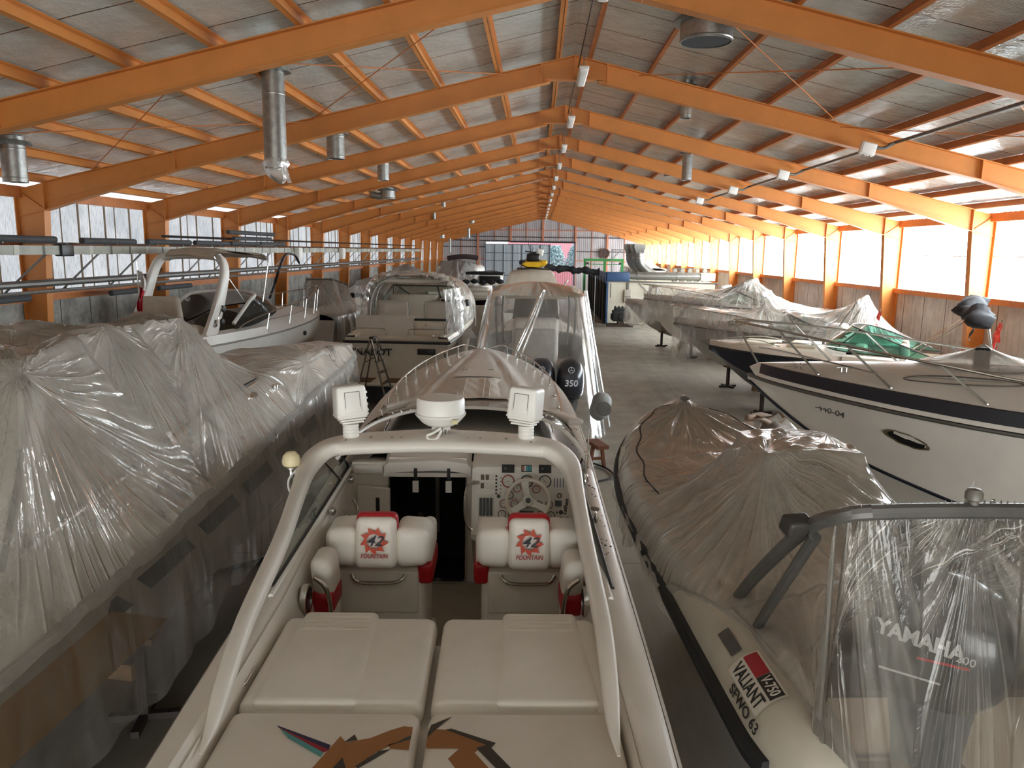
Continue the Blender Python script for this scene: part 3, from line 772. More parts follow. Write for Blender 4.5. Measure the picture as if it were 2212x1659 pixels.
# dash console
mb = MB()
rows = []
for v in (.10,.14,.55,1.0,1.05):
    e = .02 if v in (.10,1.05) else 0
    rows.append([(v,4.30,1.64+e),(v,4.30,1.70),(v,4.36,1.74),(v,4.575,2.245-e),(v,4.62,2.265-e),(v,5.3,2.265-e),(v,5.3,1.3),(v,4.86,1.2),(v,4.42,1.58+e)])
mb.loft(rows, closed=True, caps=True)
cons = mb.build('helm_console', GEL, A, ang=30)
D0 = Vector((.59, 4.485, 2.02)); DM = frame(D0, (1,0,0), (0,.24,.56))          # local z faces aft and up
def dpt(X, Y):                                                                   # panel place -> plane units
    return ((X-1370)/3.16/205*.86, -(Y-1165)/3.16/142*.62*1.06)
def disc(name, a, b, r, h, mt, par=cons, n=20, inner=0):
    mb = MB(); m = DM @ Matrix.Translation((a, b, .004))
    if inner: mb.loft([[m @ Vector((q[0]*math.cos(k*2*PI/n), q[0]*math.sin(k*2*PI/n), q[1])) for k in range(n)] for q in ((r,0),(r,h),(inner,h),(inner,0))], closed=True, caps=False)
    else: mb.loft([[m @ Vector((q*math.cos(k*2*PI/n), q*math.sin(k*2*PI/n), z)) for k in range(n)] for q, z in ((r,0),(r,h))], closed=True)
    return mb.build(name, mt, par)
def plate(name, X0, Y0_, X1, Y1, h, mt, par=cons, z0=.003):
    a0, b0 = dpt(X0, Y1); a1, b1 = dpt(X1, Y0_)
    return MB().prism([(a0,b0),(a1,b0),(a1,b1),(a0,b1)], DM @ Matrix.Translation((0,0,z0)), h).build(name, mt, par)
plate('dash_panel', 1030, 1040, 1655, 1345, .004, mat('dash_white', (236,232,224), .35))
GF = mat('gauge_face', (226,222,212), .35); MARK = mat('dash_marking', (40,38,38), .5); REDR = mat('gauge_red', (150,26,32), .4); BRNZ = mat('breaker_brown', (96,78,62), .5); TEAL = mat('dash_teal', (70,160,168), .5); BLUEB = mat('dash_blue', (54,86,130), .5)
def gauge(X, Y, r, ring, j):
    a, b = dpt(X, Y); g = disc('gauge', a, b, r*.86, .010, GF)
    disc('bezel', a, b, r, .014, ring, g, 22, r*.84)
    mb = MB(); m = DM @ Matrix.Translation((a, b, .0145))
    for k in range(9):
        q = R(225 - k*33.75)
        mb.prism([(r*.62,-.0012),(r*.78,-.0012),(r*.78,.0012),(r*.62,.0012)], m @ Matrix.Rotation(q, 4, 'Z'), .0006)
    mb.prism([(-r*.15,-.002),(r*.6,-.0007),(r*.6,.0007),(-r*.15,.002)], m @ Matrix.Rotation(R(200-37*(j % 4)), 4, 'Z'), .001)
    mb.build('needle', MARK, g)
for j, (X, Y) in enumerate(((1247,1087),(1375,1087),(1500,1087))): gauge(X, Y, .058, REDR if j == 0 else MARK, j)
for j, (X, Y) in enumerate(((1258,1172),(1218,1225),(1290,1225),(1207,1290),(1275,1292),(1375,1172),(1455,1230),(1527,1230),(1468,1292),(1540,1295),(1440,1135),(1310,1130))): gauge(X, Y, .037, REDR if j % 3 else MARK, j)
for X in (1246, 1500):
    p = plate('control_module', X-43, 983, X+43, 1034, .014, BLACK)
    for dx in (-18, 20): a, b = dpt(X+dx, 1008); disc('knob', a, b, .010, .022, STEELG if dx < 0 else MARK, p, 12)
p = plate('indicator_panel', 1337, 985, 1408, 1028, .010, BLACK)
for k, mt in enumerate((REDR, GF, TEAL, TEAL)): plate('indicator', 1342+k*16, 990, 1355+k*16, 1023, .014, mat_once('ind_red', (176,120,100)) if k == 0 else mt, p)
for r_ in range(2):
    for k in range(3): plate('breaker', 1060+k*33, 1048+r_*52, 1082+k*33, 1080+r_*52, .014, BRNZ if (r_ == 0 and k < 2) or k == 0 else GF)
for k in range(6): a, b = dpt(1166, 1056+k*21.5); disc('push_button', a, b, .0095, .012, BLACK, n=12)
for k in range(5): a, b = dpt(1197, 1066+k*23); disc('pilot_lamp', a, b, .005, .008, BLACK, n=10)
a, b = dpt(1183, 1180); disc('ignition_switch', a, b, .016, .02, BLACK, n=14)
plate('lever_plate', 1040, 1170, 1155, 1330, .006, GF)
for k in range(4): plate('throttle_lever', 1053+k*24, 1192, 1070+k*24, 1300, .030, BLACK)
for k in range(4):
    for q in range(2): plate('level_bar', 1562+k*20+ (q*0), 1066, 1567+k*20, 1122, .006, BLUEB) if q == 0 else None
p = plate('ignition_box', 1568, 1203, 1612, 1238, .014, BLACK)
a, b = dpt(1597, 1172); disc('horn_button', a, b, .022, .010, MARK, n=18, inner=.016)
for Y in (1275, 1317): a, b = dpt(1607, Y); disc('rotary_knob', a, b, .019, .025, BLACK, n=14); a, b = dpt(1580, Y); disc('small_knob', a, b, .009, .012, BLACK, n=12)
a, b = dpt(1640, 1240); text('lettering', 'Latham', DM @ Matrix.Translation((a, b, .008)) @ Matrix.Rotation(R(80), 4, 'Z'), .048, BLACK, cons, .001, .25, bold=.002)
a, b = dpt(1652, 1320); MB().prism([(-.018,-.02),(.012,-.022),(.016,.0),(.02,.02),(-.004,.03),(-.014,.012)], DM @ Matrix.Translation((a,b,.004)), .004).build('emblem', BLACK, cons)
# steering wheel
sw = thing('steering_wheel_assembly', None, None); bpy.data.objects.remove(sw)
a, b = dpt(1380, 1228); wm = DM @ Matrix.Translation((a, b+.02, .14)) @ Matrix.Rotation(R(-6), 4, 'X')
mb = MB().tube([wm @ Vector((.19*math.cos(q), .19*math.sin(q), .01)) for q in np.linspace(0, 2*PI, 37)[:-1]], .017, 10, closed=True)
sw = mb.build('steering_wheel', mat('wheel_white', (232,224,210), .35), A)
for q in (100, 215, 335):
    mb = MB(); c, sn = math.cos(R(q)), math.sin(R(q)); e = Vector((-sn, c, 0))
    mb.loft([[wm @ (Vector((c*rr_, sn*rr_, z)) + e*w_) for w_, z in ((-wd,-.006+zz),(wd,-.006+zz),(wd,.004+zz),(-wd,.004+zz))] for rr_, wd, zz in ((.04,.035,0),(.10,.026,0),(.178,.034,.012))])
    mb.build('spoke', WHITEP, sw)
MB().loft([[wm @ Vector((q*math.cos(k*PI/10), q*math.sin(k*PI/10), z)) for k in range(20)] for q, z in ((.05,-.02),(.05,.012),(.03,.02))]).build('hub', WHITEP, sw)
MB().loft([[wm @ Vector((q*math.cos(k*PI/8), q*math.sin(k*PI/8), z)) for k in range(16)] for q, z in ((.024,.018),(.022,.034))]).build('hub_cap', BLACK, sw)
MB().tube([wm @ Vector((0,0,-.01)), wm @ Vector((0,0,-.14))], .035, 12).build('column', BLACK, sw)
a, b = dpt(1376, 1275); MB().loft([[DM @ Vector((a+.062*math.cos(PI+k*PI/12), b+.01+.055*math.sin(PI+k*PI/12), z)) for k in range(13)] for z in (.002,.03)]).build('helm_boss', BLACK, cons)
MB().tube(smooth([(.16,4.5,2.12),(.06,4.42,2.1),(.04,4.38,1.9),(.07,4.36,1.76),(.16,4.36,1.70)], 6), .014, 8).build('console_grab_rail', CHROME, A)
# seats
EMB = mat('emblem_orange', (196,70,40), .5)
def seat(cx, lab, out):
    """a stand-up bolster seat seen from behind; out = side of the outboard wing"""
    rt = thing('x', None, None); bpy.data.objects.remove(rt)
    base = MB().rbox((cx,3.52,1.42), (.70,.60,.86), .05).build('seat_box', GELM, A)
    base.name = 'helm_seat'
    MB().rbox((cx,3.5,1.08), (.76,.68,.16), .04).build('seat_plinth', GELM, base)
    MB().rbox((cx,3.225,1.66), (.6,.04,.34), .03).build('seat_back_panel', GELM, base)
    for sg in (-1, 1):
        w = .235; x = cx + sg*.265
        def fn(p, sg=sg, w=w):
            q = p.copy(); k = max(0, p.x*sg/(w/2))
            q.z -= .05*k*k*(1 if p.z > 0 else -.2); q.y += .06*k*k
            return q
        MB().rbox((x,3.30,2.03), (w+.02,.34,.31), .06, (0,0,0), 0, 4, fn).rbox((x+sg*.075,3.52,1.95), (.11,.52,.24), .05, (0,0,0), 0, 4).build('bolster', VINYL, base, ang=50)
        o = MB().rbox((x+sg*.085,3.46,1.80), (.115,.5,.16), .03).build('bolster_trim', REDV, base)
    def fh(p):
        q = p.copy(); k = (p.z+.19)/.38
        q.x *= 1 - .10*max(0, k-.4) ; q.y += .03*(p.x/.16)**2
        return q
    MB().rbox((cx,3.13,2.08), (.31,.12,.38), .05, (-.10,0,0), 0, 4, fh).build('head_panel', VINYL, base, ang=50)
    MB().rbox((cx,3.185,2.102), (.325,.12,.375), .05, (-.10,0,0), 0, 4, fh).build('red_piping', REDV, base, ang=50)
    MB().rbox((cx,3.62,1.88), (.5,.34,.1), .04).build('cushion', VINYL, base)
    MB().tube(smooth([(cx-.2,3.20,1.80),(cx-.17,3.165,1.775),(cx-.1,3.15,1.76),(cx+.1,3.15,1.76),(cx+.17,3.165,1.775),(cx+.2,3.20,1.80)], 4), .0145, 10).build('grab_handle', CHROME, base)
    m = frame((cx, 3.058, 2.10), (1,0,0), (0,.10,1)) @ Matrix.Translation((0,0,.006))
    mb = MB()
    for k in range(9):
        q = 2*PI*k/9; a0, a1, a2 = q, q+.62, q+.95
        mb.prism([(.050*math.cos(a0),.050*math.sin(a0)), (.062*math.cos(a0+.1),.062*math.sin(a0+.1)), (.092*math.cos(a1),.092*math.sin(a1)), (.058*math.cos(a2-.18),.058*math.sin(a2-.18)), (.048*math.cos(a2-.25),.048*math.sin(a2-.25))], m @ Matrix.Translation((0,.02,0)) @ Matrix.Diagonal((1.15,1.15,1,1)), .003)
    mb.build('emblem', EMB, base)
    text('lettering', '42', m @ Matrix.Translation((.0,.02,.005)), .105, mat_once('emblem_navy', (30,30,44)), base, .001, .35, bold=.001, sx=1.15)
    text('lettering', 'FOUNTAIN', m @ Matrix.Translation((.0,-.092,.001)), .042, mat_once('emblem_red', (160,40,36)), base, .001, .2, bold=.001, sx=.92)
    return base
seat(-.55, '', -1); seat(.57, '', 1)
for sg in (-1, 1):                                          # side bolsters with grab handles and speakers
    def fs(p):
        q = p.copy(); q.x += .03*sg*(p.z/.3); return q
    MB().rbox((sg*.87,2.92,1.95), (.15,.30,.28), .06, (0,0,0), 0, 4, fs).build('side_bolster', VINYL, A, ang=50)
    MB().rbox((sg*.865,2.915,1.775), (.165,.315,.17), .045).build('side_bolster_trim', REDV, A)
    MB().rbox((sg*.87,2.92,1.58), (.15,.3,.26), .04).build('side_bolster_base', VINYL, A)
    MB().tube(smooth([(sg*.90,2.70,2.0),(sg*.83,2.71,1.93),(sg*.80,2.72,1.8),(sg*.80,2.72,1.66),(sg*.84,2.72,1.58)], 5), .016, 10).build('grab_handle', CHROME, A)
    MB().lathe([(.0,-.012),(.09,-.012),(.09,.012),(.0,.012)], (sg*.935,2.62,1.88), 20, 'X').build('speaker', BLACK, A)
    MB().lathe([(.085,-.02),(.105,-.02),(.105,.02),(.085,.02)], (sg*.935,2.62,1.88), 22, 'X').build('speaker_ring', CHROME, A)
# engine hatch and sun pads
MB().rbox((0,.78,1.66), (1.84,2.7,.36), .05).build('engine_hatch', GELM, A)
PADC = {'navy':(36,34,70),'red':(150,30,50),'teal':(84,150,150),'br1':(156,104,56),'br2':(150,98,52),'dk':(58,52,46),'br3':(152,100,54)}
PM = {k: mat('pad_'+k, c, .5) for k, c in PADC.items()}
GRA = {'navy':[(-.678,1.062),(-.399,.92),(-.399,.883),(-.665,1.045)],'red':[(-.665,1.045),(-.399,.886),(-.419,.867)],'teal':[(-.659,1.038),(-.419,.867),(-.424,.837),(-.6,.966)],
'br1':[(-.78,.40),(-.447,.752),(-.367,.984),(-.333,.938),(-.228,.971),(-.146,1.029),(-.088,1.06),(-.045,1.055),(-.042,1.0),(-.121,.927),(-.187,.872),(-.25,.785),(-.36,.62),(-.46,.40)],
'br2':[(-.141,.922),(-.085,.954),(-.044,.971),(-.044,.888),(-.127,.895)],'dk1':[(-.119,.925),(-.044,.99),(-.044,.965)],'dk2':[(-.339,.941),(-.304,.995),(-.284,.956)],
'dk3':[(-.46,.50),(-.327,.833),(-.22,.56),(-.33,.60)],'dk4':[(-.262,.773),(-.174,.878),(-.126,.891),(-.201,.809),(-.246,.762)],
'br3':[(.03,.9),(.03,.99),(.06,1.04),(.111,1.035),(.318,.935),(.269,.9),(.25,.872),(.52,.44),(.36,.44),(.135,.829),(.181,.9)],
'dk5':[(.03,1.01),(.04,1.07),(.13,1.135),(.07,1.048),(.03,.975)],'dk6':[(.111,1.035),(.136,1.043),(.343,.939),(.324,.904),(.62,.44),(.56,.44),(.257,.903),(.303,.925)]}
for sg in (-1, 1):
    mb = MB().rbox((sg*.475,.58,1.92), (.91,1.24,.15), .055, seg=4)
    o = mb.build('rear_sun_pad', VINYL, A, ang=50)
    for k, pl in GRA.items():
        if (pl[0][0] < 0) == (sg < 0):
            z = 1.9965 + {'dk':.0012,'te':.0006,'re':.0005}.get(k[:2], 0)
            key = 'dk' if k[:2] == 'dk' else k
            MB().prism(pl, Matrix.Translation((0,0,z)), .0012).build('sewn_panel', PM[key], o)
    mb = MB().rbox((sg*.475,1.70,1.92), (.915,.94,.15), .06, seg=4)
    def fp(p):
        q = p.copy(); q.x *= 1 + .10*(-p.y/.48); q.z *= 1
        return q
    o = mb.build('front_sun_pad', VINYL, A, ang=50)
    MB().rbox((sg*.60,1.715,1.962), (.5,.96,.10), .045, (.012,0,0), 0, 4, fp).build('raised_headrest', VINYL, o, ang=50)
    mb = MB()
    for q in range(4): mb.tube([(sg*.60-.19,2.10-q*.05,2.017),(sg*.60+.19,2.10-q*.05,2.017)], .0025, 4)
    mb.build('stitching', mat_once('seam_thread', (196,186,172)), o)
    cl = MB().tube([(sg*.99,1.42,2.04),(sg*.99,1.58,2.04)], .010, 8).tube([(sg*.99,1.46,1.98),(sg*.99,1.46,2.04)], .012, 8).tube([(sg*.99,1.54,1.98),(sg*.99,1.54,2.04)], .012, 8).rbox((sg*.99,1.5,1.985), (.1,.16,.02), .009)
    cl.build('cleat', CHROME, A)
    MB().rbox((sg*.99,1.5,2.02), (.16,.26,.06), .028).build('cleat_pocket', GEL, A) if False else None
# radar arch
hp = [(.78,.90,2.05,.008,.006,0),(.95,.905,2.08,.03,.022,0),(1.2,.93,2.125,.042,.04,0),(1.7,.97,2.20,.048,.048,0),(2.63,1.01,2.28,.052,.055,0),(3.4,1.06,2.36,.058,.058,0),(3.85,1.075,2.43,.08,.06,.35),(4.08,1.0,2.50,.14,.066,.8),(4.2,.84,2.535,.20,.066,1),(4.26,.4,2.555,.245,.064,1)]
def ash(s): return itl(s, [(.7,-.02),(2.6,-.08),(4.1,-.15)])
arch = [(a, ash(a)-b, c, w, h, k) for a, b, c, w, h, k in hp] + [(4.28, ash(4.2), 2.56, .25, .064, 1)] + [(a, ash(a)+b, c, w, h, k) for a, b, c, w, h, k in hp[::-1]]
rings = []
cen = smooth([(p[1],p[0],p[2]) for p in arch], 5)
par = smooth([(p[3],p[4],p[5]) for p in arch], 5)
for i, (c, q) in enumerate(zip(cen, par)):
    tg = (cen[min(i+1,len(cen)-1)] - cen[max(i-1,0)]).normalized()
    wd = Vector((1,0,0))*(1-q.z) + Vector((0,-1,0))*q.z
    if c.x > -.15: wd = Vector((1,0,0))*(1-q.z) + Vector((0,1,0))*q.z
    wd = (wd - tg*wd.dot(tg)).normalized(); up = tg.cross(wd)
    if up.z < 0: up = -up
    if c.x > .0001 : pass
    ring = []
    for k in range(16):
        a = 2*PI*k/16; ca, sa = math.cos(a), math.sin(a)
        e = .65
        x = math.copysign(abs(ca)**e, ca)*q.x; y = math.copysign(abs(sa)**e, sa)*q.y
        ring.append(c + wd*x*(1 if c.x <= -.15 else -1) + up*y)
    rings.append(ring)
MB().loft(rings).build('radar_arch', GEL, A, ang=50)
mb = MB()
for v in (-.80,-.6,-.42,-.34,.22,.33,.55,.76):
    mb.lathe([(.009,0),(.009,.006),(0,.009)], (v-.15, 4.16-.06*(abs(v)>.7), 2.614-.012*(abs(v)>.7)), 8)
mb.build('arch_screw', BRNZ, A)
# radar dome on its bracket
rd = MB().lathe([(.12,2.765),(.16,2.79),(.205,2.84),(.218,2.855),(.222,2.87),(.210,2.875),(.208,2.985),(.195,3.005),(.12,3.015),(0,3.018)], (-.17,4.33,-.07), 36).build('radar_dome', WHITEP, A)
MB().bx(-.24,-.08,4.24,4.42,2.67,2.695).tube([(-.2,4.28,2.59),(-.2,4.28,2.68)], .012, 8).tube([(-.12,4.28,2.59),(-.12,4.28,2.68)], .012, 8).tube([(-.16,4.4,2.59),(-.16,4.4,2.68)], .014, 8).build('bracket', CHROME, rd)
MB().tube(smooth([(-.16,4.2,2.69),(-.22,4.15,2.66),(-.27,4.14,2.64),(-.25,4.11,2.615),(-.19,4.12,2.62),(-.15,4.17,2.68)], 6), .011, 8).build('cable', WHITEP, rd)
MB().bx(-.06,-.01,4.115,4.12,2.745,2.78).build('warning_sticker', mat_once('sticker', (206,200,150)), rd)
# square hailer heads on ribbed pedestals
for cx, sg in ((-.93,-1), (.57,1)):
    mb = MB().lathe([(.088,2.555),(.088,2.585),(.066,2.595),(.066,2.72)], (cx,4.22,0), 22)
    for k in range(4): mb.lathe([(.066,2.61+k*.028),(.07,2.618+k*.028),(.066,2.626+k*.028)], (cx,4.22,0), 22)
    hd = mb.build('hailer_pedestal', WHITEP, A); hd.name = 'deck_hailer'
    ro = (-.12, sg*.05, -sg*.40)
    M_ = Matrix.Translation((cx-.005,4.23,2.89)) @ Euler(ro).to_matrix().to_4x4()
    def ft(p):
        q = p.copy(); q.x *= 1 - .10*(p.z/.16)*(1 if p.z > 0 else .2); q.y *= 1 + .12*(p.z/.16); return q
    MB().rbox(M_ @ Vector((0,0,.02)), (.265,.225,.28), .03, ro, 0, 3, ft).build('housing', WHITEP, hd, ang=40)
    MB().rbox(M_ @ Vector((0,-.120,.025)), (.14,.012,.18), .004, (ro[0]-.1, ro[1], ro[2]), 0, 2).build('back_panel', WHITEP, hd, ang=30)
    MB().tube([M_ @ Vector((x,-.129,z)) for x, z in ((-.062,-.055),(.062,-.055),(.062,.105),(-.062,.105))], .003, 5, closed=True).build('panel_groove', STEELG, hd)
    mb = MB()
    for k in range(4): mb.rbox(M_ @ Vector((0,.004*k,-.155+.022*k)), (.185+.027*k,.165+.022*k,.017), .006, ro)
    for k in range(4): mb.rbox(M_ @ Vector((sg*-.132,.02,-.06+.05*k)), (.02,.19,.02), .006, ro)
    mb.build('cooling_fin', WHITEP, hd, ang=30)
# windscreen
base = [(-1.2,5.0,2.13),(-1.16,6.0,2.2),(-1.0,6.75,2.26),(-.6,7.2,2.28),(0,7.35,2.29),(.6,7.2,2.28),(1.0,6.75,2.26),(1.16,6.0,2.2),(1.2,5.0,2.13)]
top = [(-1.14,4.62,2.30),(-1.05,4.95,2.42),(-.84,5.35,2.50),(-.48,5.7,2.535),(0,5.8,2.545),(.48,5.7,2.535),(.84,5.35,2.50),(1.05,4.95,2.42),(1.14,4.62,2.30)]
bs, tp = smooth(base, 5), smooth(top, 5)
ws = MB().loft([[a, a*.5+b*.5+Vector((0,.02,.03)), b] for a, b in zip(bs, tp)], closed=False, caps=False).build('windscreen', TINT, A)
MB().tube(tp, .018, 8).build('windscreen_top_trim', WHITEP, ws); MB().tube(bs, .014, 8).build('windscreen_gasket', BLACK, ws)
MB().tube([(.08,7.34,2.29),(.08,5.78,2.55)], .012, 6).build('windscreen_mullion', WHITEP, ws)
for sg in (-1, 1):                                          # framed side windows below the arch legs
    sw_ = MB().add([(sg*1.075,2.35,2.10),(sg*1.10,4.9,2.14),(sg*1.1,4.75,2.26),(sg*1.07-.09,3.7,2.34),(sg*1.03-.06,2.7,2.22)], [(0,1,2,3,4)]).build('side_window', CLEARG, A, fix=False)
    MB().tube([(sg*1.07,2.35,2.10),(sg*1.095,4.9,2.14),(sg*1.13,4.75,2.30)], .014, 8).build('side_window_frame', BLACK, sw_)
    MB().tube([(sg*1.04,2.2,2.10),(sg*1.065,4.95,2.14)], .016, 8).build('side_window_trim', WHITEP, sw_)
    MB().tube([(sg*1.08,4.5,2.13),(sg*1.05-.1,4.1,2.42)], .012, 8).build('side_window_post', CHROME, sw_)
    MB().rbox((sg*1.0,4.55,2.12), (.05,.08,.05), .01).rbox((sg*1.0,3.75,2.10), (.05,.08,.05), .01).build('canvas_latch', CHROME, A)
    MB().rbox((sg*1.10,6.6,2.27), (.22,.55,.07), .03, (0,.1,sg*.45)).build('cover_flap', VINYL, A) if sg > 0 else None
MB().tube(smooth([(-1.08,7.15,2.24),(-.8,7.36,2.28),(-.45,7.45,2.34),(-.2,7.47,2.36)], 6), .05, 10).build('rolled_cover', VINYL, A)
# foredeck pad, hatch, rails, bow light
def dz(s, v, e=0): return A_deckz(s, v) + e
rows = []
for i in range(20):
    s = 7.35 + 1.62*i/19; w = itl(s, [(7.35,.62),(7.6,.36),(8.3,.33),(8.75,.30),(8.97,.36)])
    rows.append([(w*(j/14-1)*1.0 if False else w*(j/7-1), s, dz(s, w*(j/7-1)) + .035*(1-abs(j/7-1)**6) + .006*math.sin(j*1.7+i)) for j in range(15)])
fp_ = MB().loft(rows, closed=False, caps=False).build('foredeck_sun_pad', VINYL, A)
for v in (-.14,.12,.2):
    MB().tube([(v, s, dz(s, v)+.042) for s in np.linspace(7.4, 8.9, 12)], .005, 5).build('seam', mat_once('seam_thread', (196,186,172)), fp_)
rows = []
for i in range(8):
    s = 9.15 + .62*i/7
    rows.append([(v, s, dz(s, v)+.02) for v in np.linspace(-.34, .34, 9)])
hh = MB().loft(rows, closed=False, caps=False).loft([[(p[0]*1.06, 9.13+(p[1]-9.15)*1.05, p[2]-.015) for p in r_] for r_ in rows], closed=False, caps=False).build('foredeck_hatch', GEL, A)
for v in (-.2,.2): MB().rbox((v, 9.86, dz(9.86, v)+.012), (.09,.05,.03), .01).build('hinge', CHROME, hh)
for sg in (-1, 1):
    pts = []
    for s in (6.9,7.6,8.6,9.6,10.6,11.5,12.3,12.75):
        pts.append((sg*(itp(s, A_b)-itl(s, [(6.9,.22),(12.7,.1)])), s, itp(s, A_g)+.17))
    pts.append((sg*.12, 13.0, itp(13, A_g)+.08))
    posts = []
    for s in (7.05,7.8,8.6,9.4,10.1,10.8,11.4,12.0,12.5):
        v = sg*(itp(s, A_b)-itl(s, [(6.9,.22),(12.7,.1)])); posts.append(((v, s, itp(s, A_g)+.17), (v, s, itp(s, A_g)+.03)))
    railing(A, pts, posts, .013)
    cleat(A, (sg*(1.22-.11), 3.55, 2.105), 0)
    MB().tube([(sg*(itp(s, A_b)-.36), s, itp(s, A_g)+.10) for s in np.linspace(6.2, 7.2, 6)], .01, 6).build('deck_strip', CHROME, A)
MB().lathe([(.035,0),(.04,.02),(.03,.05),(.0,.06)], (0,12.95,2.24), 14).tube([(-.05,12.95,2.26),(.05,12.95,2.26)], .018, 8).build('bow_light', CHROME, A)
MB().lathe([(.045,0),(.045,.01),(0,.012)], (1.13,3.85,2.10), 18).build('fuel_filler', mat_once('filler', (104,96,88), .4), A)
# whip aerial foot to starboard, mushroom aerial to port
MB().lathe([(.035,0),(.03,.05),(.015,.07)], (1.13,4.55,2.13), 12).tube([(1.13,4.55,2.18),(1.15,4.62,2.36)], .016, 8).tube([(1.15,4.62,2.36),(1.175,4.7,2.58)], .009, 8).tube([(1.10,4.5,2.16),(1.08,4.44,2.28)], .012, 8).build('aerial_mount', CHROME, A)
g = MB().tube(smooth([(-1.19,3.75,2.24),(-1.28,3.78,2.30),(-1.33,3.8,2.38),(-1.33,3.8,2.46)], 4), .018, 8).lathe([(.05,0),(.05,.015),(.03,.02)], (-1.33,3.8,2.44), 14).rbox((-1.29,3.78,2.34), (.06,.06,.08), .012).build('mushroom_aerial', CHROME, A)
MB().lathe([(.04,2.455),(.068,2.47),(.075,2.50),(.066,2.545),(.038,2.575),(0,2.585)], (-1.33,3.8,0), 24).build('aerial_cap', mat_once('aged_white', (232,218,176), .4), g)
MB().tube(smooth([(-1.28,3.78,2.44),(-1.34,3.74,2.36),(-1.32,3.72,2.26),(-1.22,3.72,2.22)], 5), .009, 6).build('cable', WHITEP, g)
MB().tube([(1.02,2.4,1.96),(1.0,2.45,1.8)], .006, 5).build('side_cable', BLACK, A)
# cradle below
def at(root, x, y):
    c, s = math.cos(root.rotation_euler[2]), math.sin(root.rotation_euler[2])
    return root.location.x + c*x - s*y, root.location.y + s*x + c*y
for s in (1.2, 4.8, 8.0):
    x, y = at(A, 0, s); keel_block(x, y, .41, .046, 'timber keel block under the white speedboat in the middle, %s from the stern' % {1.2:'first',4.8:'second',8.0:'third'}[s])
# ------------------------------------------------------------------ polythene sheets stretched over boats
def solve_sheet(s0, s1, w, edge, deck, lines, nx=110, ny=64, its=700, sag=.0, end0=None, end1=None, q0=-1, q1=1):
    """taut film: heights on a (s, q) grid, resting on deck(s,v) and on poles / bars"""
    def run(nx, ny, Z, its):
        S = np.linspace(s0, s1, nx); Q = np.linspace(q0, q1, ny)
        W = np.array([w(s) for s in S]); SS = np.repeat(S[:,None], ny, 1); VV = W[:,None]*Q[None,:]
        OB = deck(SS, VV)
        for ln in lines:
            P = np.array(ln, float)
            for a, b in zip(P[:-1], P[1:]) if len(P) > 1 else [(P[0], P[0])]:
                m = max(2, int(np.linalg.norm(b-a)/.03))
                for t in np.linspace(0, 1, m):
                    p = a + (b-a)*t                       # (v, s, z)
                    i = int(round((p[1]-s0)/(s1-s0)*(nx-1)))
                    if i < 0 or i >= nx: continue
                    j = int(round((p[0]/max(W[i], .02)-q0)/(q1-q0)*(ny-1)))
                    if 0 <= j < ny: OB[i,j] = max(OB[i,j], p[2])
        E0 = np.array([edge(s) for s in S])
        if Z is None: Z = np.maximum(OB, E0[:,None])
        dx = (s1-s0)/(nx-1); dy = np.maximum(W*(q1-q0)/(ny-1), .012)[1:-1,None]
        a = 1/dx**2; b = 1/dy**2
        lo = E0 if end0 is None else None
        for _ in range(its):
            N = Z.copy()
            N[1:-1,1:-1] = (a*(Z[2:,1:-1]+Z[:-2,1:-1]) + b*(Z[1:-1,2:]+Z[1:-1,:-2]))/(2*a+2*b) - sag
            N = np.maximum(N, OB)
            N[:,0] = E0; N[:,-1] = E0
            if end0 is not None: N[0,:] = [end0(v) for v in VV[0]]
            if end1 is not None: N[-1,:] = [end1(v) for v in VV[-1]]
            Z = N
        return S, Q, SS, VV, OB, Z
    c = 3
    S, Q, SS, VV, OB, Z = run(max(nx//c, 16), max(ny//c, 12), None, its)
    xi = np.linspace(0, Z.shape[0]-1, nx); yi = np.linspace(0, Z.shape[1]-1, ny)
    x0 = np.clip(xi.astype(int), 0, Z.shape[0]-2); y0 = np.clip(yi.astype(int), 0, Z.shape[1]-2)
    fx = (xi-x0)[:,None]; fy = (yi-y0)[None,:]
    Zf = Z[x0][:,y0]*(1-fx)*(1-fy) + Z[x0+1][:,y0]*fx*(1-fy) + Z[x0][:,y0+1]*(1-fx)*fy + Z[x0+1][:,y0+1]*fx*fy
    return run(nx, ny, Zf, 90)
def pleat(SS, VV, Z, poles, rng):
    for (pv, ps, n, amp, rm) in poles:
        dx = VV-pv; dy = SS-ps; r = np.hypot(dx, dy) + 1e-6; th = np.arctan2(dy, dx)
        ph = rng.uniform(0, 6.28, 3)
        f = np.sin(n*th+ph[0]+.6*np.sin(3*th+ph[1])) + .6*np.sin(n*1.7*th+ph[2]); f = np.sign(f)*np.abs(f)**.8
        Z = Z + amp*f*np.minimum(r/.35, 1)*np.exp(-(r/rm)**2)
    return Z
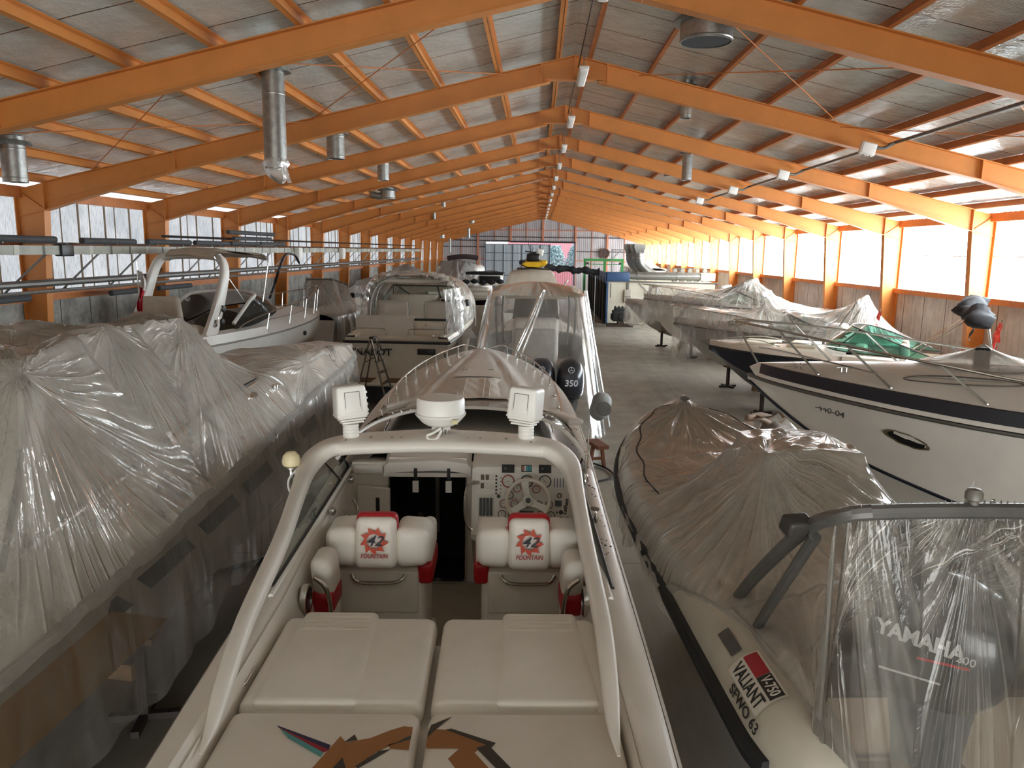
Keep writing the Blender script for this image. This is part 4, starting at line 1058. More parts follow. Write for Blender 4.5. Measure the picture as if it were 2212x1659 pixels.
def sheet(name, label, root, s0, s1, w, edge, deck, lines, mt, poles=(), nx=170, ny=96, sag=.0, end0=None, end1=None, skirt=None, wr=.008, seed=1, its=700, group='clear plastic sheets over the boats', cat='plastic sheet', out=(.02,.1), mt2=None, front=None):
    rng = np.random.default_rng(seed)
    S, Q, SS, VV, OB, Z = solve_sheet(s0, s1, w, edge, deck, lines, nx, ny, its, sag, end0, end1)
    Z = pleat(SS, VV, Z, poles, rng)
    for k in range(5):                                        # long soft creases
        a = rng.uniform(0, PI); fq = rng.uniform(5, 16); Z = Z + wr*np.sin(fq*(SS*math.cos(a)+VV*math.sin(a)) + rng.uniform(0,6) + 1.4*np.sin(SS*1.3+VV*2.1+k))
    Z = np.maximum(Z, OB+.012)
    mb = MB()
    X = np.stack([VV, SS, Z], -1)
    rows = [list(map(tuple, r)) for r in X]
    if skirt:
        bot, amp, fq, hang = skirt                           # hang(s): how far down, pleats
        m = 12; L_, R_ = [], []
        ph = rng.uniform(0, 6.28, 6)
        for i, s in enumerate(S):
            res = []
            for sg in (-1, 1):
                zz = Z[i, 0 if sg < 0 else -1]; zb = bot(s, sg) + .06*math.sin(3.1*s+ph[0]*sg) + .04*math.sin(7.7*s+ph[1])
                col = []
                for j in range(1, m+1):
                    t = j/m
                    pl = amp*t**.7*(math.sin(fq*s+ph[2]+sg+1.2*math.sin(1.7*s+ph[5])) + .6*math.sin(fq*2.3*s+ph[3]*sg + 2*t) + .4*math.sin(fq*.5*s+ph[4]))
                    o_ = out[0] + (out[1]-out[0])*math.sin(min(1, t*1.4)*PI/2) + pl
                    col.append((sg*(w(s)+o_) if w(s) > .03 else sg*(.02+max(0,o_)), s + .5*amp*math.sin(fq*1.3*s+3*t+sg), zz + (zb-zz)*t))
                res.append(col)
            rows[i] = res[0][::-1] + rows[i] + res[1]
    mb.loft(rows, closed=False, caps=False)
    o = mb.build(name, mt, None, ang=70, fix=False)
    ny_ = len(rows[0]); ns_ = 12 if skirt else 0
    pl_ = [p for p in poles] or [(0, (s0+s1)/2, 9, .01, 9)]
    def fold(co):
        out_ = np.zeros_like(co); best = np.full(len(co), 1e9)
        for k, (pv, ps, n_, am, rm) in enumerate(pl_):
            dx, dy = co[:,0]-pv, co[:,1]-ps; r = np.hypot(dx, dy)+1e-4; m = r/rm < best; best = np.where(m, r/rm, best)
            c = np.stack([dx/r*2.2, dy/r*2.2, r*.22+k*5.3], 1); out_[m] = c[m]
        if ns_:
            j = np.arange(len(co)) % ny_; sk = (j < ns_) | (j >= ny_-ns_)
            out_[sk] = np.stack([co[:,1]*.8, (co[:,0] > 0)*3.0, co[:,2]*.15], 1)[sk]
        return out_
    set_fold(o, fold)
    if mt2 and skirt:
        o.data.materials.append(mt2)
        mi = [1 if k // (ny_-1) < front else 0 for k in range(len(o.data.polygons))] if front else [1 if (k % (ny_-1)) < 11 or (k % (ny_-1)) >= ny_-12 else 0 for k in range(len(o.data.polygons))]
        o.data.polygons.foreach_set('material_index', mi)
    o.location = root.location; o.rotation_euler = root.rotation_euler
    return tag(o, label, cat, group)
def boat_root(name, label, x, y, dx, dy=1, cat='boat'):
    return thing(name, label, cat, (x, y, 0), math.atan2(-dx, dy))
def simple_deck(btab, gtab, L, s0, s1, crown, name, mt, root, n=34, M=18, fn=None, lip=.03, inset=.0):
    mb = MB(); rows = []
    for i in range(n+1):
        t = i/n; s = s0 + (s1-s0)*(1-(1-t)**1.3); b = max(itp(s, btab)-inset, .004); g = itp(s, gtab)
        row = []
        for j in range(M+1):
            q = j/M*2-1; v = b*q
            z = g + lip*(1 if j not in (0, M) else 0) + crown(s)*(1-q*q) + (fn(s, v) if fn else 0)
            row.append((v, s, z))
        rows.append(row)
    mb.loft(rows, closed=False, caps=False)
    return mb.build(name, mt, root, ang=45)
PLA = plastic('clear_polythene', opac=.17, crink=.5, scale=6)
PLB = plastic('milky_polythene', (246,240,229), opac=.25, crink=.5, scale=5, rough=.12)
PLC = plastic('thin_clear_film', (232,226,214), opac=.05, crink=.4, scale=5, fold=.8, rough=.12)
PLF = plastic('hazy_cover_film', (244,236,223), opac=.40, crink=.35, scale=5, fold=.75, rough=.14)
CLR = plastic('barely_there_film', (224,220,212), opac=.04, crink=.3, scale=5, fold=.5)
PLD = plastic('distant_polythene', (236,234,232), opac=.34, crink=.7, scale=5)

# ------------------------------------------------------------------ B: long covered cruiser on the left
B = boat_root('powerboat', 'long white powerboat wrapped in clear plastic, filling the left foreground', -5.19, 1.0, .15)
B_b = [(-.5,1.75),(0,1.75),(3,1.70),(5,1.5),(7,1.2),(8.5,.93),(10,.66),(11.5,.36),(12.4,.13),(12.75,0)]
B_g = [(-.5,1.55),(2.5,1.70),(4.3,1.88),(6.4,2.06),(8.1,2.18),(9.6,2.28),(12.75,2.36)]
B_c = [(-.5,.9),(6,1.0),(9,1.2),(11,1.6),(12.75,2.1)]
B_k = [(-.5,.35),(7,.35),(9.5,.6),(11.3,1.1),(12.75,2.25)]
t = NT('striped_hull'); v = t.coord()                    # white topsides with a dashed blue band and yellow flash aft
sx = t.n('ShaderNodeSeparateXYZ'); t.l(v, sx.inputs[0])
zz = t.math('SUBTRACT', sx.outputs[2], t.math('MULTIPLY', sx.outputs[1], .045))
band = t.math('MULTIPLY', t.math('GREATER_THAN', zz, 1.22), t.math('LESS_THAN', zz, 1.45))
dash = t.math('GREATER_THAN', t.math('FRACT', t.math('ADD', t.math('MULTIPLY', sx.outputs[1], .95), t.math('MULTIPLY', zz, 1.2))), .25)
rng_ = t.math('MULTIPLY', t.math('GREATER_THAN', sx.outputs[1], 4.4), t.math('LESS_THAN', sx.outputs[1], 10.5))
m1 = t.math('MULTIPLY', t.math('MULTIPLY', band, dash), rng_)
ye = t.math('MULTIPLY', t.math('LESS_THAN', t.math('ADD', sx.outputs[1], t.math('MULTIPLY', zz, 1.6)), 6.6), t.math('MULTIPLY', t.math('GREATER_THAN', zz, .75), t.math('LESS_THAN', zz, 1.35)))
blk = t.math('LESS_THAN', zz, .52)
c = t.mix(m1, lin((224,216,204)), lin((40,46,68))); c = t.mix(ye, c, lin((196,140,30))); c = t.mix(blk, c, lin((60,58,62)))
t.pbr(c, .25, coat=.15)
STRIPE = t.mat
mb, rg = hull_mb(12.75, B_b, B_g, B_c, B_k, s0=-.5)
mb.build('hull', STRIPE, B, ang=25)
MB().tube(gunwale_line(B_b, B_g, 12.75, -.5, .02, -.04, 40), .034, 8).build('rub_rail', WHITEP, B)
def B_crown(s): return itl(s, [(0,.3),(4,.35),(7,.62),(9,.56),(11.5,.34),(12.75,.12)])
def B_deckz(SS, VV):
    SS = np.asarray(SS, float); VV = np.asarray(VV, float)
    b = np.interp(SS, [a for a, _ in B_b], [max(q, .02) for _, q in B_b]); g = np.interp(SS, [a for a, _ in B_g], [q for _, q in B_g])
    q = np.clip(np.abs(VV)/b, 0, 1)
    cr = np.vectorize(B_crown)(SS)
    e = np.clip((1-q)/.32, 0, 1)
    return g + cr*(.62*np.sin(e*PI/2) + .38*(1-q**2))
rows = []
for i in range(48):
    s = -.5 + 13.24*i/47; b = max(itp(s, B_b), .004)
    V = np.linspace(-b, b, 31); z = B_deckz(np.full(31, s), V); rows.append(list(zip(V, [s]*31, z)))
MB().loft(rows, closed=False, caps=False).build('deck', GEL, B, ang=60)
# side coachroof: black and chrome trim line, window, lettering
for off, mt, r_ in ((.0, BLACK, .016), (.05, CHROME, .012)):
    pts = []
    for s in np.linspace(3.2, 8.0, 20):
        b = itp(s, B_b); v = b*.72+off*.5; pts.append((v, s, float(B_deckz(s, v))+.015))
    MB().tube(pts, r_*1.5, 8).build('trim_strip', mt, B)
bd = []
s_ = 6.05
def B_side(s, q, e=.012):
    b = itp(s, B_b); v = b*q; return Vector((v, s, float(B_deckz(s, v))+e))
def deck_text(body, s0_, q0, size, mt, shear, bold, sx):
    o = text('lettering', body, Matrix.Identity(4), size, mt, B, .001, shear, bold=bold, sx=sx)
    for v_ in o.data.vertices:
        p = TM[o.name] @ v_.co; s = s0_ + p.x; c_ = B_side(s, q0 - p.y/max(itp(s, B_b), .3), .03+p.z); v_.co = c_
    o.matrix_basis = Matrix.Identity(4); o.data.update()
deck_text('FOUNTAIN', 5.75, .93, .24, mat_once('letter_blue', (40,46,66)), .25, .004, 1.0)
hs_ = [Vector((x, s, z)) for x, s, z in ((0,0,0),)]
def B_hull(s, t_):                                            # a point on the starboard topsides
    b = itp(s, B_b); g = itp(s, B_g); c_ = itp(s, B_c); return Vector((b*(1-.06*t_)+.014, s, g - (g-c_)*t_))
deck_text('W-259', 10.9, .80, .24, mat_once('letter_grey', (70,70,72)), .1, .001, 1.0)
for i, (s, q) in enumerate(((6.9,.95),(7.15,.95),(7.4,.95))):
    p = B_side(s, q); MB().lathe([(.05,0),(.05,.012),(.0,.014)], p, 14, rot=(0,.9,0)).build('through_hull', CHROME, B)
MB().lathe([(.0,.02),(.10,.016),(.12,0)], B_side(7.6,.8), 16, rot=(0,.5,0), sc=(.5,1.3)).build('side_light', CHROME, B)
cleat(B, tuple(B_side(8.3,.86)), 0)
# canvas enclosure and arch under the sheet
B_lines = [
 [(1.42,3.6,2.3),(1.18,4.1,2.9),(1.02,4.35,3.22),(.8,4.5,3.36),(0,4.5,3.44),(-.8,4.5,3.38),(-1.1,4.35,3.1),(-1.4,3.6,2.4)],
 [(1.15,6.6,2.45),(.92,6.3,2.85),(.66,6.0,3.28),(.45,5.9,3.44),(-.3,5.9,3.50),(-.9,5.9,3.38),(-1.2,6.3,2.5)],
 [(.62,7.75,2.75),(.42,7.45,3.2),(.28,7.3,3.42),(-.2,7.2,3.46),(-.7,7.2,3.3),(-.9,7.7,2.7)],
 [(.45,5.9,3.44),(.28,7.3,3.42)], [(0,4.5,3.44),(-.3,5.9,3.50)],[(.8,4.5,3.36),(.45,5.9,3.44)]]
none = lambda S, V: np.full(S.shape, -9.)
S, Q, SS, VV, OB, Z = solve_sheet(3.3, 8.3, lambda s: itl(s, [(3.3,1.05),(6.5,.86),(8.3,.5)]), lambda s: float(B_deckz(s, itp(s, B_b)*.65))+.0, lambda S, V: B_deckz(S, V)+.01, B_lines, 70, 48, 400)
MB().loft([list(map(tuple, r)) for r in np.stack([VV, SS, Z-.03], -1)], closed=False, caps=False).build('canvas_enclosure', GREYC, B, ang=60, fix=False)
for ln in B_lines[:3]:
    MB().tube(smooth([(a, b, c-.09) for a, b, c in ln], 4), .022, 8).build('canopy_bow', STEELG, B)
MB().tube(smooth([(1.36,3.35,1.75)] + [(a*.85, b+.08, c-.22) for a, b, c in B_lines[0]] + [(-1.36,3.35,1.75)], 5), .16, 14).build('radar_arch', GELM, B)
B_poles = [(.28,7.3,17,.022,2.6),(.9,4.4,15,.020,2.3),(.45,5.9,13,.012,1.2),(-.7,7.2,13,.018,2.0),(.6,9.6,9,.010,2)]
for p in [(.28,7.3,3.44)]: pass
sheet('plastic_sheet', 'large wrinkled clear plastic sheet stretched over the long powerboat on the left', B, -.3, 12.72, lambda s: max(itp(s, B_b), .02)+.05, lambda s: itp(s, B_g)+.03, lambda S, V: B_deckz(S, V)+.015, B_lines, PLB, B_poles, 230, 120, skirt=(lambda s, sg: itl(s, [(0,.55),(5,.85),(8,1.2),(11,1.5),(12.7,1.2)]), .025, 7, None), wr=.006, seed=3, its=900, mt2=CLR)
for s in (2.5, 6.0): keel_block(*at(B, 0, s), .34, -.149, 'timber keel block under the long wrapped powerboat, %s' % ('toward its stern' if s < 3 else 'amidships'))
boat_stand(*at(B, .95, 5.4), .78, .2, 'dark steel stand under the long wrapped powerboat beside the centre aisle gap')
# ------------------------------------------------------------------ C: cruiser with a white radar arch along the left wall
C_ = boat_root('motor_cruiser', 'white cruiser with a tall white radar arch by the left wall, bow to the aisle', -8.80, 16.4, .25)
C_b = [(0,1.12),(2,1.2),(4,1.18),(5.6,.95),(6.8,.6),(7.6,.22),(7.95,0)]
C_g = [(0,1.95),(3,2.0),(5.5,2.1),(7.95,2.2)]
C_c = [(0,.95),(4,1.05),(6.5,1.4),(7.95,2.0)]; C_k = [(0,.45),(4,.45),(6,.8),(7.3,1.5),(7.95,2.1)]
mb, rg = hull_mb(7.95, C_b, C_g, C_c, C_k); mb.build('hull', GEL, C_, ang=25)
MB().tube(gunwale_line(C_b, C_g, 7.95, 0, .01, -.03), .022, 8).build('rub_rail', mat_once('grey_rub_rail', (150,146,138), .5), C_)
simple_deck(C_b, C_g, 7.95, 3.2, 7.93, lambda s: itl(s, [(3.2,.55),(4.5,.5),(6.5,.3),(7.9,.05)]), 'foredeck', GEL, C_)
for sg in (-1, 1):
    mb = MB(); rows = []
    for i in range(16):
        s = 3.3*i/15; b = itp(s, C_b); g = itp(s, C_g); rows.append([(sg*b,s,g),(sg*(b-.03),s,g+.2),(sg*(b-.25),s,g+.25),(sg*(b-.28),s,1.3)])
    mb.loft(rows, closed=False, caps=False); mb.build('side_deck', GEL, C_)
MB().bx(-.95,.95,.0,3.3,1.25,1.3).bx(-1.1,1.1,0,.15,1.2,2.1).build('cockpit_floor', GELM, C_)
# arch: two raked legs and a rounded top bar
ap = [(-1.05,1.2,2.1,.42),(-1.04,1.5,2.6,.36),(-1.03,1.75,3.1,.30),(-1.0,1.95,3.55,.26),(-.9,2.05,3.82,.24),(-.7,2.1,3.93,.24),(0,2.12,3.97,.24)]
ap = ap + [(-a,b,c,w) for a,b,c,w in ap[-2::-1]]
cn = smooth([(a,b,c) for a,b,c,w in ap], 4); wd = smooth([(w,0,0) for a,b,c,w in ap], 4); rings = []
for i, (c, w_) in enumerate(zip(cn, wd)):
    tg = (cn[min(i+1,len(cn)-1)]-cn[max(i-1,0)]).normalized(); f_ = Vector((0,-1,.35)); f_ = (f_-tg*f_.dot(tg)).normalized(); u_ = tg.cross(f_)
    rings.append([c + f_*w_.x*.5*math.copysign(abs(math.cos(q))**.6, math.cos(q)) + u_*.075*math.copysign(abs(math.sin(q))**.6, math.sin(q)) for q in np.linspace(0, 2*PI, 13)[:-1]])
ar = MB().loft(rings).build('radar_arch', GEL, C_, ang=50)
for dz_ in (0,.3): MB().lathe([(0,.04),(.07,.03),(.085,0)], (1.12,1.62+dz_*.2,2.75+dz_*1.0-.3), 12, 'X').build('arch_light', BLACK, ar)
text('lettering', 'S', frame((1.125,1.35,2.42), (0,1,0), (0,0,1)) @ Matrix.Translation((0,0,.005)), .24, BLACK, ar, .003, .3)
MB().tube(smooth([(1.14,1.3,2.35),(1.2,1.4,2.6),(1.17,1.55,2.8)], 4), .014, 6).build('grab_rail', CHROME, ar)
# windscreen with rounded side wings
tpw = smooth([(-1.0,2.2,2.35),(-.98,2.9,2.85),(-.85,3.3,3.0),(0,3.75,3.05),(.85,3.3,3.0),(.98,2.9,2.85),(1.0,2.2,2.35)], 5)
btw = smooth([(-1.0,2.2,2.2),(-1.0,3.2,2.3),(-.9,4.2,2.55),(0,4.6,2.68),(.9,4.2,2.55),(1.0,3.2,2.3),(1.0,2.2,2.2)], 5)
wsx = MB().loft([[a, (a+b)/2+Vector((0,.05,.05)), b] for a, b in zip(btw, tpw)], closed=False, caps=False).build('windscreen', TINT, C_)
MB().tube(tpw, .045, 8).build('windscreen_frame', GEL, wsx); MB().tube(btw, .02, 6).build('windscreen_gasket', BLACK, wsx)
# folded bimini top, cockpit covers, rails
rows = []
for i in range(12):
    s = 1.7 + 2.3*i/11; rows.append([(v, s, 4.10 - .10*abs(v)**2 + .05*math.sin(i*.5) - (.12 if i in (0,11) else 0) + .01*math.sin(9*v+i)) for v in np.linspace(-.45, .85, 14)])
MB().loft(rows, closed=False, caps=False).loft([[(a,b,c-.04) for a,b,c in r_] for r_ in rows], closed=False, caps=False).build('bimini_top', BEIGEV, C_)
MB().tube(smooth([(.95,3.4,2.5),(.95,3.7,3.4),(.85,3.8,3.98),(-.45,3.85,4.0)], 4), .016, 8).tube([(.8,1.8,4.0),(.95,2.7,2.9)], .014, 6).build('bimini_frame', CHROME, C_)
MB().rbox((.1,.9,2.05), (1.7,1.3,.7), .3, seg=5).rbox((-.1,2.0,1.9), (1.6,1.0,.5), .2, seg=4).build('cockpit_cover', BEIGEV, C_, ang=60)
MB().rbox((-.45,1.55,2.55), (.9,.25,.95), .12, (.3,0,.3), seg=4).build('seat_cover', BEIGEV, C_, ang=60)
MB().rbox((.35,1.0,1.75), (.9,.6,.7), .1).build('aft_seat', BEIGEV, C_)
for sg in (-1, 1):
    pts = [(sg*(itp(s, C_b)-.08), s, itp(s, C_g)+h) for s, h in ((2.0,.12),(2.5,.35),(3.6,.52),(5.0,.6),(6.2,.66),(7.2,.72),(7.9,.8))] + [(0, 8.3, 3.08)]
    posts = [((sg*(itp(s, C_b)-.08), s+.12, itp(s, C_g)+h), (sg*(itp(s, C_b)-.1), s, itp(s, C_g)+.05)) for s, h in ((3.4,.5),(4.6,.58),(5.7,.63),(6.7,.69),(7.4,.74))]
    railing(C_, pts, posts, .014)
    MB().tube(smooth([(sg*(itp(s, C_b)-.09), s+.06, itp(s, C_g)+.33) for s in (3.4,4.6,5.7,6.7,7.5)], 4), .008, 6).build('lower_rail', CHROME, C_)
    cleat(C_, (sg*.62, 6.3, 2.2), 0)
MB().lathe([(0,.03),(.06,.025),(.07,0)], (.95,5.5,1.8), 10, 'X').build('side_fitting', BLACK, C_)
for s in (1.5, 5.0): keel_block(*at(C_, 0, s), .44, -.245, 'timber keel block under the cruiser with the tall arch, %s' % ('aft' if s < 2 else 'forward'))
fx, fy = at(C_, .35, -.05)
fg = thing('flag', 'limp red and white flag on a pole at the stern of the arch cruiser', 'flag', (fx, fy, 2.1))
MB().tube([(0,0,0),(-.02,-.05,1.75)], .016, 8).build('flag_pole', CHROME, fg)
rows = []
for i in range(15):
    z = 1.55 - i*.085; wv = .10 + .03*math.sin(i*.8)
    rows.append([(.02 + .05*math.sin(i*.5) + wv*(j/6-.3), -.04 + .035*math.sin(j*1.9+i*.6), z + .02*math.sin(j)) for j in range(7)])
t = NT('flag_cloth'); v = t.coord(); sx = t.n('ShaderNodeSeparateXYZ'); t.l(v, sx.inputs[0])
f1 = t.math('ADD', sx.outputs[2], t.math('MULTIPLY', sx.outputs[0], 1.4))
t.pbr(t.mix(t.math('MULTIPLY', t.math('GREATER_THAN', f1, .62), t.math('LESS_THAN', f1, 1.28)), lin((222,214,208)), lin((180,26,44))), .8)
MB().loft(rows, closed=False, caps=False).build('cloth', t.mat, fg, fix=False)

# ------------------------------------------------------------------ D: cruiser seen from astern with its canopy open
D = boat_root('motor_cruiser', 'cream cruiser seen from astern, with dark transom lettering and an open plastic canopy', -3.82, 20.85, .03)
D_b = [(0,1.45),(2,1.55),(5,1.55),(7.5,1.2),(9,.7),(10,0)]
D_g = [(0,1.72),(5,1.85),(10,2.2)]; D_c = [(0,.75),(6,.85),(10,1.9)]; D_k = [(0,.35),(6,.35),(8.5,.9),(10,2.0)]
D_W = mat('cream_gelcoat', (232,222,204), .3, var=.04, coat=.1)
mb, rg = hull_mb(10, D_b, D_g, D_c, D_k, s0=0); mb.build('hull', D_W, D, ang=25)
MB().tube(gunwale_line(D_b, D_g, 10, 0, .012, -.05) , .035, 8).tube([(-1.46,-.02,1.66),(1.46,-.02,1.66)], .035, 8).build('rub_rail', NAVY, D)
simple_deck(D_b, D_g, 10, 5.0, 9.98, lambda s: itl(s, [(5,.5),(7,.4),(10,.05)]), 'foredeck', D_W, D)
mb = MB().bx(-1.43,1.43,.0,.75,1.68,1.78)
for sg in (-1, 1):
    rows = [[(sg*itp(s, D_b), s, itp(s, D_g)), (sg*(itp(s, D_b)-.04), s, itp(s, D_g)+.10), (sg*(itp(s, D_b)-.3), s, itp(s, D_g)+.12), (sg*(itp(s, D_b)-.32), s, 1.1)] for s in np.linspace(0, 5.1, 14)]
    mb.loft(rows, closed=False, caps=False)
mb.build('side_deck', D_W, D)
MB().bx(-1.25,1.25,.7,5,1.05,1.1).build('cockpit_floor', GELM, D)
MB().bx(-1.3,.35,.72,.84,1.1,2.32).build('aft_screen', GELM, D)
MB().bx(.37,1.3,.72,.8,1.1,2.22).rbox((.8,.71,1.95), (.72,.02,.42), .01).build('aft_locker', D_W, D)
MB().bx(.36,1.28,.70,.82,2.2,2.26).build('locker_trim', RUBBER, D)
MB().rbox((.7,.69,2.09), (.05,.03,.05), .01).build('latch', CHROME, D)
for cx in (-.62, .86):
    o = MB().rbox((cx,2.5,2.25), (.98,.22,.74), .09, (-.08,0,0), seg=4).rbox((cx,2.62,1.9), (.98,.6,.2), .06).build('seat_back', VINYL, D, ang=50); o.name = 'cockpit_seat'
    MB().tube(smooth([(cx-.5,2.37,1.95),(cx-.5,2.36,2.5),(cx-.4,2.36,2.62),(cx+.4,2.36,2.62),(cx+.5,2.36,2.5),(cx+.5,2.37,1.95)], 4), .016, 6).build('seat_piping', CHROME, o)
MB().rbox((-.3,4.2,2.3), (1.6,.7,.9), .1).rbox((1.05,4.1,2.3), (.9,.7,.75), .08).build('dashboard', D_W, D)
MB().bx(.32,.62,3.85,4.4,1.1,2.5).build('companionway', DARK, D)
MB().rbox((1.05,3.75,2.72), (.5,.1,.2), .03).build('instrument_box', WHITEP, D); MB().rbox((1.1,3.8,2.52), (.9,.3,.22), .04).build('helm_cowl', BLACK, D)
# windscreen frame and pane
tw = [(-1.2,3.6,2.5),(-.95,4.0,3.02),(.95,4.0,3.02),(1.2,3.6,2.5)]
wsx = MB().add([(-.98,4.55,2.45),(.98,4.55,2.45),(.92,4.05,3.02),(-.92,4.05,3.02)], [(0,1,2,3)]).build('windscreen', CLEARG, D, fix=False)
MB().tube([(-1.02,4.55,2.42),(-.95,4.03,3.03),(.95,4.03,3.03),(1.02,4.55,2.42)], .03, 8).tube([(.55,4.55,2.44),(.5,4.03,3.02)], .03, 8).tube([(-1.3,3.3,2.35),(-.95,4.03,3.03)], .025, 8).tube([(1.3,3.3,2.35),(.95,4.03,3.03)], .025, 8).tube([(-1.02,4.56,2.42),(1.02,4.56,2.42)], .025, 6).build('windscreen_frame', STEELG, wsx)
for sg in (-1,1): MB().add([(sg*1.02,4.55,2.42),(sg*.95,4.03,3.03),(sg*1.3,3.3,2.4)], [(0,1,2)]).build('side_pane', CLEARG, wsx, fix=False)
MB().tube([(-.75,4.0,2.98),(-.25,4.1,2.62)], .02, 6).rbox((-.2,4.05,2.6), (.3,.06,.1), .02).build('wiper', BLACK, D)
MB().tube(smooth([(-1.3,.25,1.78),(-1.3,.25,1.96),(-1.2,.3,2.0),(-.45,.3,2.0),(-.36,.28,1.93),(-.34,.28,1.8)], 3), .016, 8).build('transom_rail', CHROME, D)
MB().tube(smooth([(.25,.28,1.8),(.28,.28,1.94),(.4,.3,2.0),(1.25,.3,2.0)], 3), .016, 8).tube([(1.28,.3,1.78),(1.28,.3,2.02)], .014, 6).tube([(1.28,.3,2.0),(1.35,.9,2.35)], .014, 6).build('transom_rail', CHROME, D)
MB().rbox((.98,.25,1.82), (.06,.1,.08), .02).rbox((1.3,.4,1.82), (.06,.1,.08), .02).build('deck_fitting', CHROME, D)
text('lettering', 'ENNABOT', frame((-.83,-.04,1.38), (1,0,0), (0,0,1)) @ Matrix.Translation((0,0,.012)), .27, mat_once('letter_navy', (30,32,44)), D, .003, 0, bold=.006, sx=1.12)
MB().rbox((.83,-.03,1.42), (.5,.04,.17), .03).build('transom_vent', BLACK, D)
MB().rbox((-.3,-.03,1.45), (.1,.04,.07), .01).build('exhaust_outlet', STEELG, D)
mb = MB().rbox((0,-.42,.62), (2.9,.85,.1), .04); pl = mb.build('swim_platform', D_W, D)
mb = MB()
for x0 in (-1.25, -.2, .55):
    for k in range(6): mb.bx(x0, x0+.7, -.8+k*.12, -.72+k*.12, .67, .685)
mb.build('teak_slat', mat('teak', (128,92,66), .7, var=.2), pl)
MB().bx(-1.3,1.3,-.3,.0,.05,.55).build('underwater_gear', BLACK, D)
MB().tube(smooth([(-.9,-.82,.68),(-.9,-.86,1.5),(-.8,-.84,1.58),(-.72,-.82,1.5)], 4), .016, 6).build('boarding_handle', CHROME, D)
MB().tube([(1.35,-.1,1.4),(1.33,-.14,.7)], .02, 6).build('fender_line', STEELG, D)
# canopy: plastic over hoops, open end aft
cs = [(2.2,-1.30,1.42,1.75,3.38),(3.0,-1.34,1.46,1.72,3.42),(4.0,-1.36,1.5,1.7,3.40),(5.2,-1.35,1.52,1.72,3.30),(6.6,-1.3,1.46,1.8,3.0),(8.0,-1.05,1.1,1.9,2.6)]
def hoop(s, xl, xr, zb, zt, n=36, grow=0, ph=0, amp=.0):
    out = []
    for k in range(n+1):
        q = PI*k/n; c, s_ = math.cos(q), math.sin(q); e = .55
        x = (xl+xr)/2 - math.copysign(abs(c)**e, c)*((xr-xl)/2+grow); z = zb + (zt-zb+grow)*abs(s_)**e
        w_ = amp*(math.sin(k*1.7+ph)+.6*math.sin(k*3.1+2*ph)); out.append((x*(1+w_*.4), s+w_*.8, z+w_*.5))
    return out
for s, xl, xr, zb, zt in cs[:4]: MB().tube(hoop(s, xl, xr, zb, zt, 30, -.03), .018, 8).build('canopy_hoop', WHITEP, D)
MB().rbox((.05,2.3,3.24), (2.5,.12,.12), .04).build('canopy_beam', D_W, D)
mb = MB(); rows = []
fine = []
for i in range(44):
    s = 2.08 + 5.9*(i/43); f = [np.interp(s, [c[0] for c in cs], [c[k] for c in cs]) for k in range(1, 5)]
    rows.append(hoop(s, f[0], f[1], f[2]-.35*(.5+.5*math.sin(s*2)), f[3], 44, .02, i*.9, .012))
mb.loft(rows, closed=False, caps=False)
rows = []                                                    # bunched up film rolled round the open edge
for i in range(9):
    a = i/8*4.2; rows.append(hoop(2.05-.18*math.sin(a), -1.32, 1.44, 1.75, 3.40, 60, .06+.09*math.cos(a), i*1.3, .05))
mb.loft(rows, closed=False, caps=False)
rows = []                                                    # loose curtain down the starboard corner
for i in range(14):
    k = i/13; rows.append([(1.5 - .02*j + .05*math.sin(j*1.6+i*.3)*(k+.2) + .12*k, 1.9 - .12*j*(1-.3*k) + .05*math.sin(j*2.2+i), 3.1 - 1.75*k + .02*math.sin(j*3)) for j in range(14)])
mb.loft(rows, closed=False, caps=False)
rows = []
for i in range(10):
    k = i/9; rows.append([(-1.36 - .03*j + .04*math.sin(j*1.7+i*.4), 2.0 - .06*j, 3.1 - 1.3*k) for j in range(8)])
mb.loft(rows, closed=False, caps=False)
o = set_fold(mb.build('plastic_sheet', PLA, None, fix=False, ang=70), lambda c: np.stack([c[:,1]*1.2+c[:,0]*.4, c[:,0]*.4, c[:,2]*.35], 1)); o.location = D.location; o.rotation_euler = D.rotation_euler
tag(o, 'crumpled plastic canopy over the hoops of the cream cruiser, open at its aft end', 'plastic sheet', 'clear plastic sheets over the boats')
for s in (1.5, 6.0): keel_block(*at(D, 0, s), .34, -.03, 'timber keel block under the cream cruiser with the lettered transom, %s' % ('aft' if s < 2 else 'forward'))
# stepladder leaning at the transom
lx, ly = -3.95, 19.3
ld = thing('stepladder', 'open metal stepladder standing behind the cream cruiser transom', 'ladder', (lx-.05, ly-.1, 0), 1.35)
ALU = mat('worn_aluminium', (120,112,100), .4, .8, var=.2)
for sg in (-1, 1):
    MB().tube([(sg*.30,-.45,0),(sg*.13,.12,1.95)], .024, 6).build('front_rail', ALU, ld); MB().tube([(sg*.28,.62,0),(sg*.13,.16,1.9)], .020, 6).build('rear_rail', ALU, ld)
for k in range(6):
    f = (k+1)/7; MB().box((0,-.45+.57*f,1.95*f), (.56*(1-f)+.28*f,.09,.03)).build('step', ALU, ld)
MB().rbox((0,.12,1.97), (.26,.12,.06), .02).build('top_cap', BLACK, ld)
MB().tube([(-.12,.0,1.5),(-.10,.30,1.35)], .012, 6).build('spreader', ALU, ld)
MB().tube(smooth([(.14,.1,1.9),(.2,.0,1.7),(.16,.05,1.45),(.22,.1,1.3)], 4), .014, 6).build('hanging_cord', BLACK, ld)

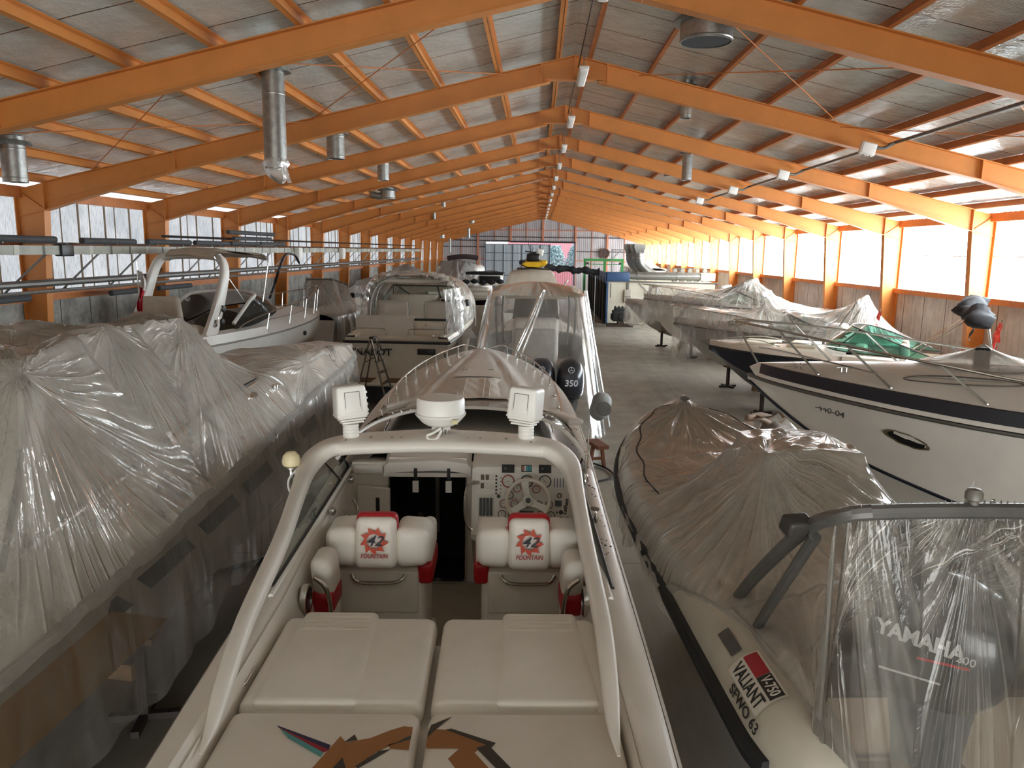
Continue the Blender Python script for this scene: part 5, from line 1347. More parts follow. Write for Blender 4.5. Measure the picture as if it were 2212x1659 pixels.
# ------------------------------------------------------------------ E: shrouded boat with outboards, beyond the middle one
E_ = boat_root('outboard_boat', 'hardtop outboard boat shrouded in hazy plastic just beyond the bow of the middle speedboat', -.02, 17.6, 0)
E_b = [(0,1.2),(3,1.35),(5,1.3),(7,.85),(8.4,.2),(8.6,0)]; E_g = [(0,1.6),(4,1.75),(8.6,2.1)]; E_c = [(0,.8),(5,.95),(8.6,1.8)]; E_k = [(0,.45),(5,.45),(7,.9),(8.6,2)]
EG = mat('pale_grey_gelcoat', (190,188,182), .3)
mb, rg = hull_mb(8.6, E_b, E_g, E_c, E_k); mb.build('hull', EG, E_, ang=25)
simple_deck(E_b, E_g, 8.6, 4.5, 8.58, lambda s: .15, 'foredeck', GEL, E_)
MB().bx(-1.05,1.05,.3,4.5,1.1,1.15).build('cockpit_floor', GELM, E_)
MB().rbox((.0,2.7,1.8), (1.2,.9,1.3), .12).build('console', GEL, E_); MB().rbox((0,1.7,1.7), (1.1,.5,1.1), .1).build('leaning_post', GREYC, E_)
MB().add([(-.62,2.9,2.4),(.62,2.9,2.4),(.55,2.7,2.95),(-.55,2.7,2.95)], [(0,1,2,3)]).build('windscreen', TINT, E_, fix=False)
MB().rbox((0,2.3,3.22), (2.1,2.7,.10), .05).build('hardtop', BEIGEV, E_)
for sg in (-1,1):
    MB().tube(smooth([(sg*1.0,2.6,1.7),(sg*1.02,2.2,2.6),(sg*.98,1.7,3.02),(sg*.8,1.2,3.14),(sg*.5,1.1,3.16)], 5), .03, 8).build('hardtop_leg', STEELG, E_)
    MB().tube(smooth([(sg*.85,3.2,1.7),(sg*.9,3.1,2.6),(sg*.85,2.9,3.16)], 5), .03, 8).build('hardtop_leg', STEELG, E_)
MB().rbox((0,1.0,3.13), (1.5,.08,.16), .02).build('rod_rack', mat_once('hardtop_edge', (186,176,158)), E_)
COWL = mat('outboard_cowl', (58,60,66), .3, .2, coat=.3)
def outboard(root, x, s, label=None, rz=0, tl=0, z0=0, cw=COWL, name='outboard_motor', sc=1):
    """outboard: rounded cowl, leg, cavitation plate, propeller; child of its boat"""
    m = Matrix.Translation((x, s, z0)) @ Matrix.Rotation(rz, 4, 'Z') @ Matrix.Diagonal((sc, sc, sc, 1))
    rings = []
    for z, w, l, dy in ((.0,.20,.26,.02),(.10,.23,.33,.0),(.30,.24,.36,-.02),(.48,.225,.33,-.02),(.60,.18,.26,.0),(.655,.10,.16,.03),(.665,.02,.03,.05)):
        rings.append([m @ Vector((w*math.copysign(abs(math.cos(q))**.7, math.cos(q)), dy + l*math.copysign(abs(math.sin(q))**.75, math.sin(q)), z)) for q in np.linspace(0, 2*PI, 25)[:-1]])
    o = MB().loft(rings).build(name, cw, root, ang=60)
    rings = []
    for z, w, l, dy in ((.0,.17,.24,.02),(-.3,.11,.2,.02),(-.75,.07,.17,.0),(-.95,.05,.16,-.02)):
        rings.append([m @ Vector((w*math.cos(q), dy + l*math.sin(q), z)) for q in np.linspace(0, 2*PI, 17)[:-1]])
    MB().loft(rings).build('drive_leg', mat_once('drive_grey', (66,66,70), .4), o)
    mb = MB()
    for k in range(3):
        q = 2*PI*k/3; mb.loft([[m @ Vector((math.cos(q+a)*r, -.32+b*.05, -1.02+math.sin(q+a)*r)) for r in (.03,.18)] for a, b in ((0,-1),(.4,0),(.8,1))], closed=False, caps=False)
    mb.build('propeller', mat_once('prop_steel', (120,116,110), .3, metal=.8), o, fix=False)
    return o, m
oe = []
for x in (.16, .80):
    o, m = outboard(E_, x, -.62, z0=.98, sc=1.28)
    mm = m @ frame((0,-.385,.40), (1,0,0), (0,.08,1))
    text('lettering', '350', mm @ Matrix.Translation((.0,-.10,.012)), .15, mat_once('cowl_chrome', (170,172,178), .3, metal=.5), o, .003, .1, bold=.003)
    mb = MB()
    mb.loft([[mm @ Vector((r*math.cos(q)+.0, .13+r*math.sin(q), z)) for q in np.linspace(0,2*PI,19)[:-1]] for r, z in ((.055,.008),(.055,.016),(.045,.016),(.045,.008))], caps=False)
    for k in range(3):
        q = PI/2+2*PI*k/3; mb.tube([mm @ Vector((0,.13,.014)), mm @ Vector((.048*math.cos(q), .13+.048*math.sin(q), .014))], .007, 6)
    mb.build('emblem', mat_once('cowl_chrome', (170,172,178)), o)
fd = thing('fender', 'fat grey fender hanging by the engines inside the hazy shroud', 'fender', (1.42, 16.35, .55))
MB().rbox((0,0,.35), (.42,.5,.62), .2, (0,.25,0), seg=5).build('body', mat('fender_grey', (150,150,146), .6), fd, ang=60)
MB().lathe([(.16,0),(.16,.02),(0,.03)], (.05,-.26,.35), 16, 'Y', rot=(0,0,PI)).build('end_cap', STEELG, fd)
for s in (1.2, 5.5): keel_block(*at(E_, 0, s), .44, 0, 'timber keel block under the shrouded outboard boat, %s' % ('aft' if s < 2 else 'forward'))
# the shroud: domed top and hanging folded sides, hem near the floor
rng = np.random.default_rng(11)
TP = []
n = 150
def loop(t, z):
    """plan outline of the shroud at height z, t in 0..1 round the boat from the stern port corner"""
    k = np.clip((3.18-z)/3.0, 0, 1)
    xl, xr = -1.18-.50*k**.9, 1.14+.52*k**.9; y0, y1 = 18.05-1.75*k**1.0, 21.4+.5*k
    per = [(xl,y0),(xr,y0),(xr,y1),(xl,y1)]
    e = 4*t; i = int(e) % 4; f = e-int(e)
    a, b = per[i], per[(i+1)%4]
    x, y = a[0]+(b[0]-a[0])*f, a[1]+(b[1]-a[1])*f
    cx, cy = (xl+xr)/2, (y0+y1)/2
    dx, dy = (x-cx)/((xr-xl)/2), (y-cy)/((y1-y0)/2)
    r = (abs(dx)**7+abs(dy)**7)**(1/7)                         # rounded corners
    return cx + dx/r*(xr-xl)/2*(1 if True else 0), cy + dy/r*(y1-y0)/2
ph = rng.uniform(0, 6.28, 8)
rows = []
for i in range(40):
    k = i/39; z = 3.18 - k*2.62
    row = []
    for j in range(n):
        t_ = j/n; zz = z - k*.35*(math.sin(9*t_*2*PI+ph[0])*.4 + (1 if .12 < t_ < .30 else 0)*math.sin((t_-.12)/.18*PI))
        x, y = loop(t_, zz)
        a = (math.sin(26*2*PI*t_+ph[1]+2*k)*.6 + math.sin(43*2*PI*t_+ph[2]) + math.sin(11*2*PI*t_+ph[3])*1.2)*.022*(k**.6)
        cx, cy = -.02, 19.8; d = Vector((x-cx, y-cy, 0)).normalized()
        row.append((x+d.x*a, y+d.y*a, zz + .0))
    rows.append(row)
top = []
for i in range(9):
    k = i/8; row = []
    for j in range(n):
        x, y = loop(j/n, 3.18); cx, cy = -.02, 19.2
        row.append((cx+(x-cx)*k, cy+(y-cy)*k, 3.44 - .26*k**1.6 + .006*math.sin(j*.9)*k))
    top.append(row)
mb = MB().loft(top + rows[1:], closed=True, caps=False)
# gathered fold running down the stern face, and the taped seam to starboard
for x0, x1, y1, z1, w_ in ((.12,-.75,16.6,1.35,.055),(.18,-.58,16.65,1.3,.035),(1.1,1.5,16.0,.35,.03),(1.14,1.62,16.2,.5,.025),(-1.05,-1.45,16.7,1.2,.03)):
    rr_ = []
    for i in range(22):
        k = i/21; z = 3.30 + (z1-3.30)*k; x = x0 + (x1-x0)*k**1.1; y = 18.0 + (y1-18.0)*k - .05
        rr_.append([(x+a, y-b, z) for a, b in ((-w_,0),(-w_*.4,.05+.02*math.sin(i)),(0,.0),(w_*.4,.06),(w_,0))])
    mb.loft(rr_, closed=False, caps=False)
SHR = plastic('shroud_film', (210,208,203), opac=.20, crink=.3, scale=4, rough=.2, fold=.7)
tag(set_fold(mb.build('plastic_sheet', SHR, None, fix=False, ang=70), lambda c: np.stack([np.arctan2(c[:,0]+.02, -(c[:,1]-20.5))*1.5, c[:,2]*.16+.35*c[:,0], c[:,2]*.05], 1)), 'tall hazy plastic shroud hanging to the floor round the hardtop outboard boat', 'plastic sheet', 'clear plastic sheets over the boats')
# ------------------------------------------------------------------ F: covered inflatable with an outboard, right foreground
F_ = boat_root('inflatable_boat', 'grey-white inflatable boat with black rubbing strake under clear plastic, right foreground', 2.52, 3.6, -.064)
TUBEM = mat('inflatable_fabric', (208,200,184), .55, var=.05)
half = [(-.98,-.12,1.50,.06),(-.98,.05,1.50,.18),(-.98,.35,1.50,.255),(-.985,.8,1.50,.27),(-.99,2.5,1.50,.27),(-.98,4.2,1.52,.27),(-.92,5.2,1.57,.27),(-.74,6.1,1.66,.27),(-.42,6.8,1.78,.265),(0,7.08,1.84,.26)]
full = half + [(-a,b,c,d) for a,b,c,d in half[-2::-1]]
cp = smooth([p[:3] for p in full], 6); rp_ = [max(.03, q.x) for q in smooth([(p[3],0,0) for p in full], 6)]
MB().tube(cp, rp_, 22).build('buoyancy_tube', TUBEM, F_, ang=60)
def tpt(i, a, e=0):                                           # point on the tube at angle a from the top, outward
    c = cp[i]; t_ = (cp[min(i+1,len(cp)-1)]-cp[max(i-1,0)]).normalized(); o = t_.cross(Vector((0,0,1))); o.normalize(); o = -o if False else o
    if o.dot(Vector((c.x, 0 if abs(c.x) > .5 else 1, 0))) < 0: o = -o
    return c + o*math.sin(a)*(rp_[i]+e) + Vector((0,0,1))*math.cos(a)*(rp_[i]+e)
ids = [i for i in range(10, len(cp)-10)]
MB().loft([[tpt(i, a, e) for a, e in ((1.46,-.01),(1.5,.035),(1.62,.04),(1.68,.055),(1.86,.055),(1.92,.04),(2.08,.035),(2.12,-.01))] for i in ids], closed=True).build('rubbing_strake', RUBBER, F_, ang=40)
MB().tube([tpt(i, .12 + .10*math.sin(i*1.05), .012) for i in range(22, len(cp)-22)], .011, 6).build('grab_line', mat_once('black_rope', (36,34,34), .8), F_)
PATCH = mat('grey_patch', (120,114,106), .7)
for i in (20, 26, 31, 36, 41, 45, len(cp)-46, len(cp)-40, len(cp)-32):
    c0 = i; rows = []
    for a in np.linspace(-.75, .05, 7):
        rows.append([tpt(c0, a, .006) + (cp[c0+1]-cp[c0]).normalized()*k*.15*math.sqrt(max(.02, 1-((a+.35)/.4)**2)) for k in (-1,-.5,0,.5,1)])
    MB().loft(rows, closed=False, caps=False).build('tube_patch', PATCH, F_, fix=False)
i = 16
MB().loft([[tpt(j, a, .03*math.sin(PI*(q+.5)/6)) for q, j in enumerate((19,20))] for a in (.5,.65,.8)], closed=False, caps=False).build('carry_handle', mat_once('handle_grey', (92,88,84), .7), F_, fix=False)
hb = [(0,.95),(4,.95),(5.6,.75),(6.6,.35),(7.05,0)]; hg = [(0,1.45),(5,1.5),(7.05,1.75)]; hc = [(0,1.0),(5,1.1),(7.05,1.6)]; hk = [(0,.6),(4.5,.6),(6.2,1.0),(7.05,1.65)]
mb, rg = hull_mb(7.05, hb, hg, hc, hk, s0=.8); mb.build('hull', mat_once('hull_tan', (196,184,164), .5), F_, ang=25)
MB().bx(-.72,.72,.75,5.2,1.18,1.22).build('deck_floor', mat_once('deck_brown', (130,104,78), .7, var=.2), F_)
MB().bx(-.7,.7,.70,.78,.9,1.6).build('transom', mat_once('transom_brown', (126,108,88), .6), F_)
def on_tube(x, y, e):                                         # sticker plane -> port tube, x runs aft, y runs inboard
    a = math.radians(36) - y/.275
    s = .70 - x; return Vector((-.983 - (.272+e)*math.sin(a), s, 1.50 + (.272+e)*math.cos(a)))
def bend(o, e):
    for v_ in o.data.vertices:
        p = TM[o.name] @ v_.co; v_.co = on_tube(p.x, p.y, e+p.z)
    o.matrix_basis = Matrix.Identity(4); o.data.update()
def quad(name, x0, x1, y0, y1, e, mt, par):
    return MB().loft([[on_tube(x, y, e) for x in np.linspace(x0, x1, 4)] for y in np.linspace(y0, y1, 9)], closed=False, caps=False).build(name, mt, par, fix=False)
STW = mat_once('sticker_white', (228,222,210), .4); STR = mat_once('sticker_red', (178,32,44), .4); STB = mat_once('sticker_black', (30,28,28), .4)
st = quad('maker_sticker', -.25, .25, -.115, .115, .004, STW, F_)
quad('sticker_block', -.235, .0, .008, .10, .006, STR, st); quad('sticker_block', .005, .235, .008, .10, .006, STB, st)
o = text('lettering', 'VALIANT', Matrix.Translation((0,-.056,0)), .118, STB, st, .001, 0, bold=.002, sx=.90); bend(o, .007)
o = text('lettering', 'V-750', Matrix.Translation((.12,.053,0)), .09, STW, st, .001, 0, bold=.001, sx=.86); bend(o, .009)
o = text('lettering', 'SFWO 63', Matrix.Translation((.10,-.16,0)), .09, STB, F_, .001, 0, bold=.001, sx=1.25); bend(o, .004)
# console, seat, targa frame, engine
MB().rbox((.03,3.15,1.88), (.86,.85,1.34), .12, seg=4).build('console', BEIGEV, F_, ang=60)
MB().rbox((.03,2.1,1.6), (.8,.8,.8), .1).build('seat', BEIGEV, F_, ang=60)
MB().rbox((0,6.2,1.55), (.7,.9,.4), .1).build('bow_locker', GELM, F_)
BV, BS = -.33, .12
for sg in (-1, 1):
    MB().tube(smooth([(BV*.3+sg*.82,1.85,1.62),(BV*.5+sg*.80,1.3,2.1),(BV*.9+sg*.72,.5,2.72),(BV+sg*.64,.2,2.91),(BV+sg*.52,BS,2.96)], 5), .042, 10).build('targa_leg', STEELG, F_)
    MB().tube(smooth([(BV*.3+sg*.82,1.40,1.62),(BV*.6+sg*.78,1.0,2.02),(BV*.92+sg*.71,.36,2.74)], 5), .034, 10).build('targa_strut', STEELG, F_)
MB().tube(smooth([(BV+sg_*x,BS+dy,z) for sg_, x, dy, z in ((-1,.66,.12,2.88),(-1,.56,.02,2.95),(1,0,0,2.97),(1,.56,.02,2.95),(1,.66,.12,2.88))], 5), .04, 10).tube([(BV-.58,BS+.18,2.90),(BV+.58,BS+.18,2.90)], .022, 8).build('targa_bar', STEELG, F_)
MB().lathe([(.022,2.98),(.025,3.02),(.042,3.03),(.042,3.06),(.03,3.08),(.0,3.085)], (BV-.02,BS,0), 16).build('navigation_light', mat_once('lamp_grey', (110,106,98), .4), F_)
MB().rbox((BV-.76,.42,2.78), (.15,.11,.10), .02, (.3,0,.2)).build('speaker_box', mat_once('dark_fitting', (52,48,46), .5), F_)
COWB = mat('black_cowl', (24,25,27), .28, coat=.3)
o, m = outboard(F_, -.12, .62, rz=.72, z0=1.70, cw=COWB, sc=1.08)
mm = m @ frame((-.238,.0,.30), (0,-1,0), (0,0,1))
text('lettering', 'YAMAHA', mm @ Matrix.Translation((-.02,.07,.006)), .115, mat_once('letter_silver', (196,194,190), .35), o, .003, .08, bold=.004, sx=.9)
MB().prism([(-.02,-.035),(.22,.0),(.22,.014),(-.02,-.022)], mm @ Matrix.Translation((0,0,.004)), .004).build('red_stripe', STR, o)
text('lettering', '200', mm @ Matrix.Translation((.20,.045,.006)), .06, mat_once('letter_silver', (196,194,190)), o, .002, .1)
MB().prism([(-.2,-.16),(.1,-.13),(.1,-.12),(-.2,-.148)], mm @ Matrix.Translation((0,0,.004)), .004).build('pin_stripe', mat_once('letter_silver', (196,194,190)), o)
o2 = MB().rbox((.62,.25,1.65), (.24,.3,.5), .08).build('auxiliary_motor', BLACK, F_)
for k, (x0, x1, s_, z_) in enumerate(((-.75,.1,.55,1.2),(-.75,.1,.35,1.0),(-.75,.1,.15,.85))):
    MB().bx(x0,x1,s_-.08,s_+.08,z_,z_+.035).build('boarding_step', mat_once('teak', (128,92,66)), F_)
MB().tube([(-.72,.5,1.2),(-.72,.1,.85)], .018, 6).tube([(.08,.5,1.2),(.08,.1,.85)], .018, 6).build('step_frame', CHROME, F_)
MB().tube(smooth([(-.3,.75,1.6),(-.15,.6,1.75),(-.05,.55,1.75)], 4), .03, 8).tube(smooth([(-.35,.8,1.5),(-.2,.6,1.62),(.0,.5,1.7)], 4), .02, 8).build('engine_hose', mat_once('hose_red', (120,40,36), .5), F_)
F_w = lambda s: itl(s, [(-.14,1.0),(.3,.98),(1.2,1.0),(2.0,1.2),(2.6,1.285),(4.2,1.28),(5.2,1.2),(6.1,1.0),(6.8,.66),(7.25,.22),(7.35,.03)])
def F_deck(S, V):
    z = np.full(S.shape, .9)
    c = np.interp(S, [0,4.2,5.2,6.1,6.8,7.08], [.98,.98,.92,.74,.42,.05]); r_ = .28
    zc = np.interp(S, [0,4.2,5.2,6.1,6.8,7.08], [1.5,1.52,1.57,1.66,1.78,1.84])
    d = np.abs(np.abs(V)-c); tz = zc + np.sqrt(np.maximum(r_*r_-d*d, 0)) - .01
    z = np.where((d < r_) & (S > .1), np.maximum(z, tz), z)
    z = np.where((np.abs(V) < c) & (S > .7), np.maximum(z, 1.25), z)
    z = np.where((np.abs(V-.03) < .42) & (np.abs(S-3.15) < .42), 2.57 - .03*((V-.03)/.42)**2, z)
    z = np.where((np.abs(V-.03) < .4) & (np.abs(S-2.1) < .4), np.maximum(z, 2.02), z)
    return z
F_lines = [[(BV-.70,BS+.12,2.92),(BV-.58,BS,2.99),(BV,BS,3.02),(BV+.58,BS,2.99),(BV+.70,BS+.12,2.92)], [(BV-.02,BS,3.12)], [(0,6.95,2.26),(0,7.1,2.22)], [(BV-.72,.5,2.76),(BV-.70,BS+.12,2.92)], [(BV+.72,.5,2.76),(BV+.70,BS+.12,2.92)]]
MB().tube([(0,6.9,1.9),(0,6.95,2.24)], .03, 8).lathe([(.07,0),(.07,.03),(0,.05)], (0,6.95,2.2), 12).build('bow_post', STEELG, F_)
F_poles = [(BV,BS,15,.012,.9),(BV-.66,.2,17,.022,1.5),(BV+.66,.2,15,.02,1.5),(-.38,2.8,17,.016,1.7),(.4,3.4,13,.014,1.3),(0,6.95,19,.020,1.7),(-.38,3.5,13,.012,1.4)]
sheet('plastic_sheet', 'clear plastic sheet over the inflatable boat in the right foreground, peaked at bow and frame', F_, -.14, 7.34, F_w, lambda s: itl(s, [(-.14,.55),(.12,.9),(.5,1.45),(1.2,1.75),(2.0,1.62),(2.6,1.5),(5,1.55),(6.5,1.68),(7.34,1.75)]), F_deck, F_lines, PLF, F_poles, 200, 120, skirt=(lambda s, sg: itl(s, [(-.14,.3),(.3,.5),(.8,1.5),(1.4,1.55),(2.2,1.4),(5,1.28),(7.3,1.35)]), .016, 9, None), wr=.004, seed=7, end0=lambda v: .52, out=(.01,.04), its=1100, mt2=PLC, front=9)
for s in (1.6, 4.6): keel_block(*at(F_, 0, s), .59, .064, 'timber keel block under the covered inflatable, %s' % ('aft' if s < 2 else 'forward'))

# ------------------------------------------------------------------ G: white cruiser with a tall bow rail, right
G_ = boat_root('motor_cruiser', 'white cruiser with dark sheer stripe and tall steel bow rail, bow towards the aisle', 10.27, 6.95, -.87, .5)
G_b = [(0,1.3),(3,1.42),(5,1.36),(6.2,1.13),(7.2,.76),(7.9,.38),(8.3,0)]
G_g = [(0,2.2),(5,2.32),(8.3,2.5)]; G_c = [(0,.95),(4.5,1.2),(6,1.48),(7.2,1.85),(8.3,2.44)]; G_k = [(0,.5),(4.5,.5),(6,.8),(7.3,1.55),(8.3,2.46)]
mb, rg = hull_mb(8.3, G_b, G_g, G_c, G_k, cfrac=.80, flare=.12); mb.build('hull', GEL, G_, ang=25)
for k_, nm in ((3,'boot_stripe'),):
    for sg in (1,):
        MB().tube([Vector(r[3])+Vector((-.012,0,-.015)) for r in rg[2:-1]], .022, 6).build(nm, NAVY, G_)
MB().tube(gunwale_line(G_b, G_g, 8.3, 0, .012, -.02, 40), .022, 8).build('rub_rail', STEELG, G_)
DKS = mat('sheer_stripe', (40,42,52), .3)
def G_deckz(s, v):
    b = max(itp(s, G_b), .02); g = itp(s, G_g); q = min(1, abs(v)/b)
    edge = .15*min(1, (1-q)/max(.08/b, .02)) if b > .1 else .1
    cr = itl(s, [(0,.3),(4.5,.42),(6,.34),(7.4,.14),(8.3,.0)])
    return g + edge + cr*(1-q**2.2)**1.0
for sg in (-1, 1):
    MB().loft([[(sg*(max(itp(s, G_b)-d_,0.01)+.004), s, G_deckz(s, max(itp(s, G_b)-d_,.01))+.012) for d_ in (.02,.04,.06,.08,.10)] for s in np.linspace(0, 8.1, 60)], closed=False, caps=False).build('sheer_stripe', DKS, G_, fix=False)
mb = MB(); rows = []
for i in range(41):
    s = 8.29*(1-(1-i/40)**1.15); b = max(itp(s, G_b)-.004, .004)
    rows.append([(b*q, s, G_deckz(s, b*q)) for q in (-1,-.97,-.94,-.9,-.8,-.65,-.5,-.35,-.18,0,.18,.35,.5,.65,.8,.9,.94,.97,1)])
mb.loft(rows, closed=False, caps=False); mb.build('deck', GEL, G_, ang=35)
for sg in (-1, 1):
    dz_ = lambda s, v: G_deckz(s, v)
    pts = [(0, 8.55, 3.25)] + [(sg*v, s, z) for v, s, z in ((.22,8.35,3.24),(.55,7.75,3.19),(.82,7.15,3.13),(1.02,6.5,3.05),(1.14,5.8,2.97),(1.2,5.0,2.87),(1.22,4.0,2.8),(1.22,3.0,2.78))]
    posts = []
    for s, ds in ((7.25,.55),(6.35,.55),(5.35,.5),(4.3,.4)):
        b = itp(s, G_b)-.16; v2 = itl(s+ds, [(3,1.22),(5,1.2),(5.8,1.14),(6.5,1.02),(7.15,.82),(7.75,.55),(8.35,.22)]); z2 = itl(s+ds, [(3,2.78),(4,2.8),(5,2.87),(5.8,2.97),(6.5,3.05),(7.15,3.13),(7.75,3.19)])
        posts.append(((sg*v2, s+ds, z2), (sg*b, s, G_deckz(s, b))))
    railing(G_, pts, posts, .016, rp=.015)
    MB().tube([tuple(p) for p in smooth([(sg*v, s, z-.18) for v, s, z in ((.3,8.1,3.1),(.55,7.75,3.1),(.82,7.15,3.05),(1.0,6.5,2.97))], 4)], .011, 6).build('lower_rail', CHROME, G_)
MB().tube([(0,8.55,3.25),(0,8.15,2.62)], .014, 6).build('pulpit_strut', CHROME, G_)
cleat(G_, (-.52, 6.95, G_deckz(6.95,.52)), .4)
# side coachroof window outline, vent slots, portlight, anchor eye, numbers
rows = []
wn_ = [( -.72+.10*math.sin(q), 5.62+.62*math.cos(q)) for q in np.linspace(0, 2*PI, 25)[:-1]]
MB().tube([(a, b, G_deckz(b, a)+.006) for a, b in wn_], .008, 6, closed=True).build('cabin_window_outline', STEELG, G_)
MB().loft([[(a, b, G_deckz(b, a)+.012) for a in (-.70,-.67)] for b in np.linspace(5.2, 6.1, 10)], closed=False, caps=False).build('cabin_window', CHROME, G_, fix=False)
for k in range(5): MB().box((-.62, 5.3+k*.12, G_deckz(5.3+k*.12,.62)+.006), (.02,.09,.008)).build('vent_slot', BLACK, G_)
def G_hull(s, z):
    b = itp(s, G_b); g = itp(s, G_g); c = min(itp(s, G_c), g-.03)
    i = min(range(len(rg)), key=lambda k: abs(rg[k][0][1]-s)); r = rg[i][:4]
    zs_ = [p[2] for p in r][::-1]; xs_ = [p[0] for p in r][::-1]
    return float(np.interp(z, zs_, xs_))
def gh(s, z, e): return Vector((G_hull(s, z)-e, s, z))
pc = (6.12, 2.03)
ring = lambda k, e: [gh(pc[0]+k*.26*math.cos(q)+.03*math.sin(q), pc[1]+k*.085*math.sin(q)+.05*math.cos(q)*k, e) for q in np.linspace(0, 2*PI, 29)[:-1]]
pl_ = MB().loft([ring(1,.0), ring(1,.02), ring(.84,.022), ring(.82,.01)], caps=False).build('portlight_rim', mat_once('brass', (150,140,110), .3, metal=.7), G_, fix=False)
MB().add(ring(.83,.012), [tuple(range(28))]).build('portlight_pane', BLACK, pl_, fix=False)
o = gh(7.05, 2.22, .012); m = frame(o, gh(6.7,2.18,.012)-gh(7.4,2.27,.012), gh(7.05,2.4,.012)-gh(7.05,2.0,.012)) @ Matrix.Translation((0,0,.01))
text('lettering', '-440-04', m, .125, mat_once('letter_grey', (70,70,72)), G_, .002, .1, sx=1.1)
MB().lathe([(.0,-.02),(.035,0),(.0,.03)], (0,7.42,1.66), 10).build('towing_eye', CHROME, G_)
o = Vector((-.28, 7.55, G_deckz(7.55,.28)+.006)); m = frame(o, (.25,-1,0), (1,.25,.2))
mb = MB()
for k in range(9):
    q = 2*PI*k/9; mb.prism([(.04,-.012),(.13+.03*(k%2),0),(.04,.012)], m @ Matrix.Rotation(q,4,'Z') @ Matrix.Diagonal((1.3,.6,1,1)), .002)
mb.build('emblem', mat_once('letter_grey', (70,70,72)), G_, fix=False)
for s in (2.0, 5.2): keel_block(*at(G_, 0, s), .49, 1.05, 'timber keel block under the cruiser with the tall bow rail, %s' % ('aft' if s < 3 else 'forward'))
# small peaked plastic over a dark mast on its coachroof
mb = MB(); rows = []
for i in range(12):
    k = i/11; row = []
    for j in range(56):
        q = 2*PI*j/56; r_ = (.02 + .72*k**1.15)*(1+.05*math.sin(9*q)*k+.03*math.sin(17*q)); a = .02 + .5*(r_)*math.cos(q)*0
        v, s = .05 + r_*.62*math.sin(q), 5.45 + r_*math.cos(q)
        row.append((v, s, 3.13 - (3.13-G_deckz(s, v)-.02)*k**.8))
    rows.append(row)
mb.loft(rows, caps=False)
o = mb.build('plastic_sheet', PLA, None, fix=False, ang=60); o.location = G_.location; o.rotation_euler = G_.rotation_euler
tag(o, 'small peaked clear plastic tent on the coachroof of the cruiser with the tall bow rail', 'plastic sheet')
MB().rbox((.05,5.45,2.93), (.16,.18,.32), .03).build('mast_foot', BLACK, G_)

# ------------------------------------------------------------------ H: navy hulled open boat with a green windscreen
H_ = boat_root('bowrider', 'navy hulled open boat with green windscreen and furled black bimini, behind the tall-railed cruiser', 10.6, 18.2, -.88, .47)
H_b = [(0,1.1),(3,1.15),(4.6,1.0),(5.6,.66),(6.2,.3),(6.6,0)]; H_g = [(0,1.6),(4,1.66),(6.6,1.70)]; H_c = [(0,.75),(4,.85),(5.5,1.15),(6.6,1.6)]; H_k = [(0,.35),(4.2,.35),(5.4,.7),(6.6,1.64)]
mb, rg = hull_mb(6.6, H_b, H_g, H_c, H_k, flare=.06); mb.build('hull', NAVY, H_, ang=25)
MB().tube(gunwale_line(H_b, H_g, 6.6, 0, .012, -.01), .024, 8).build('rub_rail', RUBBER, H_)
SAND = mat('sand_gelcoat', (214,202,186), .3, var=.04)
mb = MB(); rows = []
for i in range(30):
    s = 3.0 + 3.58*(1-(1-i/29)**1.2); b = max(itp(s, H_b)-.01, .004); rows.append([(b*q, s, itp(s, H_g)+ (.0 if abs(q)==1 else .12*min(1,(1-abs(q))/.15)) + .14*(1-q*q)*itl(s, [(3,1),(6.6,.2)])) for q in np.linspace(-1,1,17)])
mb.loft(rows, closed=False, caps=False)
for sg in (-1,1): mb.loft([[(sg*(itp(s, H_b)-.01),s,itp(s, H_g)),(sg*(itp(s, H_b)-.06),s,itp(s, H_g)+.14),(sg*(itp(s, H_b)-.3),s,itp(s, H_g)+.17),(sg*(itp(s, H_b)-.32),s,1.0)] for s in np.linspace(0,3.05,10)], closed=False, caps=False)
mb.build('deck', SAND, H_, ang=40)
MB().bx(-.9,.9,0,3.1,.95,1.0).bx(-.95,.95,0,.4,1.0,1.7).build('cockpit_floor', SAND, H_)
CREAMV = mat('cream_cushion', (226,216,196), .5)
for k, (v, s, w, l) in enumerate(((-.28,5.2,.45,.9),(.28,5.2,.45,.9),(0,4.1,1.1,.7))): MB().rbox((v,s,1.90-.03*(k<2)), (w,l,.09), .04).build('bow_cushion', CREAMV, H_)
GRG = glass('green_glass', (132,190,170), .22)
tw = smooth([(-1.02,1.2,1.92),(-.98,2.2,2.28),(-.8,2.75,2.44),(0,3.0,2.48),(.8,2.75,2.44),(.98,2.2,2.28),(1.02,1.2,1.92)], 5)
bw = smooth([(-1.02,1.0,1.84),(-1.0,2.4,1.86),(-.9,3.3,1.92),(0,3.6,1.98),(.9,3.3,1.92),(1.0,2.4,1.86),(1.02,1.0,1.84)], 5)
wsx = MB().loft([[a, b] for a, b in zip(bw, tw)], closed=False, caps=False).build('windscreen', GRG, H_)
MB().tube(tw, .018, 8).build('windscreen_frame', STEELG, wsx); MB().tube(bw, .014, 8).build('windscreen_gasket', BLACK, wsx); MB().tube([(-.9,3.25,1.92),(-.82,2.74,2.43)], .014, 6).build('windscreen_mullion', BLACK, wsx)
for v in (-.5,.5):
    o = MB().rbox((v,1.75,1.75), (.5,.16,.75), .07, (-.15,0,0), seg=4).rbox((v,2.0,1.42), (.5,.5,.16), .06).build('helm_seat', mat_once('seat_stripe', (150,150,146), .5) if v < 0 else CREAMV, H_, ang=50)
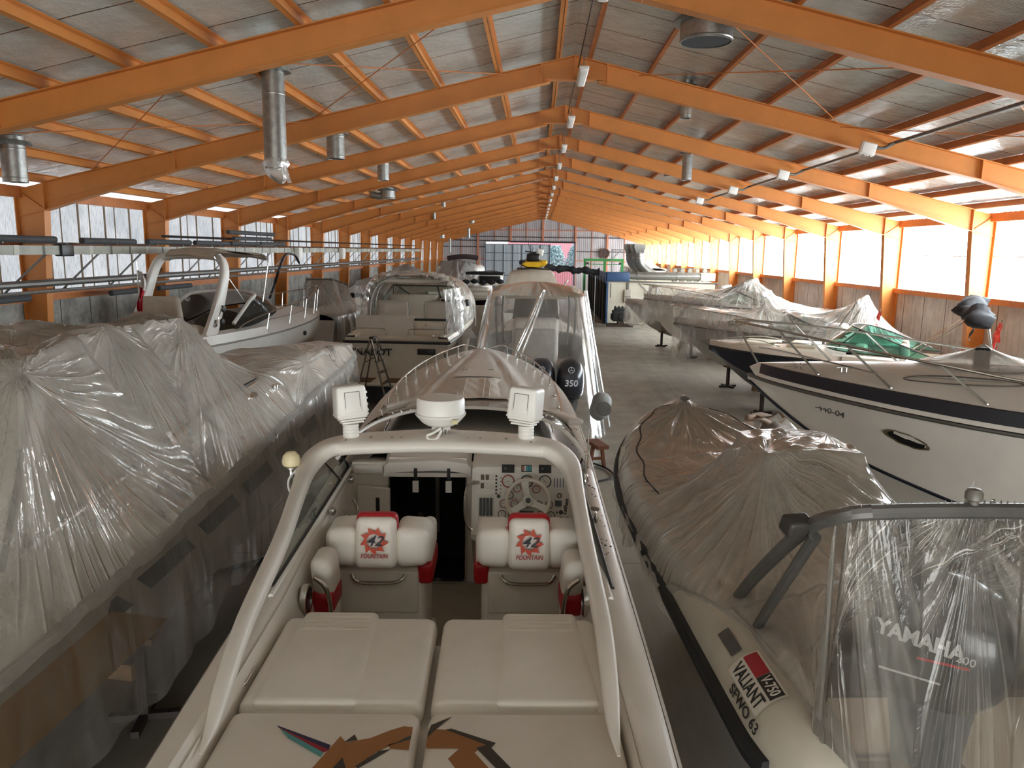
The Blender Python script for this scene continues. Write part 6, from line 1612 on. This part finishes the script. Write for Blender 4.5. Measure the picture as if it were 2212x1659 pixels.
MB().tube([Vector((.45,2.55,1.95)) + Vector((.17*math.cos(q), .08*math.sin(q), .15*math.sin(q))) for q in np.linspace(0,2*PI,25)[:-1]], .014, 8, closed=True).build('steering_wheel', BLACK, H_)
MB().rbox((.45,2.8,1.8), (.6,.3,.3), .08).build('dashboard', SAND, H_)
for sg in (-1,1):
    MB().tube([(sg*.95,1.7,1.8),(sg*.9,.55,2.78)], .016, 8).tube([(sg*.95,-.1,1.72),(sg*.9,.15,2.9)], .016, 8).build('bimini_leg', CHROME, H_)
    MB().tube(smooth([(sg*.62,4.6,1.86),(sg*.55,5.2,1.98),(sg*.3,6.0,1.92),(sg*.15,6.3,1.84)], 4), .012, 6).build('bow_rail', CHROME, H_)
bm_ = boat_root('furled_bimini', 'black canvas bimini furled in a lumpy roll above the navy hulled boat', 10.6, 18.2, -.88, .47, 'bimini top')
rings = []
for i in range(22):
    k = i/21; c = Vector((1.0-2.1*k, .30+.16*math.sin(k*5)+.15*k, 3.10-.30*k+.06*math.sin(k*11))); r_ = .17+.025*math.sin(i*1.7)+.02*math.sin(i*3.3)
    if i in (0,21): r_ *= .4
    rings.append([c + Vector((0, math.cos(q)*r_*1.5*(1+.2*math.sin(3*q+i)), math.sin(q)*r_*(1+.25*math.sin(2*q+i*.7)))) for q in np.linspace(0,2*PI,15)[:-1]])
MB().loft(rings).build('canvas_roll', BLACKC, bm_, ang=70)
MB().loft([[(x, .42+.05*math.sin(i+x*9), 2.86-.08*i) for x in np.linspace(-.45, -.75+.03*i, 6)] for i in range(8)], closed=False, caps=False).build('hanging_canvas', BLACKC, bm_, fix=False)
t = NT('red_yellow_flag'); v = t.coord(); sx = t.n('ShaderNodeSeparateXYZ'); t.l(v, sx.inputs[0])
f1 = t.math('ADD', sx.outputs[0], t.math('MULTIPLY', sx.outputs[2], .15))
t.pbr(t.mix(t.math('LESS_THAN', t.math('ABSOLUTE', f1), .045), lin((178,56,40)), lin((216,170,60))), .8); ES = t.mat
def es_flag(root, v, s, z, lab, h=.55):
    x, y = at(root, v, s); f = thing('flag', lab, 'flag', (x, y, z), .3)
    MB().tube([(0,0,0),(.12,-.05,h+.35)], .011, 6).build('flag_pole', CHROME, f)
    MB().loft([[(.10-.03*i*.3+.09*(j/6-.5)*(1+.1*i), -.04+.03*math.sin(j*2+i*.7), h+.28-.055*i) for j in range(7)] for i in range(9)], closed=False, caps=False).build('cloth', ES, f, fix=False)
es_flag(H_, -.2, -.0, 1.72, 'small red and yellow flag nearer the furled bimini legs of the navy boat'); es_flag(H_, -.75, -.02, 1.72, 'red and yellow flag hanging right of the furled bimini on the navy boat', .75)
for s in (1.2, 4.4): keel_block(*at(H_, 0, s), .34, 1.08, 'timber keel block under the navy hulled boat, %s' % ('aft' if s < 3 else 'forward'))
boat_stand(*at(H_, -.35, 5.0), .62, .3, 'dark steel stand under the bow of the navy hulled boat')
# ------------------------------------------------------------------ row of covered runabouts along the right wall
def runabout(name, label, x, y, L, g0, hullm, lines, poles, slabel, seed, windscreen=True, rails=False, skirt_z=None, crown=.16, mt=None, cabin=None):
    r = boat_root(name, label, x, y, -.88, .47)
    k = L/7
    b = [(0,1.1),(3*k,1.18),(5*k,.98),(6*k,.62),(6.7*k,.22),(L,0)]; g = [(0,g0-.2),(4*k,g0-.08),(L,g0)]
    c = [(0,g0-1.05),(4*k,g0-.9),(6*k,g0-.5),(L,g0-.06)]; kk = [(0,.4),(4.3*k,.4),(5.8*k,.85),(L,g0-.03)]
    mb, rg = hull_mb(L, b, g, c, kk); mb.build('hull', hullm, r, ang=25)
    MB().tube(gunwale_line(b, g, L, 0, .012, -.02), .022, 8).build('rub_rail', RUBBER, r)
    simple_deck(b, g, L, 3.4*k, L-.02, lambda s: crown, 'foredeck', GEL, r)
    MB().bx(-.85,.85,0,3.5*k,g0-.75,g0-.7).build('cockpit_floor', GELM, r)
    MB().rbox((0,2.0*k,g0-.2), (1.2,.5,.9), .1).build('console', GELM, r)
    if windscreen:
        tw = smooth([(-.95,2.2*k,g0+.1),(-.8,3.1*k,g0+.45),(0,3.4*k,g0+.5),(.8,3.1*k,g0+.45),(.95,2.2*k,g0+.1)], 5); bw = smooth([(-.98,2.2*k,g0),(-.9,3.5*k,g0+.05),(0,4*k,g0+.1),(.9,3.5*k,g0+.05),(.98,2.2*k,g0)], 5)
        wsx = MB().loft([[p, q] for p, q in zip(bw, tw)], closed=False, caps=False).build('windscreen', CLEARG, r); MB().tube(tw, .02, 6).build('windscreen_frame', STEELG, wsx)
    for ln in lines:
        if len(ln) > 1: MB().tube([(a, b_, c_-.03) for a, b_, c_ in ln], .02, 6).build('cover_bow', STEELG, r)
    if rails:
        for sg in (-1,1):
            R_ = [(sg*(itp(s, b)-.06), s, itp(s, g)+h) for s, h in ((3.6*k,.3),(4.6*k,.45),(5.6*k,.52),(6.4*k,.56))] + [(sg*.1, L+.05, g0+.58),(0, L+.12, g0+.58)]
            railing(r, R_, [((sg*(itp(s+.25, b)-.06), s+.25, itp(s+.25, g)+h), (sg*(itp(s, b)-.1), s, itp(s, g)+.04)) for s, h in ((4.3*k,.42),(5.4*k,.50),(6.3*k,.55))], .014)
            lines = lines + [[tuple(p) for p in R_]]
    def deck(S, V):
        bb = np.interp(S, [p for p,_ in b], [max(q,.02) for _,q in b]); gg = np.interp(S, [p for p,_ in g], [q for _,q in g])
        z = gg + .04 + crown*(1-np.clip(np.abs(V)/bb,0,1)**2)*np.clip((S-3.2*k)/.4,0,1)
        z = np.where((S > 2.2*k) & (S < 3.4*k) & (np.abs(V) < .8), np.maximum(z, g0+.45), z) if windscreen else z
        return z
    sz = skirt_z or (lambda s, sg: itp(min(s, L-.3), g) - .3)
    sheet('plastic_sheet', slabel, r, -.1, L+.02, lambda s: max(itp(s, b), .02)+.02, lambda s: itp(s, g)+.03, deck, lines, mt or PLD, poles, 120, 72, skirt=(sz, .03, 6, None), wr=.008, seed=seed, its=500)
    return r
IH = mat('grey_topsides', (186,180,172), .3)
I_ = runabout('sports_boat', 'grey-white open boat with bow rail and 61801 lettering under plastic, behind the navy hulled boat', 11.05-.3, 22.2, 7.05, 1.92, IH,
    [[(0,4.16,2.77)], [(-.5,3.48,2.5),(.5,3.48,2.55)], [(-.7,1.9,2.2),(-.55,1.5,2.9),(0,1.3,3.06),(.55,1.3,3.0),(.7,1.7,2.3)]], [(0,4.16,11,.02,1.2),(0,1.3,15,.03,1.5)], 'plastic sheet peaked in two tents over the grey-white boat with bow rail', 21, rails=True, skirt_z=lambda s, sg: itl(s, [(0,1.5),(4.6,1.62),(5.9,1.45),(6.5,.8),(7.1,.5)]), mt=PLA)
i_b = 1.0
o = Vector((-1.13, 4.15, 1.62)); m = frame(o, (.13,-1,-.02), (-.08,0,1)) @ Matrix.Translation((0,0,.04))
text('lettering', '61801 M', m, .16, mat_once('letter_grey', (70,70,72)), I_, .002, .05)
MB().rbox((-.2,4.9,2.08), (.8,.5,.1), .04).build('foredeck_cushion', BEIGEV, I_)
es_flag(I_, -.3, 1.0, 1.9, 'small red and yellow flag inside the plastic tent of the 61801 boat', .45)
J2_ = runabout('sports_boat', 'white open boat under a high plastic peak, second covered boat from the navy hull', 11.9-1.0, 28.98, 7.3, 2.3, GEL,
    [[(-.6,3.5,2.75),(-.55,3.1,3.1),(0,2.85,3.25),(.5,2.85,3.25),(.65,3.0,2.9)], [(-.9,4.2,2.5),(-.55,3.1,3.1)]], [(0,2.85,17,.03,1.7)], 'plastic sheet rising to a high shiny peak over the second covered boat', 23, rails=True, skirt_z=lambda s, sg: itl(s, [(0,1.9),(5.7,1.95),(6.8,1.3),(7.3,1.2)]), mt=PLA)
J_ = runabout('sports_boat', 'low covered boat with dark bottom farthest in the right hand row, before the white booth', 10.6-.3, 32.7, 7.0, 1.88, mat('brown_grey_hull', (150,138,128), .4),
    [[(-.4,4.3,2.5),(.4,4.3,2.55)], [(-.6,2.7,2.4),(-.4,2.45,2.8),(.4,2.3,2.85),(.6,2.5,2.4)]], [(0,4.3,11,.025,1.2),(0,2.4,13,.03,1.2)], 'plastic sheet with low humps over the farthest covered boat in the right row', 25, skirt_z=lambda s, sg: itl(s, [(0,1.5),(5.3,1.55),(6.4,.85),(7,.9)]))
for rt, nm in ((I_,'61801 boat'),(J2_,'high peaked covered boat'),(J_,'low covered boat')):
    for s in (1.4, 4.2): keel_block(*at(rt, 0, s), .39, 1.08, 'timber keel block under the %s, %s' % (nm, 'aft' if s < 3 else 'forward'))
    boat_stand(*at(rt, -.25, 5.1), .66, .4, 'dark steel stand under the forefoot of the %s' % nm)
# plastic wrapped stern drive and trolley on the floor below the navy boat's bow
x, y = 4.65, 14.6
w_ = thing('wrapped_engine', 'plastic wrapped outboard drive lying low beside the bow of the tall-railed cruiser', 'engine', (x, y, 0), .5)
MB().rbox((.1,.0,.75), (.9,.45,.42), .15, (0,.35,.2)).build('engine_body', mat_once('dirty_grey', (120,112,104), .7), w_, ang=60)
MB().loft([[(x+a*math.cos(q), b*math.sin(q), z) for q in np.linspace(0,2*PI,13)[:-1]] for x, z, a, b in ((-.1,.95,.16,.12),(-.25,1.05,.12,.08),(-.42,1.12,.13,.05),(-.55,1.14,.16,.04))]).rbox((-.62,.0,1.16), (.34,.10,.12), .05, (0,.1,0)).rbox((-.72,.02,1.02), (.26,.02,.2), .008, (0,.4,0)).rbox((-.42,0,1.2), (.3,.28,.02), .008).build('lower_unit', mat_once('rust_grey', (132,108,90), .7), w_, ang=60)
MB().bx(-.5,.6,-.3,.3,.06,.14).bx(-.45,-.37,-.26,-.18,.1,.7).bx(.45,.53,.18,.26,.1,.7).build('trolley', STAND, w_)
mb = MB(); rows = []
for i in range(16):
    k = i/15; rows.append([((.15+.75*k**.7)*math.cos(q)*(1+.08*math.sin(7*q+i)) + .1, (.1+.5*k**.7)*math.sin(q)*(1+.1*math.sin(5*q)), 1.12 - 1.02*k + .05*math.sin(4*q+i)) for q in np.linspace(0, 2*PI, 49)[:-1]])
mb.loft(rows, caps=False)
o = mb.build('plastic_wrap', PLA, None, fix=False, ang=70); o.location = (x, y, 0)
tag(o, 'crumpled clear plastic hanging round the wrapped drive below the cruiser bow', 'plastic wrap')
ex = thing('fire_extinguisher', 'red fire extinguisher standing on the floor under the white cruiser bow', 'fire extinguisher', (5.35, 13.7, 0))
MB().lathe([(.08,0),(.085,.02),(.085,.42),(.05,.5),(.03,.54)], n=18).build('cylinder', REDV, ex); MB().rbox((0,0,.57), (.05,.14,.05), .01).tube(smooth([(.0,.06,.56),(.09,.1,.5),(.1,.08,.3)], 4), .014, 6).build('valve', BLACK, ex)
# ------------------------------------------------------------------ N: plastic tented boat between the arch cruiser and the cream cruiser
def covered(name, label, x, y, dx, dy, L, bm, g0, hm, lines, slabel, seed, mt, poles=(), zsk=.9, crown=.2, extra=None):
    r = boat_root(name, label, x, y, dx, dy); k = L/7
    b = [(0,bm*.93),(3*k,bm),(5*k,bm*.83),(6*k,bm*.52),(6.7*k,bm*.18),(L,0)]; g = [(0,g0-.15),(4*k,g0-.05),(L,g0)]
    c = [(0,g0-1.0),(4*k,g0-.85),(6*k,g0-.45),(L,g0-.06)]; kk = [(0,.02),(4.3*k,.02),(5.8*k,.6),(L,g0-.03)]
    mb, rg = hull_mb(L, b, g, c, kk, n=30); mb.build('hull', hm, r, ang=25)
    simple_deck(b, g, L, .0, L-.02, lambda s: crown, 'deck', GEL, r, n=20, M=12)
    if extra: extra(r, b, g, k)
    for ln in lines:
        if len(ln) > 1: MB().tube([(a, b_, c_-.03) for a, b_, c_ in ln], .022, 6).build('cover_bow', STEELG, r)
    if slabel:
        sheet('plastic_sheet', slabel, r, -.1, L+.02, lambda s: max(itp(s, b), .02)+.02, lambda s: itp(s, g)+.03, lambda S, V: np.full(S.shape, g0+.03), lines, mt, poles, 90, 64, skirt=(lambda s, sg: g0-zsk, .04, 6, None), wr=.012, seed=seed, its=400)
    return r
covered('sports_boat', 'small plastic tented boat, in the gap between the arch cruiser and the cream cruiser', -7.35, 24.9, .02, 1, 6.6, .85, 2.0, GEL, [[(-.55,1.2,2.9),(-.45,1.0,3.15),(.45,1.0,3.17),(.55,1.2,2.9)], [(-.55,2.6,2.9),(0,2.6,3.1),(.55,2.6,2.9)]], 'hanging plastic sheet over the small boat beside the cream cruiser', 31, PLA, [(0,1,13,.02,1)], zsk=1.0)
# K: boat with a beige boxed cover; jet ski on a rack behind it
def k_top(r, b, g, k):
    rows = []
    for s, w, z in ((-.05,.86,3.05),(.0,.84,3.30),(.12,.80,3.42),(1.2,.78,3.46),(2.4,.74,3.42),(2.5,.76,3.1)):
        rows.append([(-w-.12,s-.02,2.95 if s < 0 or s > 2.45 else 3.0),(-w,s,z-.04),(-w*.9,s,z),(0,s,z+.04),(w*.9,s,z),(w,s,z-.04),(w+.12,s-.02,2.95 if s < 0 or s > 2.45 else 3.0)])
    MB().loft(rows, closed=False, caps=False).add(rows[0], [tuple(range(7))]).build('boxed_cover', BEIGEV, r, ang=50, fix=False)
    for sg in (-1,1):
        for s in (.1,2.3): MB().tube([(sg*.9,s,2.1),(sg*.86,s,3.05)], .025, 6).build('cover_post', STEELG, r)
    MB().add([(-1,.0,2.1),(1,.0,2.1),(.95,-.02,3.0),(-.95,-.02,3.0)], [(0,1,2,3)]).build('clear_curtain', PLA, r, fix=False)
    MB().tube([(.7,-.1,2.3),(1.25,-.2,3.1),(1.3,.1,3.15)], .03, 6).tube([(.9,.1,2.9),(1.3,-.1,2.55)], .025, 6).build('folded_frame', BEIGEV, r)
covered('cabin_boat', 'boat with a beige boxed canvas cover, rising behind the hazy plastic shroud', -.2, 28.0, 0, 1, 7.4, 1.1, 2.1, GEL, [], None, 33, None, extra=k_top)
jx, jy = -.2, 36.6
rk = thing('storage_rack', 'tall steel rack carrying the yellow and black jet ski', 'rack', (jx, jy, 0))
for x in (-.7,.7):
    for y in (-.9,.9): MB().bx(x-.05,x+.05,y-.05,y+.05,0,3.3).build('post', STAND, rk)
MB().bx(-.75,.75,-1,1,3.3,3.38).build('shelf', STAND, rk)
js = thing('jet_ski', 'yellow and black jet ski stored high on a rack in the centre of the hall', 'jet ski', (jx, jy, 3.38))
YEL = mat('yellow_paint', (226,178,24), .35)
rows = []
for y, w, z0, z1 in ((-1.25,.50,.08,.30),(-.9,.56,.04,.36),(0,.58,.0,.40),(.8,.45,.05,.46),(1.3,.15,.25,.48)):
    rows.append([(-w*.5,y,z0),(-w,y,z0+.12),(-w*.95,y,z1-.08),(-w*.6,y,z1),(w*.6,y,z1),(w*.95,y,z1-.08),(w,y,z0+.12),(w*.5,y,z0)])
MB().loft(rows).build('hull', YEL, js, ang=40)
MB().rbox((0,-.5,.50), (.62,1.3,.36), .1).build('seat', BLACK, js); MB().rbox((0,.45,.55), (.4,.5,.4), .1).build('steering_cowl', BLACK, js)
for sg in (-1,1): MB().rbox((sg*.50,-.7,.28), (.28,.9,.2), .05).build('side_sponson', BLACK if sg < 0 else YEL, js)
MB().tube([(-.4,.3,.78),(0,.4,.72),(.4,.3,.78)], .03, 8).build('handlebar', BLACK, js)
MB().rbox((.30,.1,.74), (.34,.2,.32), .08, (.3,.2,0)).build('windshield', WHITEP, js); MB().tube([(-.1,-.9,.6),(-.25,-.95,1.2)], .012, 5).tube([(-.05,-.9,.6),(-.02,-.95,.95)], .012, 5).build('aerial', BLACK, js)
# M2: small boat with black bimini and rolled black sail covers
def m2_top(r, b, g, k):
    MB().loft([[(v, s, 3.27-.10*abs(v)**2+.02*math.sin(6*v)) for v in np.linspace(-.8,.8,11)] for s in (.0,.15,.9,1.8,1.9)], closed=False, caps=False).loft([[(v, 0, z) for v in np.linspace(-.8,.8,11)] for z in (3.27,3.14)], closed=False, caps=False).build('bimini_top', BLACKC, r, fix=False)
    for sg in (-1,1): MB().tube([(sg*.8,.1,2.0),(sg*.8,.05,3.2)], .018, 6).build('bimini_leg', CHROME, r)
    MB().rbox((.12,2.3,2.85), (1.15,.9,.5), .18, seg=4).build('wheelhouse', GEL, r, ang=50); MB().rbox((.12,1.83,2.9), (.95,.04,.26), .1).build('wheelhouse_window', BLACK, r)
    mb = MB()
    for i in range(5):
        rows = []
        for q in range(9):
            rr_ = .11*math.sin(PI*(q+.4)/9.2); rows.append([(-.95+i*.36+q*.045, -.25+math.cos(a)*rr_, 2.85+.03*math.sin(i*2)+math.sin(a)*rr_) for a in np.linspace(0,2*PI,11)[:-1]])
        mb.loft(rows)
    mb.build('rolled_sail_cover', BLACKC, r, ang=70)
    MB().rbox((-.3,.5,2.35), (1.0,.5,.5), .12).rbox((.5,.4,2.3), (.5,.5,.4), .1).build('deck_cover', BEIGEV, r); MB().rbox((-.75,.3,2.2), (.2,.3,.5), .08).build('red_bag', mat_once('dark_red_cloth', (96,26,34), .8), r)
    MB().tube([(-.8,-.05,2.05),(-.8,-.05,2.45),(.75,-.05,2.45),(.75,-.05,2.05)], .018, 6).tube([(-.8,-.05,2.25),(.75,-.05,2.25)], .014, 6).build('stern_rail', CHROME, r)
covered('cabin_boat', 'small white boat with black bimini and black rolled covers, beyond the cream cruiser', -2.25, 33.0, 0, 1, 6.2, .85, 2.0, GEL, [], None, 34, None, extra=m2_top)
# M1: big cruiser wrapped in crumpled plastic with a dark roll on top
def m1_top(r, b, g, k):
    MB().rbox((0,3.0,2.75), (2.3,3.6,1.2), .25).build('cabin', GEL, r)
    MB().tube(smooth([(-.5,1.2,3.72),(0,1.15,3.80),(.6,1.2,3.82),(1.1,1.3,3.76)], 5), .13, 10).build('dark_roll', mat_once('maroon_canvas', (62,48,52), .8), r)
covered('motor_cruiser', 'big cruiser heaped with bright crumpled plastic, far left of the centre aisle', -4.3, 40.0, .03, 1, 9.0, 1.5, 2.3, GEL, [[(-1.2,1.6,3.1),(-.9,1.4,3.55),(0,1.3,3.65),(.9,1.4,3.5),(1.2,1.6,3.0)], [(-1.1,3.6,3.2),(0,3.6,3.45),(1.1,3.6,3.2)], [(.2,.2,3.2)], [(1.0,.3,2.9)]], 'bright crumpled plastic heaped over the big far cruiser', 35, PLD, [(0,1.3,17,.05,2.0),(.2,.2,11,.05,1)], extra=m1_top)
covered('motor_cruiser', 'cruiser under pale plastic, farthest along the left wall', -7.9, 44.0, .05, 1, 8.0, 1.3, 2.2, GEL, [[(-.8,2,3.0),(0,1.8,3.3),(.8,2,3.0)], [(0,4.5,3.0)]], 'pale plastic sheet over the farthest cruiser by the left wall', 36, PLD, [(0,1.8,13,.04,1.5)])
covered('motor_cruiser', 'cruiser under grey plastic along the left wall, behind the small tented boat', -7.6, 33.5, .05, 1, 8.0, 1.3, 2.2, GEL, [[(-.8,2,2.7),(0,1.8,2.9),(.8,2,2.7)]], 'grey plastic sheet on the cruiser behind the small tented boat', 37, PLD, [(0,1.8,13,.03,1.5)])
# long black rolled awning on posts
aw = thing('rolled_awning', 'long black rolled awning reaching from the boats to the white booth', 'awning', (1.7, 41, 0))
rows = []
for i in range(20):
    k = i/19; rr_ = .17+.03*math.sin(i*1.4)+.04*math.sin(i*2.7)
    rows.append([(-1.35+2.9*k, .1*math.sin(k*4)+math.cos(q)*rr_, 3.33-.20*k+.04*math.sin(i)+math.sin(q)*rr_) for q in np.linspace(0,2*PI,13)[:-1]])
MB().loft(rows).build('canvas_roll', BLACKC, aw, ang=70)
for x in (-1.1, 1.35): MB().tube([(x,0,0),(x,0,3.2)], .03, 8).build('post', STEELG, aw)
# far runabouts behind the booth
covered('sports_boat', 'far covered boat above the booth roof by the windows', 9.9, 66, -.3, 1, 7, 1.1, 2.8, GEL, [[(-.5,1.5,3.4),(0,1.3,3.6),(.5,1.5,3.4)]], 'far plastic sheet over the boat behind the booth roof', 38, PLD)
# ------------------------------------------------------------------ white spray booth with ducts
SB = thing('spray_booth', 'long cream walled spray booth with ducts along its roof, on the right beyond the boats', 'spray booth', (4.0, 45.4, 0))
WALLB = mat('booth_panel', (218,212,192), .5, var=.07, vscale=1.2)
MB().bx(.12,6.4,0,.08,.02,2.45).bx(.12,6.4,.1,16,2.40,2.46).bx(6.35,6.42,0,16,0,2.45).build('booth_wall', WALLB, SB)
MB().bx(.05,.16,-.03,.09,0,2.5).build('corner_post', mat_once('booth_blue', (52,84,124), .45), SB)
MB().bx(.08,6.5,-.05,.06,2.44,2.50).build('roof_edge', STEELG, SB)
MB().bx(.0,.06,.1,16,.0,2.4).build('dark_doorway', DARK, SB)  # black slab painted in place of the booth's unlit open side
for k in range(7): MB().bx(-.06,.02,.4+k*2.2,.9+k*2.2,.05,2.7).build('door_curtain', BLACKC, SB)
MB().bx(-.02,.10,0,16,2.38,2.5).build('door_header', mat_once('booth_blue', (52,84,124)), SB)
MB().rbox((.72,.35,2.76), (1.32,.7,.52), .02).build('blue_plenum', mat_once('booth_blue', (52,84,124)), SB)
MB().bx(-.05,.05,.1,8,2.5,3.0).build('blue_fin', mat_once('booth_blue', (52,84,124)), SB)
dcm = MB().tube([(1.35,.8,2.80),(2.0,.8,2.80),(5.6,.8,2.80)], [.20,.235,.245], 20)
for x in (1.9,2.4,4.2,5.5): dcm.tube([(x,.8,2.8),(x+.05,.8,2.8)], .262, 20)
dcm.build('roof_duct', GALV, SB)
MB().rbox((6.02,.75,2.80), (.85,.5,.44), .02).build('fan_box', WALLB, SB)
for k in range(3):
    x, y = 1.62+.22*k, 1.6-.5*k+.9
    mb = MB().tube(smooth([(x+1.15,y,2.72),(x+.62,y,3.05),(x+.22,y,3.38),(x+.05,y,3.72),(x,y,4.15)], 5), .235, 16)
    for z in (3.75,3.95,4.1): mb.lathe([(.235,z-.02),(.25,z),(.235,z+.02)], (x,y,0), 16)
    rows = [[(x+a*w, y+b*w2, z) for a, b in ((-1,-1),(1,-1),(1,1),(-1,1))] for w, w2, z in ((.2,.2,4.12),(.33,.30,4.42),(.33,.30,4.66))]
    mb.loft(rows); mb.build('rising_duct', GALV, SB, ang=40)
for k in range(5):
    x = 4.35+.45*k
    MB().lathe([(.0,-.16),(.13,-.15),(.13,.12),(.08,.16),(0,.16)], (x,2.2,3.12), 14, 'Y').bx(x-.12,x+.12,2.0,2.4,2.46,3.0).build('fan_motor', mat_once('motor_grey', (150,146,134), .5), SB)
MB().tube([(4.2,2.2,3.25),(6.3,2.2,3.25)], .02, 6).build('motor_rail', STEELG, SB)
p = MB().rbox((1.28,-.08,1.66), (.40,.14,.72), .02).build('control_panel', mat_once('panel_grey', (176,172,160), .5), SB)
for k in range(5): MB().cyl((1.15+.07*k,-.16,1.62), .02, .03, 'Y', 10).build('panel_button', DARK, p)
MB().tube([(1.25,-.05,2.0),(1.25,-.05,2.45)], .03, 6).tube([(1.33,-.05,2.0),(1.33,-.05,2.5)], .02, 6).build('cable_pipe', STEELG, SB)
MB().bx(.28,.32,-.02,0,1.55,2.4).build('door_bar', STEELG, SB)
MB().tube(smooth([(1.9,-.04,2.42),(2.4,-.05,1.95),(2.9,-.05,1.7),(3.3,-.05,1.65)], 5), .02, 6).build('hanging_cable', STEELG, SB)
MB().loft([[(2.95+.08*j*(.3+.7*i/5), -.06-.02*(j%2), 2.4-.12*i) for j in range(5)] for i in range(6)], closed=False, caps=False).build('hanging_rag', WHITEP, SB, fix=False)
eb = thing('engine_block', 'black-green engine block on timber skids in front of the booth', 'engine', (4.75, 43.9, 0))
BGN = mat('dark_green_iron', (26,34,32), .6, var=.3)
MB().rbox((0,0,.62), (.9,.7,.62), .05).rbox((-.05,0,.98), (.6,.5,.18), .04).rbox((.45,-.1,.6), (.25,.4,.4), .06).rbox((-.42,.1,.55), (.2,.5,.35), .06).build('crankcase', BGN, eb)
for k in range(4): MB().lathe([(.07,0),(.07,.1),(.04,.14)], (-.3+.2*k,-.1,1.03), 10).build('cylinder_cap', BGN, eb)
MB().lathe([(.0,-.04),(.22,-.04),(.22,.04),(0,.04)], (.1,-.38,.6), 16, 'Y').build('flywheel', BLACK, eb)
for y in (-.25,.25): MB().bx(-.75,.7,y-.08,y+.08,0,.16).bx(-.15,.2,y-.08,y+.08,.16,.32).build('skid', mat_once('dark_timber', (66,50,42), .8), eb)
lf = thing('boat_lift', 'green steel lifting gantry standing beyond the booth', 'gantry', (5.3, 62.8, 0))
GRN = mat('green_paint', (40,132,62), .5)
for x in (-1.5, .1, 1.5): MB().bx(x-.09,x+.09,-.1,.1,0,3.45).build('post', GRN, lf)
MB().bx(-1.6,1.6,-.12,.12,3.42,3.62).build('beam', GRN, lf); MB().bx(-1.4,1.4,-.06,.06,3.15,3.22).build('lower_beam', GRN, lf)
for x in (-1.3,1.3): MB().lathe([(0,-.08),(.1,-.08),(.1,.08),(0,.08)], (x,-.16,3.25), 10, 'Y').build('pulley', BLACK, lf)
jb = thing('jib_frame', 'slim grey steel jib frame standing behind the ducts of the booth', 'jib', (5.9, 62.3, 0))
MB().bx(-.04,.04,-.04,.04,0,4.35).build('mast', STEELG, jb); MB().bx(-.04,1.3,-.04,.04,4.3,4.38).build('arm', STEELG, jb); MB().tube([(0,0,3.6),(.7,0,4.3)], .03, 6).build('brace', STEELG, jb)
# things on the floor between the left powerboat and the middle one
tag(MB().tube(smooth([(-6.6,8.4,.03),(-5.2,8.7,.03),(-4.29,9.1,.03),(-3.6,9.75,.03),(-2.6,10.6,.03),(-1.6,10.9,.03),(-.6,11.6,.03)], 8), .028, 8).build('air_hose', BLACK), 'black hose lying on the dark floor between the left powerboat and the middle one', 'hose')
tag(MB().tube(smooth([(1.1,13.6,.03),(1.5,14.0,.03),(1.45,14.5,.03),(1.2,14.9,.03)], 6), .02, 6).build('air_hose', BLACK), 'short black hose on the floor beside the hem of the hazy shroud', 'hose')
wb = thing('trestle', 'orange-brown timber trestle standing below the hem of the hazy shroud', 'trestle', (1.25, 14.75, 0), .3)
OW = mat('orange_timber', (120,72,44), .8, var=.2)
for sg in (-1,1): MB().box((sg*.12,0,.22), (.06,.06,.46), (0,sg*-.14,0)).build('leg', OW, wb)
MB().bx(-.12,.12,-.3,.3,.43,.5).build('top_bar', OW, wb); MB().bx(-.14,.14,-.02,.02,.15,.2).build('cross_bar', OW, wb)
# ------------------------------------------------------------------ camera, sky, exposure
def camera():
    th, ps, ro = R(9.8745), R(1.747), R(.850)
    Fv = Vector((-math.sin(ps)*math.cos(th), math.cos(ps)*math.cos(th), -math.sin(th)))
    rt = Fv.cross(Vector((0,0,1))).normalized(); up = rt.cross(Fv)
    r2 = rt*math.cos(ro) + up*math.sin(ro); u2 = up*math.cos(ro) - rt*math.sin(ro)
    cd = bpy.data.cameras.new('camera'); cd.sensor_fit = 'HORIZONTAL'; cd.sensor_width = 36; cd.lens = 36*1662/2212
    cd.clip_start = .05; cd.clip_end = 400
    co = bpy.data.objects.new('camera', cd); COL.objects.link(co)
    m = Matrix((r2, u2, -Fv)).transposed().to_4x4(); m.translation = (0, 0, 4.2)
    co.matrix_world = m
    SC.camera = co
camera()
w = bpy.data.worlds.new('sky'); SC.world = w; w.use_nodes = True
nt = w.node_tree; nt.nodes.clear()
sk = nt.nodes.new('ShaderNodeTexSky'); sk.sky_type = 'HOSEK_WILKIE'; sk.turbidity = 6; sk.sun_direction = Vector((.5, .3, .8)).normalized()
hs = nt.nodes.new('ShaderNodeHueSaturation'); hs.inputs['Saturation'].default_value = .45
bg = nt.nodes.new('ShaderNodeBackground'); bg.inputs[1].default_value = 7
wo = nt.nodes.new('ShaderNodeOutputWorld')
nt.links.new(sk.outputs[0], hs.inputs['Color']); nt.links.new(hs.outputs[0], bg.inputs[0]); nt.links.new(bg.outputs[0], wo.inputs[0])
vs = SC.view_settings
vs.view_transform = 'Standard'; vs.look = 'None'; vs.exposure = 1.5; vs.gamma = 1.0; vs.use_curve_mapping = False
SC.display_settings.display_device = 'sRGB'
cy = SC.cycles
cy.max_bounces = 12; cy.diffuse_bounces = 6; cy.glossy_bounces = 3; cy.transmission_bounces = 4; cy.transparent_max_bounces = 24
cy.caustics_reflective = False; cy.caustics_refractive = False
cy.sample_clamp_indirect = 8.0
